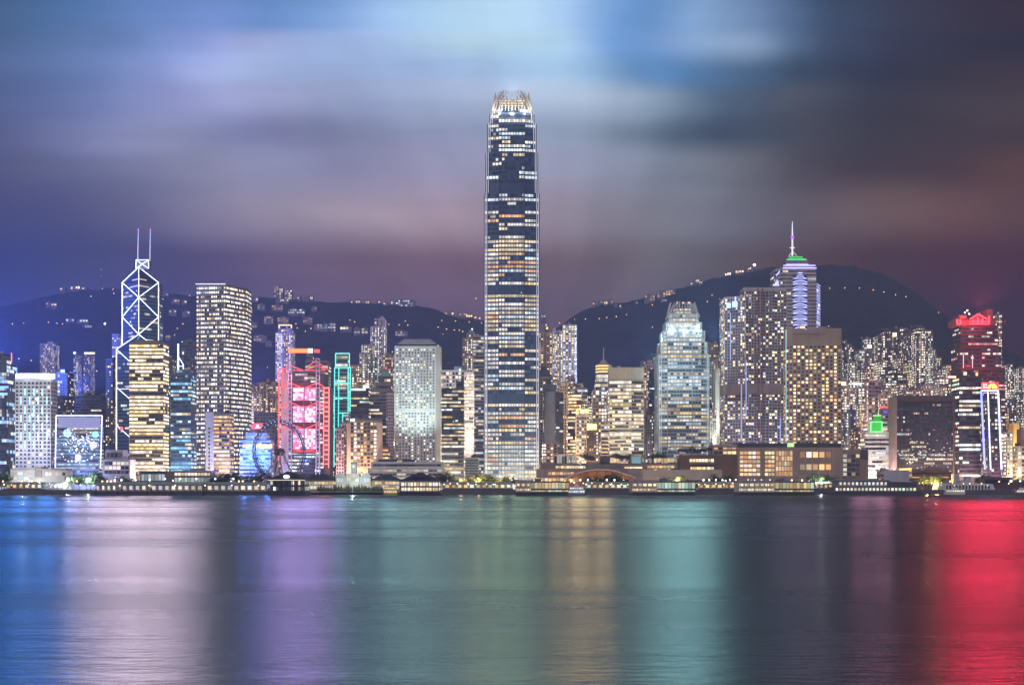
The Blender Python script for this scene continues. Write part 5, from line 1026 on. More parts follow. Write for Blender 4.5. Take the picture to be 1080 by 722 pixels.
ROSE = wall(.42, .29, .29); CRM = wall(.48, .43, .34); BRK = wall(.28, .14, .11); SLT = wall(.18, .19, .22); OCH = wall(.40, .30, .16); MNT = wall(.26, .33, .28)
for i, (lab, xl, xr, yt, Y, wm) in enumerate((
    ('rose flats half hidden by the three brownish slabs near the wheel', 262, 276, 413, 1690, ROSE), ('cream flats low behind the lit wheel and bank', 280, 293, 420, 1660, CRM), ('slate flats at the foot of the tall square tower', 249, 259, 424, 1640, SLT),
    ('ochre flats right behind the dark block with green roof line', 371, 383, 396, 1660, OCH), ('rose flats under the cluster of joined apartment shafts', 383, 393, 399, 1650, ROSE), ('mint flats between green pyramid roof and tallest hillside tower', 389, 399, 379, 1800, MNT), ('brick flats squeezed beside the porthole tower roof', 407, 418, 387, 1780, BRK),
    ('cream flats just east of the grey mansard roof', 578, 588, 396, 1740, CRM), ('rose flats below the gabled bright apartment shaft', 596, 607, 398, 1730, ROSE), ('slate flats beside the grey curved-roof tower', 617, 628, 416, 1700, SLT), ('brick flats low behind the ringed golden crown', 640, 648, 412, 1680, BRK), ('ochre flats behind the orange-lit balconies', 598, 610, 406, 1690, OCH),
    ('cream flats close behind the plain white windowless slab', 750, 761, 379, 1690, CRM), ('brick flats low beside the curved residence', 759, 769, 388, 1670, BRK),
    ('cream flats right of the bright stair column', 891, 902, 381, 1700, CRM), ('slate flats below the white lamp fan', 903, 912, 388, 1690, SLT), ('rose flats under the pale tower with the lamp fan', 911, 922, 385, 1700, ROSE), ('ochre flats in front of the broad dark apartment tower', 922, 932, 380, 1690, OCH), ('brick flats at the foot of the tall plain pinkish slab', 943, 953, 376, 1700, BRK), ('mint flats between plain slab and brightest tower', 952, 962, 381, 1690, MNT),
    ('cream flats stepping down from the brightest tower', 976, 988, 368, 1705, CRM), ('slate flats beside the shorter stepped apartment tower', 987, 998, 388, 1690, SLT), ('rose flats just left of the red-topped tower', 994, 1004, 384, 1720, ROSE), ('ochre flats low in front of the dark teal apartment block', 930, 942, 408, 1600, OCH), ('brick flats low in front of the tall plain slab', 944, 958, 404, 1590, BRK),
    ('rose flats peeping over the blue-neon tower', 1056, 1064, 404, 1700, ROSE), ('cream flats below the bright stairwell tower at the eastern edge', 1063, 1073, 409, 1690, CRM), ('slate flats above the yellow-washed slab', 1070, 1084, 414, 1670, SLT), ('ochre flats over the pale low office block', 1057, 1068, 434, 1560, OCH))):
    flats(lab, [(xl, xr, yt)], Y, 300 + i, wm, (4, 2.2), .55, (W1, W4, W2)[i % 3], 1.3, .15, name='apartment_block')

# ---------------------------------------------------------------- podium mall at the feet of the eastern towers
def block(name, label, cat, parts, Y, depth):
    """parts: (part name, material, xl, xr, yt, yb, dy)"""
    xs = [p[2] for p in parts] + [p[3] for p in parts]
    t = thing(name, label, cat, (PX((min(xs) + max(xs)) / 2, Y), Y + depth / 2, 3.2)); o = tuple(t.location)
    for (nm, m, xl, xr, yt, yb, dy) in parts:
        b = MB(o); z0 = max(PZ(yb, Y), 2.6); b.box(PX(xl, Y), PX(xr, Y), Y + dy, Y + depth, z0, PZ(yt, Y)); b.build(nm, m, t)
    return t
def glaze(t, xl, xr, yt, yb, Y, dy, fh, bay, lit, gm=DKG, wf=.84, hf=.7, sill=.15):
    ys = Y + dy; glazing_rows(t, [(PX(xl, Y), ys), (PX(xr, Y), ys), (PX(xr, Y), ys + .05), (PX(xl, Y), ys + .05)], PZ(max(yt, yb), Y), PZ(min(yt, yb), Y), fh, bay, wf, hf, sill, lit, gm)
MALLW = wall(.38, .29, .23); MALLD = wall(.20, .13, .08)
t = block('shopping_mall', 'tan podium mall with tall orange-lit glass front under the warm hotel', 'building', [('front_wall', MALLW, 778, 889, 471.5, 520, 0), ('roof_band', DARK, 778, 888, 467, 471.4, 3), ('pier', MALLW, 802, 806, 471.5, 503, -1.2), ('pier', MALLW, 836.5, 842, 471.5, 503, -1.2), ('pier', MALLW, 877, 889, 471.5, 503, -1.2), ('green_lamp', emit(.6, .9, .4, 1.2), 831, 837, 466.8, 471, -2)], 1300, 34)
glaze(t, 780, 802, 502, 475, 1300, 0, 4, 4, lit_full(((ORG, 2), (WARM, 3), (PNK, 1)), 1.2, 211), hf=.66)
glaze(t, 806.5, 817, 502, 475, 1300, 0, 4, 3.4, lit_full(W4, 1.2, 212), hf=.66)
glaze(t, 818, 836, 502, 475, 1300, 0, 4.6, 2.6, lit_full(((ORG, 4), (WARM, 2)), .9, 213), wf=.8, hf=.86, sill=.06)
glaze(t, 843, 877, 501, 475, 1300, 0, 9, 5.6, lit_home(.8, ((ORG, 3), (WARM, 2), (PNK, 1), ((.5, .4, 1), .5)), 1.0, 219, 0), wf=.78, hf=.45, sill=.45)
t = block('mall_wing', 'low tan gridded wing joined to the eastern end of the podium mall', 'building', [('front_wall', wall(.30, .22, .16), 889, 917, 475.5, 520, 4), ('roof_house', DARK, 909, 916.5, 474, 484, 3.2), ('parapet', wall(.34, .25, .2), 889, 910, 473.5, 475.4, 5)], 1302, 28)
glaze(t, 890, 908, 502, 478, 1302, 4, 4.4, 4.2, lit_home(.3, W4, .5, 215), hf=.7)
t = block('terrace_mall', 'brown stepped terrace mall with planted roof below the teal-lit tower', 'building', [('front_wall', MALLD, 717, 778, 479.5, 520, 0), ('upper_storey', MALLW, 752, 778, 469.5, 479.4, 2), ('roof_edge', wall(.5, .42, .36), 752, 778, 468.6, 470.2, 1.2), ('canopy', wall(.4, .32, .25), 727, 754, 488, 489.2, -3)], 1302, 30)
glaze(t, 727, 753, 487.5, 483, 1302, 0, 4, 3, lit_full(W4, 1.5, 216)); glaze(t, 728, 753, 495.5, 491.5, 1302, 0, 4, 2, lit_full(W3, 1.6, 217)); glaze(t, 753, 777, 479, 475, 1302, 2, 3.6, 4, lit_office(1, .8, W4, 1.3, 218)); glaze(t, 753, 777, 474, 471, 1302, 2, 3, 4, lit_office(1, .5, ((ORG, 1), (PNK, 1)), .8, 219))
t = block('terrace_mall', 'long stone terrace block with a glass cube and a pale blue screen on its roof', 'building', [('front_wall', wall(.34, .28, .24), 566, 680, 494, 520, 2), ('upper_terrace', wall(.24, .2, .18), 570, 716, 488, 494, 5), ('roof_slab', wall(.55, .52, .48), 583, 610, 478.5, 479.6, 6), ('blue_screen', emit(.25, .55, .65, .5), 667, 676.5, 481.5, 488.4, 4), ('screen_frame', wall(.4, .32, .26), 665.5, 678, 480.2, 489, 5), ('stair_block', wall(.10, .09, .09), 634, 644, 480, 489, 5), ('stone_band', wall(.52, .45, .36), 678, 762, 495, 506, 1)], 1300, 34)
glaze(t, 585, 609, 491, 480, 1300, 6.5, 9, 2.2, lit_office(1, 1, ((WHITE, 1), (COOL, 1)), .45, 221), wf=.9, hf=.9, sill=.05); glaze(t, 586, 618, 494, 490.5, 1300, 4.8, 3, 2.5, lit_full(W3, 1.5, 222)); glaze(t, 659, 678, 494, 491.5, 1300, 4.8, 3, 2.5, lit_full(W3, 1.5, 223)); glaze(t, 683, 712, 493.8, 490, 1300, 4.8, 3, 3.5, lit_full(W4, 1.2, 224)); glaze(t, 578, 606, 501, 497, 1300, 2, 4, 3.5, lit_full(((WARM, 2), (ORG, 1)), 1.2, 225)); glaze(t, 690, 715, 488, 482, 1300, 4.9, 4, 3, lit_full(W4, .8, 226)); glaze(t, 566, 640, 509, 503, 1300, 2, 5, 3.5, lit_full(((ORG, 2), (WARM, 2)), 1.1, 227))
# orange arched hall
def arched_hall():
    Y = 1285.0; t = thing('arched_hall', 'wide arched hall glowing orange under a shallow curved roof', 'building', (PX(634, Y), Y + 8, 3.2)); o = tuple(t.location)
    N_ = 22; arc = []
    for i in range(N_ + 1):
        f = i / N_; x = 596 + 74 * f; y = 505 - 9.5 * math.sin(math.pi * min(1, max(0, f)) * .98 + .03) ** .9; arc.append((PX(x, Y), PZ(y, Y)))
    b = MB(o)
    for (xa, za), (xb, zb) in zip(arc, arc[1:]): b.poly([(xa, Y - 3, za + .9), (xb, Y - 3, zb + .9), (xb, Y + 16, zb + 1.6), (xa, Y + 16, za + 1.6)]); b.poly([(xa, Y - 3, za), (xb, Y - 3, zb), (xb, Y - 3, zb + .9), (xa, Y - 3, za + .9)]); b.poly([(xa, Y + 16, za + .6), (xa, Y - 3, za), (xb, Y - 3, zb), (xb, Y + 16, zb + .6)][::-1])
    b.build('roof', wall(.36, .33, .36), t)
    gm = glass(.05, .03, .02); rnd = random.Random(4)
    for i, ((xa, za), (xb, zb)) in enumerate(zip(arc, arc[1:])):
        if min(za, zb) < 5.5: continue
        b = MB(o)
        for q in range(2):
            xl = xa + (xb - xa) * (q + .12) / 2; xr = xa + (xb - xa) * (q + .88) / 2; zt = za + (zb - za) * (q + .5) / 2 - .5; s = rnd.uniform(.16, .38)
            b.poly([(xl, Y, 3.2), (xr, Y, 3.2), (xr, Y, zt), (xl, Y, zt)], 0, (s, s * .36, s * .10))
        b.build('bay_glazing', gm, t)
    b = MB(o); b.box(arc[2][0], arc[-3][0], Y + .3, Y + 14, 3.2, 9); b.build('hall_core', BRN, t)
arched_hall()
tower('white banded low block behind the eastern seafront roofs', [(925, 962, 497)], 1262, 12, wall(.4, .36, .36), DKG, 'band', lit_home(.2, W4, .8, 230), name='low_block', cat='building', stuff=True)

# ---------------------------------------------------------------- western seafront
t = block('civic_hall', 'long low white civic hall in front of the white slab hotel', 'building', [('front_wall', wall(.66, .64, .62), 11, 70, 494.5, 520, 0), ('tower_block', wall(.36, .30, .27), 37, 44, 492, 503, -.8), ('roof_slab', wall(.42, .38, .36), 12, 70, 493.8, 495.4, -1.2)], 1262, 18)
glaze(t, 12, 37, 511, 496.5, 1262, 0, 4.4, 5, lit_full(((COOL, 2), (WHITE, 3)), 1.0, 231), wf=.86, hf=.62); glaze(t, 44, 69, 502, 497, 1262, 0, 4, 3, lit_office(1, .6, W2, .8, 232))
def arched_tent():
    Y = 1236.0; t = thing('arched_tent', 'white barrel-vaulted event tent beside the civic hall', 'tent', (PX(58, Y), Y + 6, 3.2)); o = tuple(t.location)
    b = MB(o); x0, x1 = PX(45, Y), PX(70, Y)
    for k in range(5):   # ribs of the vault, each a bay of fabric
        pass
    n = 12; P_ = [(Y + 6 - 6 * math.cos(math.pi * i / n), 3.2 + 7.2 * math.sin(math.pi * i / n) ** .8) for i in range(n + 1)]
    for (ya, za), (yb, zb) in zip(P_, P_[1:]): b.poly([(x0, ya, za), (x1, ya, za), (x1, yb, zb), (x0, yb, zb)])
    b.build('fabric_vault', wall(.74, .74, .78, .5), t)
    for k in range(7):
        x = x0 + (x1 - x0) * k / 6; b = MB(o)
        for (ya, za), (yb, zb) in zip(P_, P_[1:]): b.tube((x, ya, za + .1), (x, yb, zb + .1), .3, .3, 5)
        b.build('rib', metal(.6, .6, .65), t)
    b = MB(o); b.poly([(x0 + .2, y, z) for y, z in P_]); b.build('end_panel', DKG, t)
arched_tent()
def arch_frame():
    Y = 1262.0; t = thing('arched_gateway', 'pale glowing arch over lit garden lamps on the seafront', 'arch', (PX(134, Y), Y + 4, 3.2)); o = tuple(t.location); b = MB(o)
    pts = [(PX(134.5 - 14 * math.cos(a), Y), 3.2 + 9.5 * math.sin(a)) for a in [math.pi * q / 16 for q in range(17)]]
    for (xa, za), (xb, zb) in zip(pts, pts[1:]): b.prism([(xa, Y), (xb, Y), (xb, Y + 8), (xa, Y + 8)], za, za + .9, 0, None)
    b = MB(o)
    for (xa, za), (xb, zb) in zip(pts, pts[1:]): b.mesh([(xa, Y, za), (xb, Y, zb), (xb, Y, zb + 1.4), (xa, Y, za + 1.4), (xa, Y + 6, za), (xb, Y + 6, zb), (xb, Y + 6, zb + 1.4), (xa, Y + 6, za + 1.4)], [(0, 1, 2, 3), (4, 7, 6, 5), (3, 2, 6, 7), (0, 4, 5, 1)])
    b.build('arch_band', emit(.75, .72, .80, .42), t)
    b = MB(o); b.box(PX(122, Y), PX(147, Y), Y + 7, Y + 9, 3.2, 9); b.build('rear_wall', SLATE, t)
arch_frame()
t = block('exhibition_hall', 'low glass exhibition hall with a glowing upper band', 'building', [('front_wall', BRN, 175, 223, 496.5, 520, 0), ('roof_slab', wall(.4, .36, .34), 183, 223.5, 496, 497.4, -1.5)], 1258, 18)
glaze(t, 184, 222, 501.8, 497.6, 1258, 0, 3.6, 3, lit_full(((WARM, 2), (WHITE, 1)), 1.3, 233)); glaze(t, 184, 222, 509, 502.4, 1258, 0, 5, 3, lit_full(((COOL, 2), (GRN, 1)), .5, 234))
t = block('garden_pavilion', 'dim glazed pavilion next to the glowing arch', 'building', [('front_wall', SLATE, 148, 175, 497, 520, 0), ('roof_slab', GREY, 147, 175.5, 496.4, 497.6, -1)], 1262, 14)
glaze(t, 149, 174, 508, 498.4, 1262, 0, 5, 3, lit_full(((COOL, 3), (WHITE, 2)), .6, 235))
t = block('office_annex', 'pale stepped annex between the snowflake block and the braced tower', 'building', [('front_wall', wall(.5, .45, .46), 108, 137, 484, 520, 0), ('upper_storey', wall(.42, .38, .42), 110, 129, 474, 484, 3)], 1330, 20)
glaze(t, 110, 136, 500, 486, 1330, 0, 4.4, 4, lit_office(.6, .5, ((PNK, 2), (WHITE, 2)), 1.0, 236)); glaze(t, 111, 128, 483, 476, 1330, 3, 4.4, 4, lit_office(.5, .4, W2, .7, 237))

# ---------------------------------------------------------------- piers standing in the water
def posts(t, o, xs, Y, z0, z1, r, m, nm='post'):
    for x in xs: b = MB(o); b.tube((x, Y, z0), (x, Y, z1), r, r, 6); b.build(nm, m, t)
def long_pier(label, xl, xr, Y, lampcols):
    t = thing('boarding_pier', label, 'pier', (PX((xl + xr) / 2, Y), Y + 8, 0)); o = tuple(t.location); x0, x1 = PX(xl, Y), PX(xr, Y)
    b = MB(o); b.box(x0, x1, Y, Y + 14, -1.5, 3.0); b.build('deck', wall(.06, .06, .07), t)
    b = MB(o); b.box(x0 - .5, x1 + .5, Y - .6, Y + 14, 8.0, 8.5); b.hip(x0 - .3, x1 + .3, Y - .4, Y + 13.8, 8.5, 10.2, 1.5, 6.5); b.build('roof', wall(.30, .36, .34), t)
    n = max(4, int((x1 - x0) / 5.2)); xs = [x0 + 1 + (x1 - x0 - 2) * i / n for i in range(n + 1)]
    posts(t, o, xs, Y + .5, 3, 8, .42, wall(.75, .74, .72))
    b = MB(o); b.box(x0 + 1, x1 - 1, Y + 9, Y + 9.4, 3, 8); b.build('rear_wall', wall(.6, .55, .5), t)
    rnd = random.Random(int(xl))
    for a, c in zip(xs, xs[1:]):
        col = rnd.choice(lampcols); b = MB(o); s = rnd.uniform(.5, 1.5); b.box(a + 1.1, c - 1.1, Y + 5, Y + 5.3, 4.2, 7.2); b.build('lit_screen', emit(*col, round(s, 1)), t)
    for i in range(0, n, 4): b = MB(o); b.ball((xs[i], Y - .2, 7.6), .45, 6); b.build('lamp', emit(1, .85, .6, 6), t)
    return t
WL = [(1, .85, .65), (1, .9, .85), (.95, .9, 1)]
long_pier('shorter open boarding pier with white columns, western end', 97.5, 123, 1135, WL)
long_pier('long open boarding pier with white columns and a dark base', 125, 155, 1130, WL); long_pier('middle run of the columned boarding pier below the blue tower', 156, 214, 1128, WL); long_pier('eastern run of the columned boarding pier ending near the wheel', 215, 281, 1132, WL)
for lab, xa, xb, Y in (('lamp-lit arcade in front of the trees below the tallest tower', 467, 541, 1207), ('lamp-lit arcade before the orange arched hall', 617, 664, 1206), ('lamp-lit arcade between the green glass hall and white shed', 736, 778, 1207), ('lamp-lit arcade between the yellow-lit hall and landing pier', 860, 881, 1208), ('lamp-lit arcade below the glowing arch, behind the columned pier', 119, 176, 1212), ('lamp-lit arcade in front of the civic hall', 2, 44, 1209), ('lamp-lit arcade between the wheel and the columned pier', 284, 330, 1207)):
    t = long_pier(lab, xa, xb, Y, [(1, .72, .35), (1, .85, .6), (1, .6, .25), (.8, 1, .85)]); t.location.z += 2.2; t.scale = (1, .8, .82); t.name = 'promenade_arcade'; t['category'] = 'arcade'
def roofed_pier(label, xl, xr, Y, apex, eave, hall, wallm, lit, storeys=2, emblem=False, sides=DARK):
    """ferry pier with a big hipped roof"""
    t = thing('ferry_pier', label, 'ferry pier', (PX((xl + xr) / 2, Y), Y + 14, 0)); o = tuple(t.location); x0, x1 = PX(xl, Y), PX(xr, Y); dep = 32
    b = MB(o); b.box(x0, x1, Y - 1, Y + dep, -1.5, 2.6); b.build('deck', wall(.035, .04, .05), t)
    ze, za = PZ(eave, Y), PZ(apex, Y)
    b = MB(o); b.box(x0 + 1.5, x1 - 1.5, Y + 1, Y + dep - 2, 2.6, ze); b.build('hall', wallm, t)
    b = MB(o); b.hip(x0 - 1, x1 + 1, Y - 2, Y + dep, ze, za, (x1 - x0) * .34, 12); b.build('roof', wall(.045, .045, .055), t)
    b = MB(o); b.hip(x0 + (x1 - x0) * .28, x1 - (x1 - x0) * .28, Y + 2, Y + dep - 6, za - 2.5, za + 1.6, 5, 6); b.build('roof_lantern', wall(.05, .05, .06), t)
    zs = [2.9 + (ze - 3.2) * k / storeys for k in range(storeys + 1)]
    for k in range(storeys):
        glazing_rows(t, closed([(x0 + 1.5, Y + 1), (x1 - 1.5, Y + 1)], dep - 3), zs[k], zs[k + 1], 99, 2.4, .82, .66, .18, lit, DKG)
        b = MB(o); b.box(x0 + .4, x1 - .4, Y - .2, Y + 1.0, zs[k + 1] - .35, zs[k + 1]); b.build('gallery_edge', sides, t)
    n = 6; posts(t, o, [x0 + 1 + (x1 - x0 - 2) * i / n for i in range(n + 1)], Y - .4, 2.6, ze, .3, sides)
    b = MB(o); b.box(x0, x1, Y - 1.3, Y - 1, ze - .6, ze - .1); b.build('eave_light', emit(1, .85, .6, 1.1 if emblem else .35), t)
    if emblem:
        b = MB(o); zc = (ze * .5 + za * .5); cx = (x0 + x1) / 2
        pts = [(cx + 2.2 * math.cos(q), Y - 2.2, zc + 1.3 * math.sin(q)) for q in [2 * math.pi * i / 16 for i in range(16)]]
        b.mesh([(x, y, z) for x, y, z in pts] + [(x, y + 3.5, z) for x, y, z in pts], [tuple(range(15, -1, -1))] + [(i, (i + 1) % 16, 16 + (i + 1) % 16, 16 + i) for i in range(16)]); b.build('oval_emblem', emit(.85, .95, 1, 2.5), t)
    return t
roofed_pier('dark two-storey ferry pier with a lit oval emblem on its roof, by the wheel', 282.5, 322, 1085, 499, 505.5, 0, wall(.05, .06, .09), lit_home(.25, W1, 1.0, 241, 0), 2, True)
roofed_pier('hip-roofed ferry pier with two bright storeys of windows below the porthole tower', 421, 464, 1085, 500, 507.5, 0, wall(.25, .22, .18), lit_full(((WARM, 2), (WHITE, 2)), 1.4, 242), 2)
def terminal():
    Y = 1190.0; t = thing('ferry_terminal', 'pale classical ferry terminal with a clock turret and dark-roofed wings', 'terminal', (PX(372, Y), Y + 10, 2)); o = tuple(t.location)
    def bx(nm, m, xl, xr, yt, yb, y0, y1): b = MB(o); b.box(PX(xl, Y), PX(xr, Y), Y + y0, Y + y1, max(1.5, PZ(yb, Y)), PZ(yt, Y)); b.build(nm, m, t)
    PW = wall(.62, .66, .62)
    bx('wing', wall(.5, .46, .42), 322, 354, 506, 520, 2, 16); bx('wing', wall(.5, .46, .42), 391, 422, 506, 520, 2, 16)
    for (xl, xr) in ((321, 355), (390, 423)): b = MB(o); b.hip(PX(xl, Y), PX(xr, Y), Y, Y + 18, PZ(506, Y), PZ(500.5, Y), 9, 8); b.build('wing_roof', wall(.05, .05, .06), t)
    bx('main_hall', PW, 354, 391, 502, 520, 0, 16); bx('centre_bay', PW, 365, 379, 499, 520, -1, 12); bx('turret', PW, 370, 375.6, 488, 499, 1, 6); bx('turret_cap', wall(.3, .4, .38), 369.4, 376.2, 487, 488, .5, 6.5)
    bx('clock_face', emit(.85, 1, .95, .8), 371.6, 374, 490, 493, .6, .9)
    for x in (359, 372, 386): b = MB(o); r = 4.2; cx, cz = PX(x, Y), PZ(503, Y); pts = [(cx - r * math.cos(a), Y - 1.4, cz + r * .9 * math.sin(a)) for a in [math.pi * q / 10 for q in range(11)]]; b.mesh(pts + [(x_, y_ + 2, z_) for x_, y_, z_ in pts], [tuple(range(10, -1, -1))] + [(i, i + 1, 12 + i, 11 + i) for i in range(10)]); b.build('arched_pediment', PW, t)
    for (xl, xr, yt, yb, dy, lt) in ((355, 365, 509, 503, 0, lit_full(((COOL, 2), (WHITE, 1)), .9, 243)), (366, 378, 508, 500, -1, lit_full(W4, .9, 244)), (380, 390, 509, 503, 0, lit_full(((COOL, 2), (WHITE, 1)), .9, 245)), (323, 354, 511, 507, 2, lit_full(W4, .9, 246)), (391, 421, 511, 507, 2, lit_full(W4, .9, 247)), (323, 421, 516, 511.5, -1.1, lit_full(((WARM, 2), (WHITE, 1)), .9, 248))):
        glaze(t, xl, xr, yt, yb, Y, dy, 99, 3, lt)
terminal()
def flat_pier(label, xl, xr, Y, xg, lit_a, lit_b, wm):
    """modern pier: a pale low shed on one side, a two-storey glass hall on the other"""
    t = thing('ferry_pier', label, 'ferry pier', (PX((xl + xr) / 2, Y), Y + 14, 0)); o = tuple(t.location); dep = 30; x0, xm, x1 = PX(xl, Y), PX(xg, Y), PX(xr, Y)
    b = MB(o); b.box(x0, x1, Y - 1, Y + dep, -1.5, 2.4); b.build('deck', wall(.04, .045, .05), t)
    b = MB(o); b.box(x0, xm, Y + 3, Y + dep - 2, 2.4, PZ(507.5, Y)); b.build('shed', wm, t)
    b = MB(o); b.box(x0 - .6, xm + .3, Y + 2.2, Y + dep - 1.6, PZ(507.5, Y), PZ(505.8, Y)); b.build('shed_roof', wall(.42, .36, .38), t)
    b = MB(o); b.box(xm, x1, Y + .5, Y + dep - 3, 2.4, PZ(508, Y)); b.build('glass_hall', wall(.2, .22, .18), t)
    b = MB(o); b.box(xm - .5, x1 + .8, Y - .6, Y + dep - 2, PZ(508, Y), PZ(507, Y)); b.box(xm + 3, xm + 8, Y + 6, Y + 14, PZ(507, Y), PZ(504.4, Y)); b.build('roof', wall(.18, .17, .18), t)
    b = MB(o); b.box(xm, x1, Y - .6, Y + .6, PZ(516.2, Y), PZ(515.4, Y)); b.build('gallery_edge', DARK, t)
    ph = [(xm, Y + .5), (x1, Y + .5), (x1, Y + dep - 3), (x1 - .1, Y + dep - 3)]
    glazing_rows(t, [(xm, Y + .5), (x1, Y + .5), (x1, Y + dep - 3), (xm, Y + dep - 3)], PZ(515.2, Y), PZ(508.2, Y), 99, 2.6, .86, .86, .07, lit_b, DKG); glazing_rows(t, [(xm, Y + .5), (x1, Y + .5), (x1, Y + dep - 3), (xm, Y + dep - 3)], 2.6, PZ(516.3, Y), 99, 2.6, .86, .7, .15, lit_b, DKG)
    glazing_rows(t, [(x0, Y + 3), (xm, Y + 3), (xm, Y + 3.05), (x0, Y + 3.05)], 3, PZ(514.5, Y), 99, 3, .8, .66, .2, lit_a, DKG); glazing_rows(t, [(x0, Y + 3), (xm, Y + 3), (xm, Y + 3.05), (x0, Y + 3.05)], PZ(513.5, Y), PZ(508.5, Y), 99, 4, .7, .5, .25, lit_a, DKG)
    posts(t, o, [x0 + 1 + (xm - x0 - 2) * i / 5 for i in range(6)], Y + .6, 2.4, PZ(507.5, Y), .3, wall(.6, .58, .55))
flat_pier('ferry pier with a pinkish shed and pale green glass hall below the tallest tower', 544, 600, 1090, 560, lit_full(W4, 1.0, 251), lit_full(((GRN, 2), (WARM, 2), (YEL, 1)), .75, 252), wall(.45, .36, .36))
flat_pier('ferry pier with a long pinkish shed and green glass hall below the teal-lit tower', 667, 733, 1090, 694, lit_full(W4, 1.3, 253), lit_full(((GRN, 4), (WARM, 1)), .8, 254), wall(.55, .47, .47))
flat_pier('ferry pier with a white shed and yellow-lit glass hall below the warm hotel', 780, 858.5, 1092, 818, lit_full(((WARM, 2), (WHITE, 1)), 1.1, 255), lit_full(((YEL, 3), (GRN, 1)), .75, 256), wall(.6, .55, .5))
t = thing('landing_pier', 'low landing pier with two rows of white lit openings east of the mall', 'pier', (PX(925, 1150), 1160, 0)); o_ = tuple(t.location)
for (nm, m, xl, xr, z0, z1, y0, y1) in (('deck', wall(.08, .07, .07), 872, 972, -1.5, 2.6, 0, 26), ('lower_storey', wall(.16, .15, .16), 880, 968, 2.6, 6.2, 1, 24), ('upper_storey', wall(.28, .27, .3), 884, 938, 6.2, 11.5, 2, 22), ('roof_slab', wall(.4, .38, .42), 882, 940, 11.5, 12.2, 1, 23), ('roof_shed', wall(.5, .48, .52), 939, 961, 6.2, 20, 6, 20), ('dark_shed', DARK, 936, 968, 6.2, 10.4, 1.6, 22)):
    b = MB(o_); b.box(PX(xl, 1150), PX(xr, 1150), 1150 + y0, 1150 + y1, z0, z1); b.build(nm, m, t)
glazing_rows(t, closed([(PX(881, 1150), 1151), (PX(967, 1150), 1151)], 20), 2.8, 6.0, 99, 3, .6, .62, .2, lit_full(((WHITE, 3), (GRN, 1), (WARM, 1)), 1.2, 261), DKG); glazing_rows(t, closed([(PX(885, 1150), 1152), (PX(937, 1150), 1152)], 18), 6.6, 11, 99, 3.4, .5, .5, .3, lit_full(W1, 1.2, 262), DKG)
# eastern white shed with sloping ends
t = thing('pier_shed', 'long white shed with raked ends and a row of dark openings at the eastern shore', 'shed', (PX(1020, 1215), 1225, 3)); o_ = tuple(t.location)
b = MB(o_); Yq = 1216; pl = [(991, 509), (1047, 510), (1051, 519), (988, 519)]
pts = [(PX(x, Yq), Yq, PZ(y, Yq)) for x, y in pl]; b.mesh(pts + [(x, y + 16, z) for x, y, z in pts], [(3, 2, 1, 0), (0, 1, 5, 4), (1, 2, 6, 5), (2, 3, 7, 6), (3, 0, 4, 7), (4, 5, 6, 7)]); b.build('shed_wall', wall(.62, .62, .68), t)
for (xl, xr, yt) in ((1008, 1014, 500), (1014.5, 1021, 506), (1021, 1027, 502)): b = MB(o_); b.box(PX(xl, Yq), PX(xr, Yq), Yq + 6, Yq + 12, PZ(510, Yq), PZ(yt, Yq)); b.build('roof_house', wall(.45, .44, .47), t)
for k in range(14): b = MB(o_); x = 998 + 3.4 * k; b.box(PX(x, Yq), PX(x + 1.6, Yq), Yq - .2, Yq - .05, PZ(515.6, Yq), PZ(511.6, Yq)); b.build('opening', DKG, t)
t = block('gangway_roof', 'dark curved gangway roof with red lamps at the eastern shore', 'building', [('base', wall(.1, .08, .08), 1050, 1086, 508, 520, 2), ('roof', wall(.14, .11, .13), 1038, 1068, 503, 506, 0), ('support', DARK, 1040, 1066, 506, 512, 3), ('red_lamp', RED, 1053, 1057, 516.4, 517.6, .4), ('white_lamp', WARMT, 1066, 1072, 517.4, 518.4, .4), ('red_lamp', RED, 1069, 1071, 516, 517, .4)], 1220, 14)
t = block('tiled_hall', 'low brown tiled hall with a lit eave behind the eastern trees', 'building', [('front_wall', BRN, 962, 1004, 497, 520, 0), ('roof', wall(.2, .13, .09), 958, 1000, 494.5, 498.5, -2), ('eave_light', emit(1, .5, .18, 1.0), 962, 1000, 502.6, 503.6, -1), ('golden_sign', AMB, 953, 961, 493.6, 497, -2), ('attic', wall(.25, .18, .15), 980, 990, 491, 495, 2)], 1275, 16)

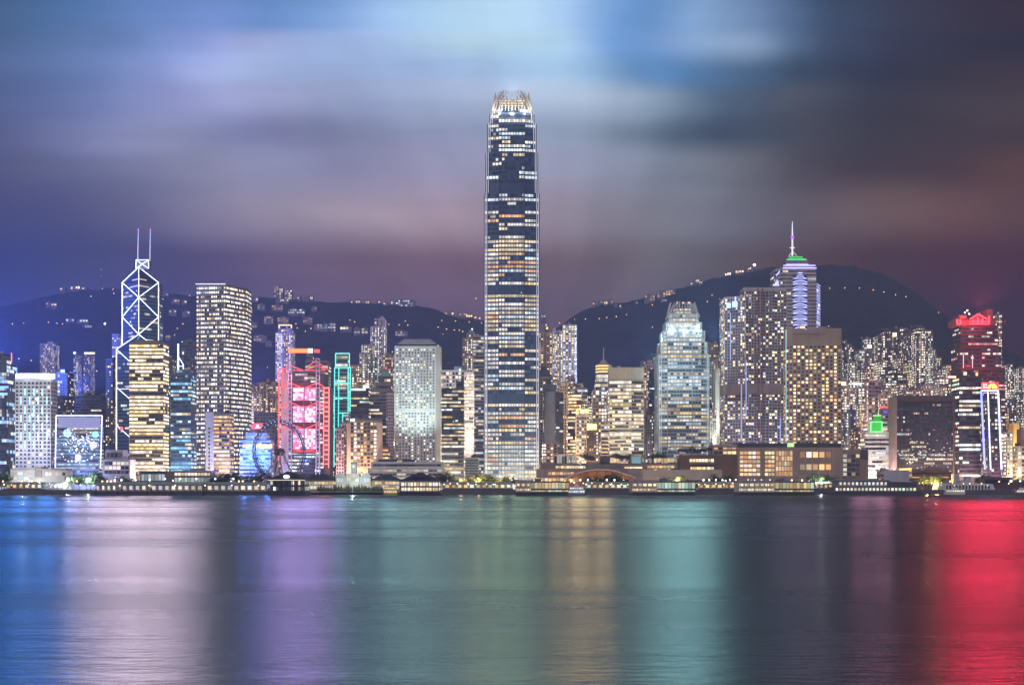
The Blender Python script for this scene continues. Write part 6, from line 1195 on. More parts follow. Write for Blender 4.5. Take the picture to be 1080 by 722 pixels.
# ---------------------------------------------------------------- ferris wheel
def ferris_wheel():
    Y = 1222.0; cx, cz, R = PX(294.8, Y), PZ(476.5, Y), 26.6
    t = thing('ferris_wheel', 'ferris wheel with a dark lattice rim and glowing blue top, turned away from the harbour', 'ferris wheel', (cx, Y, 3.2), rz=math.radians(46)); z = cz - 3.2
    rimm = metal(.16, .17, .26, .5, .3)
    for dy in (-1.1, 1.1):
        for r_, w_ in ((R, .46), (R - 2.3, .30)): b = MB((0, 0, 0)); b.ring((0, dy, z), r_, w_, 64, 5); b.build('rim', rimm, t)
    for k in range(42):
        a = 2 * math.pi * k / 42; ca, sa = math.cos(a), math.sin(a)
        b = MB((0, 0, 0)); b.tube((R * ca, -1.1, z + R * sa), ((R - 2.3) * ca, 1.1, z + (R - 2.3) * sa), .16, .16, 4); b.tube((R * ca, 1.1, z + R * sa), ((R - 2.3) * ca, -1.1, z + (R - 2.3) * sa), .16, .16, 4); b.build('rim_lattice', rimm, t)
        if k % 2 == 0: b = MB((0, 0, 0)); b.tube((0, -1.8, z), ((R - 2.3) * ca, -.9, z + (R - 2.3) * sa), .13, .13, 4); b.build('spoke', metal(.3, .3, .4), t)
        g = thing('x', None, None, (0, 0, 0)) if False else None
        b = MB((0, 0, 0)); gx, gz = (R + 1.3) * ca, z + (R + 1.3) * sa; b.ball((gx, 0, gz - .4), 1.05, 8); b.box(gx - .25, gx + .25, -.3, .3, gz + .5, gz + 1.0); b.build('gondola', metal(.55, .56, .68, .3, .2), t)
        s = 3.2 if sa > .45 else 1.2; b = MB((0, 0, 0)); b.ball((R * ca, -1.5, z + R * sa), .34, 6); b.build('rim_light', emit(.18, .35, 1.0, s * 1.8) if sa > -.2 else emit(.6, .4, .9, .8), t)
    b = MB((0, 0, 0)); b.tube((0, -3.4, z), (0, 3.4, z), 3.2, 3.2, 16); b.build('hub', metal(.12, .1, .13, .5, .4), t)
    for sx in (-1, 1):
        for sy in (-1, 1): b = MB((0, 0, 0)); b.tube((sx * 14, sy * 9, 0), (sx * .8, sy * 3, z), .75, .6, 8); b.build('support_leg', metal(.5, .46, .56, .4, .3), t)
    b = MB((0, 0, 0)); b.box(-17, 17, -10, 10, -.3, 1.0); b.build('platform', wall(.2, .18, .2), t)
ferris_wheel()

# ---------------------------------------------------------------- boats
def ferry(label, xc, L_, Y, hullm, lit, decks=2):
    t = thing('ferry_boat', label, 'boat', (PX(xc, Y), Y, 0)); h = L_ / 2
    b = MB((0, 0, 0)); pl = [(-h, 0), (-h * .86, -2.4), (h * .86, -2.4), (h, 0), (h * .86, 2.4), (-h * .86, 2.4)]
    b.prism([(x * .93, y * .85) for x, y in pl], -.4, 1.6, 0, pl); b.build('hull', hullm, t)
    for k in range(decks):
        w = h * (.82 - .12 * k); z = 1.6 + 2.5 * k
        b = MB((0, 0, 0)); b.box(-w, w, -2.0, 2.0, z, z + 2.2); b.build('cabin', wall(.7, .68, .62), t)
        b = MB((0, 0, 0)); b.box(-w - .8, w + .8, -2.3, 2.3, z + 2.2, z + 2.5); b.build('deck_roof', wall(.8, .8, .78), t)
        n = int(2 * w / 1.6)
        b = MB((0, 0, 0))
        for i in range(n): a = -w + 2 * w * (i + .15) / n; c = -w + 2 * w * (i + .85) / n; s = random.uniform(.9, 1.8); b.poly([(a, -2.03, z + .8), (c, -2.03, z + .8), (c, -2.03, z + 1.9), (a, -2.03, z + 1.9)], 0, tuple(s * v for v in lit))
        b.build('cabin_glazing', DKG, t)
    z = 1.6 + 2.5 * decks; b = MB((0, 0, 0)); b.box(-1.6, 1.6, -1.3, 1.3, z, z + 1.7); b.build('wheelhouse', wall(.75, .74, .7), t)
    b = MB((0, 0, 0)); b.tube((0, 0, z + 1.7), (0, 0, z + 5), .12, .08, 5); b.build('mast', STEEL, t)
    return t
ferry('small double-deck ferry lit yellow beside the hip-roofed pier', 412, 12, 1062, wall(.5, .38, .1), (1, .68, .2))
ferry('grey and white ferry moored at the end of the glass pier', 608, 15, 1082, wall(.2, .24, .3), (.75, .85, 1.0))
ferry('white motor yacht lying in front of the shed with raked ends', 1007, 19, 1192, wall(.8, .8, .78), (1, .9, .55), 1)
ferry('small workboat with bright lamps at the eastern edge of the harbour', 1077, 10, 1150, wall(.15, .12, .12), (1, .9, .8), 1)

# ---------------------------------------------------------------- trees on the promenade
m_leaf, t_, p_ = _principled('tree_leaves'); n_ = t_.nodes.new; co = n_('ShaderNodeTexCoord'); nz = n_('ShaderNodeTexNoise'); nz.inputs['Scale'].default_value = .9; nz.inputs['Detail'].default_value = 3
t_.links.new(co.outputs['Object'], nz.inputs['Vector']); cr = n_('ShaderNodeValToRGB'); cr.color_ramp.elements[0].color = (.02, .045, .016, 1); cr.color_ramp.elements[1].color = (.11, .15, .05, 1); cr.color_ramp.elements[0].position = .35; cr.color_ramp.elements[1].position = .7
t_.links.new(nz.outputs['Fac'], cr.inputs[0]); t_.links.new(cr.outputs[0], p_.inputs['Base Color']); p_.inputs['Roughness'].default_value = .7
m_bark = wall(.10, .075, .055)
def make_tree(seed, h, w):
    r = random.Random(seed); t = thing('broadleaf_tree', '', 'tree', (0, 0, 0)); b = MB((0, 0, 0))
    b.tube((0, 0, -.3), (.15, 0, h * .38), .32, .2, 7)
    tips = []
    for k in range(6):
        a = 2 * math.pi * k / 6 + r.random(); q = (w * .42 * math.cos(a) * r.uniform(.6, 1.1), w * .42 * math.sin(a) * r.uniform(.6, 1.1), h * r.uniform(.55, .82)); b.tube((.1, 0, h * r.uniform(.28, .4)), q, .15, .05, 5); tips.append(q)
    tips.append((0, 0, h * .88)); b.build('trunk', m_bark, t)
    b = MB((0, 0, 0))
    for c in tips:
        for i in range(120):
            d = Vector((r.gauss(0, 1), r.gauss(0, 1), r.gauss(0, .75))); d *= w * .135
            p = Vector(c) + d; s = r.uniform(.22, .5); u_ = Vector((r.gauss(0, 1), r.gauss(0, 1), r.gauss(0, 1))).normalized(); v_ = u_.cross(Vector((r.gauss(0, 1), r.gauss(0, 1), r.gauss(0, 1)))).normalized()
            b.poly([p - u_ * s, p + v_ * s * .6, p + u_ * s, p - v_ * s * .6])
    b.build('crown', m_leaf, t); return t
protos = [make_tree(i, 8.5, 7.5) for i in range(3)]; used = set()
def plant(label, px, Y, s, z=3.2, group='trees along the promenade'):
    i = random.randrange(3); o = protos[i] if i not in used else copy_tree(protos[i]); used.add(i)
    o.location = (PX(px, Y), Y, z); o.rotation_euler = (0, 0, random.uniform(0, 6)); s *= 1.2; o.scale = (s * random.uniform(.9, 1.15), s * random.uniform(.9, 1.15), s * random.uniform(.85, 1.1)); o['label'] = label; o['group'] = group
for lab, xs, Y, s in (
    ('dark tree at the western end of the promenade by the civic hall', (1, 6, -5), 1245, 1.7), ('tree lit green by lamps between the snowflake block and boarding pier', (77, 83, 92, 97, 102, 105), 1248, 1.35),
    ('small tree by the glowing arch and glazed pavilion', (131, 139, 146, 168), 1252, 1.0), ('dark tree behind the boarding pier near the wheel', (226, 233, 240, 247, 273, 279), 1250, 1.5),
    ('dark tree at the foot of the truss bank and wheel', (262, 312, 322, 330, 337, 345), 1245, 1.4), ('dark tree left of the lamp-lit plaza, behind the hip-roofed pier', (461, 467, 473), 1245, 1.5),
    ('tree in the orange lamp-lit plaza below the tallest tower', (484, 491, 505, 512, 519, 526, 533), 1240, 1.25), ('round clipped dark tree beside the pinkish pier shed', (530, 536, 541), 1225, 1.0),
    ('dark tree standing in front of the orange arched hall', (622, 628, 634, 640, 647, 653, 659), 1225, 1.15), ('tree on the lawn below the brown terrace mall', (700, 708, 714, 720, 727, 734), 1245, 1.0),
    ('dark tree between the green glass pier and white pier shed', (746, 752, 758, 765, 771), 1230, 1.1), ('dark leafy tree between the yellow-lit pier and landing pier', (860, 866, 872, 878), 1225, 1.35),
    ('tree glowing amber from lamps below the dark glass slab', (972, 979, 985, 990), 1240, 1.25), ('dark shrubby tree by the eastern gangway roof', (1037, 1046, 1075), 1260, 1.2)):
    for x in xs: plant(lab, x + random.uniform(-1.2, 1.2), Y + random.uniform(-6, 10), s * random.uniform(.85, 1.15))
for lab, xs, Y, zz, s in (('little roof garden tree on the stone terrace block', (619, 624, 650, 655, 660, 664, 688, 693, 700), 1309, PZ(488, 1300), .85), ('little roof garden tree on the brown terrace mall', (719, 724, 730, 736, 742, 747), 1310, PZ(479.4, 1302), .75)):
    for x in xs: plant(lab, x, Y, s * random.uniform(.8, 1.2), zz, 'roof garden trees')

# ---------------------------------------------------------------- lamps
def make_lamp(h, m, r=.5):
    b = MB((0, 0, 0)); b.tube((0, 0, -.3), (0, 0, h), .12, .08, 6); b.ball((0, 0, h + r * .7), r, 8, 1)
    return b.data('street_lamp', [DSTEEL, m])
LM = {'a': make_lamp(7.5, emit(1, .56, .18, 7), .62), 'w': make_lamp(8.5, emit(1, .93, .8, 9), .62), 'c': make_lamp(9.5, emit(.75, .95, 1, 9), .7), 'y': make_lamp(6, emit(1, .72, .3, 6), .55)}
def lamp(label, kind, px, Y, z=3.2, s=1.0, group='street lamps along the promenade'):
    o = bpy.data.objects.new('street_lamp', LM[kind]); COL.objects.link(o); o.location = (PX(px, Y), Y, z); o.scale = (s, s, s); tag(o, label, 'street lamp', group)
for lab, kind, xs, Y in (
    ('orange street lamp in front of the civic hall', 'a', (3, 23, 40, 31), 1234), ('white street lamp among the trees near the snowflake block', 'c', (71, 93, 95), 1236), ('orange street lamp near the western boarding pier', 'a', (81, 108, 113, 117, 121), 1238),
    ('white street lamp by the glowing arch', 'w', (121, 128, 143, 158), 1240), ('white street lamp behind the columned boarding pier', 'c', (174, 190, 207, 227, 246), 1215), ('orange street lamp near the foot of the wheel', 'a', (252, 256, 268, 278, 287, 330, 336), 1232),
    ('orange street lamp flanking the ferry terminal', 'a', (350, 410, 420), 1205), ('orange lamp in the lamp-lit plaza below the tallest tower', 'y', (469, 475, 482, 487, 494, 500, 503, 508, 516, 522, 529, 536, 541), 1232),
    ('orange lamp along the front of the arched hall', 'a', (571, 580, 596, 602, 616, 627, 659, 645, 652, 664), 1245), ('white lamp on the seafront between two glass piers', 'w', (612, 620, 640, 648, 742, 748, 755, 762, 770, 776), 1214),
    ('yellow lamp on the lawn below the brown terrace mall', 'y', (696, 703, 712, 721, 729, 737, 764, 775), 1250), ('white lamp on the mall forecourt under the tall orange glass front', 'w', (789, 796, 803, 812, 823, 835, 846, 853, 862), 1268),
    ('amber lamp among the trees below the dark glass slab', 'y', (970, 976, 983, 988, 993, 906, 902, 897), 1236), ('orange street lamp at the eastern shore', 'a', (1002, 1030, 1045, 1060, 1076, 1079, 960), 1262)):
    for x in xs: lamp(lab, kind, x, Y + random.uniform(-4, 4))
for i in range(108):
    x = 4 + 10 * i + random.uniform(-2.5, 2.5)
    lamp('small warm lamp in the long row on top of the seawall', random.choice('aywya'), x, 1204.5 + random.uniform(0, 1.5), 3.9, random.uniform(.55, .9), 'small lamps in a row along the seawall')
# plaza lamps, plus unseen coloured fill lights added among the towers
for px, Y, p, c in ((505, 1230, 9e3, (1, .6, .22)), (486, 1234, 7e3, (1, .62, .25)), (528, 1232, 7e3, (1, .62, .25)), (634, 1262, 3e3, (1, .55, .22)), (605, 1262, 3e3, (1, .55, .22)), (662, 1262, 3e3, (1, .55, .22)), (978, 1228, 7e3, (1, .62, .2)), (988, 1228, 6e3, (1, .62, .2)), (93, 1236, 8e3, (.7, 1, .9)), (72, 1236, 8e3, (.75, .95, 1)), (24, 1240, 8e3, (.9, .95, 1)), (372, 1170, 3.5e3, (.85, 1, .92)), (715, 1240, 7e3, (1, .7, .3)), (866, 1212, 4e3, (.9, 1, .85)), (30, 1340, 2.4e4, (.45, .55, 1)), (84, 1322, 2.4e4, (.4, .5, 1)), (128, 1338, 2e4, (.9, .75, 1)), (158, 1342, 1.6e4, (1, .8, .6)), (196, 1360, 2e4, (.6, .7, 1)), (238, 1318, 1.6e4, (1, .75, .6)), (268, 1400, 3e4, (.5, .45, 1)), (355, 1312, 2e4, (1, .55, .65)), (385, 1316, 2e4, (1, .7, .4)), (470, 1382, 2.6e4, (1, .85, .6)), (512, 1400, 2.6e4, (1, .8, .5)), (540, 1424, 3e4, (1, .82, .5)), (568, 1400, 2.6e4, (1, .75, .4)), (598, 1384, 3e4, (1, .66, .32)), (622, 1360, 2e4, (1, .66, .32)), (640, 1378, 2.4e4, (1, .7, .4)), (690, 1410, 2e4, (1, .8, .6)), (756, 1480, 2.6e4, (.9, .9, .7)), (800, 1345, 1.6e4, (.7, .65, 1)), (860, 1330, 1.6e4, (1, .7, .4)), (900, 1480, 3.4e4, (1, .72, .45)), (925, 1360, 2e4, (1, .8, .7)), (975, 1335, 2e4, (1, .7, .45)), (1020, 1322, 1.6e4, (1, .6, .5)), (1050, 1300, 1.2e4, (1, .4, .45)), (1068, 1340, 2.4e4, (1, .75, .4)), (905, 1560, 4e4, (1, .72, .5)), (945, 1540, 4e4, (1, .7, .5)), (990, 1540, 4e4, (1, .65, .55)), (260, 1640, 4e4, (.8, .55, .9)), (400, 1600, 4e4, (.95, .7, .75)), (590, 1620, 4e4, (1, .72, .45))):
    l = bpy.data.lights.new('plaza_or_fill_lamp', 'POINT'); l.energy = p * 4; l.color = c; l.shadow_soft_size = .8; lo = bpy.data.objects.new('plaza_or_fill_lamp', l); COL.objects.link(lo); lo.location = (PX(px, Y), Y, 12 if Y < 1500 else 60)

# dark clipped shrubs in front of the terminal
b = MB((0, 0, 0)); r = random.Random(3)
for i in range(150): p = Vector((r.gauss(0, .5), r.gauss(0, .5), abs(r.gauss(1.2, .8)))); s = .35; u_ = Vector((r.gauss(0, 1), r.gauss(0, 1), r.gauss(0, 1))).normalized(); v_ = u_.cross(Vector((r.random(), r.random(), r.random()))).normalized(); b.poly([p - u_ * s, p + v_ * s * .6, p + u_ * s, p - v_ * s * .6])
shrub_me = b.data('potted_shrub', m_leaf)
for i in range(26):
    o = bpy.data.objects.new('potted_shrub', shrub_me); COL.objects.link(o); s = random.uniform(.9, 1.5); o.location = (PX(336 + 2.7 * i + random.uniform(-.6, .6), 1186), 1186, 3); o.scale = (s, s, s * 1.2); tag(o, 'dark clipped shrub in the row before the classical ferry terminal', 'shrub', 'shrubs before the ferry terminal')

# ---------------------------------------------------------------- houses and lamps on the hills
HW = wall(.22, .19, .19)
def house(label, group, px, py, wpx, hpx, col, s, p, seed):
    x, y, z = hillpoint(px, py); k = y / F; w, h = wpx * k, hpx * k; r = random.Random(seed); b = MB((0, 0, 0)); d = 14.0
    b.box(-w / 2, w / 2, -d / 2, d / 2, -10, h); b.box(-w * .2, w * .15, -d * .3, d * .3, h, h + 2.5)
    nf = max(1, int(h / 4.2)); nb = max(2, int(w / 4.5))
    for f in range(nf):
        for j in range(nb):
            if r.random() < p:
                a = -w / 2 + w * (j + .15) / nb; c = -w / 2 + w * (j + .85) / nb; g = s * r.uniform(.5, 1.5); b.poly([(a, -d / 2 - .1, h * (f + .2) / nf), (c, -d / 2 - .1, h * (f + .2) / nf), (c, -d / 2 - .1, h * (f + .75) / nf), (a, -d / 2 - .1, h * (f + .75) / nf)], 1, tuple(g * v for v in col))
    o = b.build('hillside_house', [HW, DKG]); o.location = (x, y, z); tag(o, label, 'house', group)
O_ = (1, .62, .32); Wt = (1, .85, .65); Cw = (.8, .95, 1)
hs = [('lit house on the ridge above the white slab hotel', ((67, 306.5, 6, 3, Wt, 2.2), (78, 306, 5, 4, Wt, 3), (84, 305.5, 7, 4, Wt, 3), (90, 306, 5, 3, Wt, 2.5))), ('dim house on the slope above the white slab hotel', ((52, 322, 5, 3, O_, 1.4), (58, 323, 6, 3, Wt, 1.4), (75, 339, 9, 2.5, Cw, 1.6), (88, 340, 12, 3, Cw, 1.6), (93, 346, 10, 3, Cw, .7))),
      ('house on the slope between the braced tower and the tall square tower', ((175, 312, 7, 2.5, Wt, 1.2), (186, 319, 9, 3, O_, 1.5), (195, 320, 6, 3, Wt, 1.3), (183, 330, 8, 3, Wt, 1.2), (197, 331, 8, 2.5, Wt, 1.6), (178, 356, 5, 2, O_, 1.2))),
      ('house on the slope right behind the tall square tower', ((258, 320, 8, 3, O_, 1.4), (262, 330, 10, 5, O_, 1.2), (266, 346, 12, 6, O_, 1.2), (275, 360, 14, 6, O_, .9), (258, 361, 8, 6, O_, 1.6), (284, 363, 7, 3, Wt, .9))),
      ('apartment house standing on the ridge above the glowing yellow crown', ((292, 316, 5, 14, Wt, .7), (297, 315.5, 4, 11, Wt, 1.8), (303, 316, 4, 10, Wt, 1.0), (306.5, 316, 3.5, 10, Wt, 2.4))),
      ('low house along the ridge above the truss bank', ((258, 320.5, 5, 3, O_, 1.6), (270, 318, 6, 4, Wt, 1.8), (298, 318.5, 14, 3, Wt, 1.6), (316, 316, 4, 3, Wt, 1.5), (324, 316, 5, 2.5, YEL, 1.6), (329, 316.5, 3, 4, Wt, 1.5))),
      ('pale apartment house terraced into the slope above the truss bank', ((276, 326, 8, 5, Wt, .7), (293, 327, 12, 5, O_, .9), (284, 341, 10, 7, O_, .9), (299, 344, 12, 9, O_, .7), (311, 331, 14, 5, Cw, 1.0), (319, 331, 6, 5, Cw, 1.6), (332, 327, 6, 3, O_, .8), (325, 340, 10, 5, O_, .8))),
      ('white house on the slope above the turquoise outlined tower', ((336, 347, 9, 5, Cw, .9), (343, 347, 6, 5, Cw, .8), (350, 347, 9, 6, Cw, 1.3), (365, 348, 12, 3.5, Wt, 2.6), (377, 352, 7, 6, Wt, 1.0), (385, 352, 7, 6, Wt, 1.0))),
      ('small house on the ridge beside the glass-fronted villa', ((370, 320.5, 5, 3, O_, 1.6), (378, 320.5, 5, 4, Wt, 2), (388, 321, 4, 4, O_, 2.6), (399, 320, 5, 2.5, O_, 1.6), (407, 322, 5, 3, O_, 2.2), (414, 321.5, 2.5, 4, Cw, 2))), ('broad glass-fronted villa shining on the ridge above the porthole tower', ((425, 323.5, 15, 7, Cw, 1.7),)), ('dim house beside the shining villa on the ridge', ((435.5, 324, 5, 7, Cw, .6),)),
      ('pale house alone on the slope left of the porthole tower', ((423.5, 354.5, 13, 5, Wt, 1.0),)), ('orange-lit house on the ridge left of the tallest tower', ((470, 332.5, 3, 3, O_, 3), (476, 332.5, 6, 3, O_, 2.6), (484, 333, 6, 2.5, O_, 2.4), (491, 333, 4, 2.5, O_, 2), (495, 335, 7, 3, O_, 3), (500, 336.5, 6, 3, O_, 3), (507, 337, 4, 2.5, O_, 2.5))),
      ('house on the ridge of the eastern hill, beside the tallest tower', ((573, 335, 5, 2.5, Cw, 1.2), (577, 344.5, 4, 3, Wt, 2.2), (627, 322, 5, 3, O_, 2.6), (633, 320, 4, 2.5, Wt, 1.2), (638.5, 321.5, 4, 4, O_, 2.8), (644, 320.5, 4, 4, Wt, 1.0), (649, 323.5, 4, 4, O_, 2.6), (654.5, 324, 3, 2, Wt, 2), (671, 320.5, 3, 2, Wt, 1.6))),
      ('pale block on the misty ridge above the teal-lit tower', ((685, 317.5, 11, 6, O_, .8), (697, 314, 9, 6, O_, .9), (703, 312, 8, 5, O_, 1.5), (708, 311, 8, 5, O_, 1.0), (700, 318, 6, 2, Cw, .8), (730, 301, 5, 3, Wt, 1.4), (735, 298.5, 4, 4, Wt, 2.2), (738.5, 299.5, 4, 3, O_, 2.2))),
      ('brightly lit house on the cloudy ridge left of the spired tower', ((765.5, 291.5, 3, 3.4, Wt, 3), (768.5, 291, 4, 4, Wt, 3.5), (777, 289, 4, 4, O_, 3), (781.5, 288, 5, 3, O_, 3), (788, 285.5, 4, 3, O_, 2.6), (792, 284.6, 5, 2.6, Wt, 3)))]
for lab, items in hs:
    for i, (px, py, w, h, c, s) in enumerate(items): house(lab, lab.replace('house', 'houses', 1) if len(items) > 1 else None, px, py, w, h, c, s * .8, .62, hash((px, py)) & 9999)
hl = {}
def hill_lamp(label, px, py, kind='a', s=.45):
    x, y, z = hillpoint(px, py); o = bpy.data.objects.new('hillside_lamp', LM[kind]); COL.objects.link(o); o.location = (x, y, z - 2); o.scale = (s * 3, s * 3, s * 2); tag(o, label, 'street lamp', 'lamps dotted over the hills')
for lab, pts in (('orange lamp on the dark slope above the hotel with the glowing roof', ((13, 344), (25, 343.5), (51, 342.5), (60, 343.5), (66, 344), (108, 307), (119, 307.5), (33, 383), (20, 381), (102, 394))), ('orange lamp on the slope between the braced tower and tall square tower', ((172, 318), (200, 314), (184, 356), (187, 349), (193, 344), (163, 325))),
    ('bright orange lamp on the slope above the truss bank', ((312, 344), (313.5, 348.5), (322, 352), (328, 349), (353, 351), (369, 340), (374, 342), (388, 320))), ('orange lamp on the dark slope around the porthole tower roof', ((421, 345), (427.5, 341), (410, 344.5), (430, 345.5), (466, 340.5), (480.5, 341), (495, 342), (462, 347.5), (471, 349.5), (479, 350.5), (484.5, 350.8), (488, 352), (467, 355), (508, 343))),
    ('orange lamp on the road across the eastern hill beside the tallest tower', ((606, 339.3), (617.5, 338.8), (632, 338.6), (640, 337.5), (650, 336.5), (661, 334.4), (688, 324), (590, 343), (578.5, 344))), ('orange lamp on the eastern hill between teal-lit tower and curved residence', ((746, 320.5), (759, 318), (751, 314))),
    ('orange lamp on the dark eastern hill right of the spired tower', ((875, 306.6), (891, 306.2), (906.5, 306.6), (921, 308.5), (932, 310.5), (944.5, 313.5), (955.5, 315.5), (990, 332)))):
    for px, py in pts: hill_lamp(lab, px, py)
b = MB((0, 0, 0)); b.tube((0, 0, -5), (0, 0, 34), .9, .4, 6); b.box(-1.6, 1.6, -.3, .3, 20, 20.6)
b.ball((0, 0, 34.5), 1.1, 6, 1); b.ball((0, 0, 20.5), 1.0, 6, 1); o = b.build('radio_mast', [DSTEEL, emit(1, .15, .12, 2)]); x, y, z = hillpoint(106.6, 301.5); o.location = (x, y, z); tag(o, 'thin radio mast with red beacons on the western ridge', 'mast')
x, y, z = hillpoint(795.6, 284); o = thing('floodlight_mast', 'white floodlight mast glaring through mist on the cloudy eastern ridge', 'floodlight', (x, y, z)); b = MB((0, 0, 0)); b.tube((0, 0, -4), (0, 0, 8), .4, .3, 6); b.build('pole', DSTEEL, o); b = MB((0, 0, 0)); b.ball((0, -1, 9), 2.6, 8); b.build('lamp_head', emit(.9, 1, .95, 12), o)
x, y, z = hillpoint(110.8, 345); o = thing('floodlight_mast', 'white floodlight shining alone on the slope left of the braced tower', 'floodlight', (x, y, z)); b = MB((0, 0, 0)); b.tube((0, 0, -4), (0, 0, 6), .4, .3, 6); b.build('pole', DSTEEL, o); b = MB((0, 0, 0)); b.ball((0, -1, 7), 1.8, 8); b.build('lamp_head', emit(.85, .95, 1, 10), o)

# ---------------------------------------------------------------- unseen floodlights added facing the harbour to lay colour columns on the water
def added_water_light(label, px, Y, z, ydist, I, color, spot=26, radius=6.0, dx=0):
    return floodlight(label, PX(px, Y), Y, z, (PX(px, ydist) + dx, ydist, 0), 4 * math.pi * I * WATER_GAIN, color, spot, radius, .9)
WATER_GAIN = 0.66
BL = (.05, .27, 1.0); PKW = (1.05, .74, .93); PUR_ = (.55, .40, 1.0); TEA = (.32, .66, .72); GRE = (.62, .95, .60); TANL = (1.0, .62, .28); TEB = (.32, .68, .68); PIK = (1.0, .34, .58); RDD = (.80, .012, .05)
for lab, px, Y, z, I, c, rad in (
    ('added blue floodlight for the water, on the edge of the blue glass tower', -8, 1415, 118, 6e4, BL, 14), ('added blue floodlight for the water, on the civic hall roof', 22, 1258, 24, 3.0e4, BL, 10), ('added blue floodlight for the water, on the white slab hotel', 44, 1372, 112, 6e4, BL, 14), ('added blue floodlight for the water, on the roof of the snowflake block', 76, 1336, 55, 2.6e4, (.10, .30, 1.0), 10),
    ('added pinkish floodlight for the water, low on the snowflake block', 104, 1334, 55, 5.5e4, PKW, 14), ('added pinkish floodlight for the water, on the braced tower', 120, 1540, 215, 1.0e5, PKW, 22), ('added pinkish floodlight for the water, on the yellow-lit office tower', 168, 1364, 142, 8e4, PKW, 20), ('added pinkish floodlight for the water, on the glazed pavilion roof', 146, 1258, 18, 4.5e4, PKW, 12), ('added pinkish floodlight for the water, on the blue office tower', 186, 1380, 112, 3.5e4, PKW, 12),
    ('added violet floodlight for the water, high on the truss bank', 306, 1418, 128, 6.5e4, PUR_, 14), ('added violet floodlight for the water, low on the truss bank', 328, 1418, 90, 5.5e4, PUR_, 14),
    ('added pale teal floodlight for the water, on the tan gridded hotel', 384, 1325, 66, 3e4, TEA, 12), ('added pale teal floodlight for the water, on the porthole tower', 438, 1358, 138, 4.2e4, (.50, .85, .80), 12),
    ('added greenish floodlight for the water, at mid height of the tallest tower', 526, 1444, 200, 3.2e4, GRE, 16), ('added greenish floodlight for the water, at the entrance of the tallest tower', 548, 1440, 40, 2.2e4, GRE, 12), ('added greenish floodlight for the water, on the dark glass tower with yellow-lit floors', 478, 1394, 70, 2.2e4, (.45, .75, .62), 14), ('added greenish floodlight for the water, on the stone terrace block', 588, 1296, 24, 1.4e4, (.5, .7, .45), 10), ('added greenish floodlight for the water, on the beige banded tower', 668, 1380, 90, 1.6e4, (.6, .85, .65), 12),
    ('added amber floodlight for the water, on the white office block with orange signs', 612, 1394, 84, 3.8e4, TANL, 12), ('added amber floodlight for the water, on the white finned block', 636, 1392, 72, 3.0e4, TANL, 12),
    ('added teal floodlight for the water, on the smaller twin tower, harbour side', 712, 1392, 165, 7e4, TEB, 18), ('added teal floodlight for the water, low on the smaller twin tower', 738, 1394, 130, 4.5e4, TEB, 14),
    ('added violet floodlight for the water, on the curved residence', 850, 1346, 155, 1.2e4, (.7, .45, .8), 14), ('added pink floodlight for the water, on the block with the green light box', 932, 1374, 60, 3.2e4, PIK, 12), ('added dull red floodlight for the water, on the dark glass slab', 985, 1346, 60, 1.6e4, (1, .12, .2), 12),
    ('added red floodlight for the water, on the red-crowned tower', 1036, 1452, 172, 1.3e5, RDD, 20), ('added red floodlight for the water, below the red sign with the half disc', 1052, 1306, 100, 7e4, RDD, 16), ('added red floodlight for the water, on the banded office tower', 1022, 1330, 110, 4e4, RDD, 12), ('added red floodlight for the water, beyond the eastern edge of the skyline', 1080, 1330, 100, 8e4, RDD, 16)):
    for q, w in ((-1, .30), (0, .40), (1, .30)):
        o = added_water_light(lab, px + q * 24, Y, z + q * 3, 95, I * w, c, 12.5, rad * .8); o['group'] = lab.replace('floodlight', 'floodlights', 1)

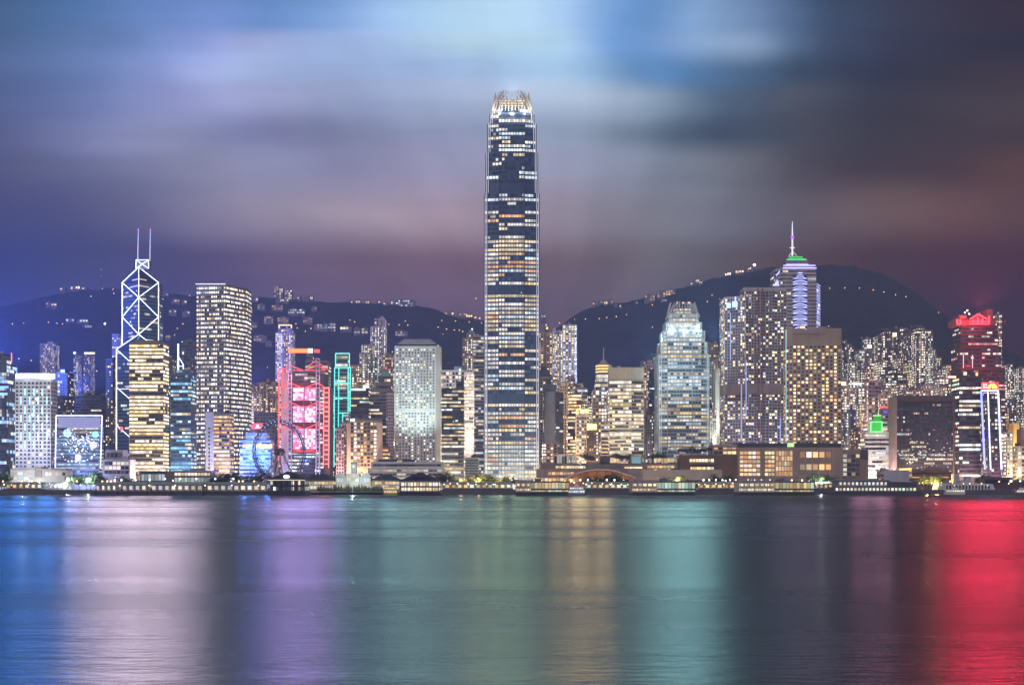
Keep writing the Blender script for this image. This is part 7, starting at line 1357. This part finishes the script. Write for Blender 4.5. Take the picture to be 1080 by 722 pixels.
# ---------------------------------------------------------------- searchlights: two beams beside the twin tower, the rest added to tint the haze
for lab, px, Y, z, I, c, up, spot in (
    ('added blue searchlight tinting the haze, on the roof of the blue glass tower', -24, 1450, 118, 9e5, (.06, .16, 1.0), (-.1, .5, 1), 150), ('added blue searchlight tinting the haze, on the broad dark stepped block', 84, 1712, 118, 2.6e5, (.08, .18, 1.0), (0, .5, 1), 140),
    ('blue-white searchlight beside the crown of the smaller twin tower', 690, 1452, 120, 7e4, (.35, .75, 1.0), (0, .1, 1), 80), ('blue-white searchlight behind the smaller twin tower', 752, 1452, 150, 1e5, (.3, .7, 1.0), (0, .1, 1), 80),
    ('added red searchlight tinting the haze, on the roof of the red-crowned tower', 1036, 1476, 190, 7e4, (1.0, .04, .10), (0, .2, 1), 150), ('added violet searchlight tinting the haze, behind the brownish apartment slabs', 262, 1800, 120, 1.7e5, (.25, .22, 1.0), (0, .5, 1), 150), ('added violet searchlight tinting the haze, behind the green pyramid roof', 404, 1930, 150, 1.2e5, (.35, .28, 1.0), (0, .5, 1), 150), ('added blue-white searchlight tinting the haze, in the braced tower head', 149, 1580, 235, 2.2e4, (.55, .7, 1.0), (0, .2, 1), 150), ('added dim blue searchlight tinting the haze, behind the ringed golden crown', 655, 1800, 120, 1.1e5, (.2, .35, .9), (0, .5, 1), 150), ('added violet-white searchlight tinting the haze, at the foot of the glowing spire', 839, 1640, 262, 1.0e4, (.6, .6, 1.0), (0, .2, 1), 150), ('added white searchlight tinting the haze, at the crown of the tallest tower', 540, 1476, 412, 6e4, (.9, .95, 1.0), (0, .2, 1), 150)):
    floodlight(lab, PX(px, Y), Y, z, (PX(px, Y) + up[0] * 50, Y + up[1] * 50, z + up[2] * 50), 4 * math.pi * I, c, spot, 2.0, .5)

# ---------------------------------------------------------------- night haze
m = bpy.data.materials.new('haze'); m.use_nodes = True; t = m.node_tree; t.nodes.clear()
out = t.nodes.new('ShaderNodeOutputMaterial'); pv = t.nodes.new('ShaderNodeVolumePrincipled'); pv.inputs['Density'].default_value = HAZE = 0.00019; pv.inputs['Color'].default_value = (.37, .45, .83, 1); pv.inputs['Anisotropy'].default_value = 0.1
t.links.new(pv.outputs[0], out.inputs['Volume'])
if HAZE > 0:
    b = MB((0, 0, 0)); b.box(-2620, 2620, -420, 3760, -3, 480); tag(b.build('haze', m), kind='stuff')

# pieces of parts go one level down
SUB = {'sign_emblem': ('red_sign', 'lit_sign'), 'sign_lettering': ('red_sign', 'lit_sign'), 'sign_disc': ('red_sign',), 'roof_lantern': ('roof',), 'oval_emblem': ('roof',), 'clock_face': ('turret',), 'turret_cap': ('turret',), 'cabin_glazing': ('cabin',), 'screen_edge': ('green_screen',),
       'eave_light': ('roof', 'hall'), 'beacon': ('mast', 'roof'), 'light_ring': ('crown_drum',), 'rim_light': ('rim',), 'rim_lattice': ('rim',), 'dark_joint': ('wall',), 'stair_window': ('end_wall',), 'gallery_edge': ('hall', 'glass_hall'), 'arched_pediment': ('main_hall',), 'opening': ('shed_wall',), 'spire_globe': ('spire',), 'crosstree': ('spire',)}
for o in list(COL.objects):
    if o.parent is None: continue
    want = SUB.get(o.name.split('.')[0])
    if not want or o.parent.parent is not None: continue
    sib = [c for w in want for c in o.parent.children if c.name.split('.')[0] == w and c.location.length < 1e-6]
    if sib: o.parent = sib[0]
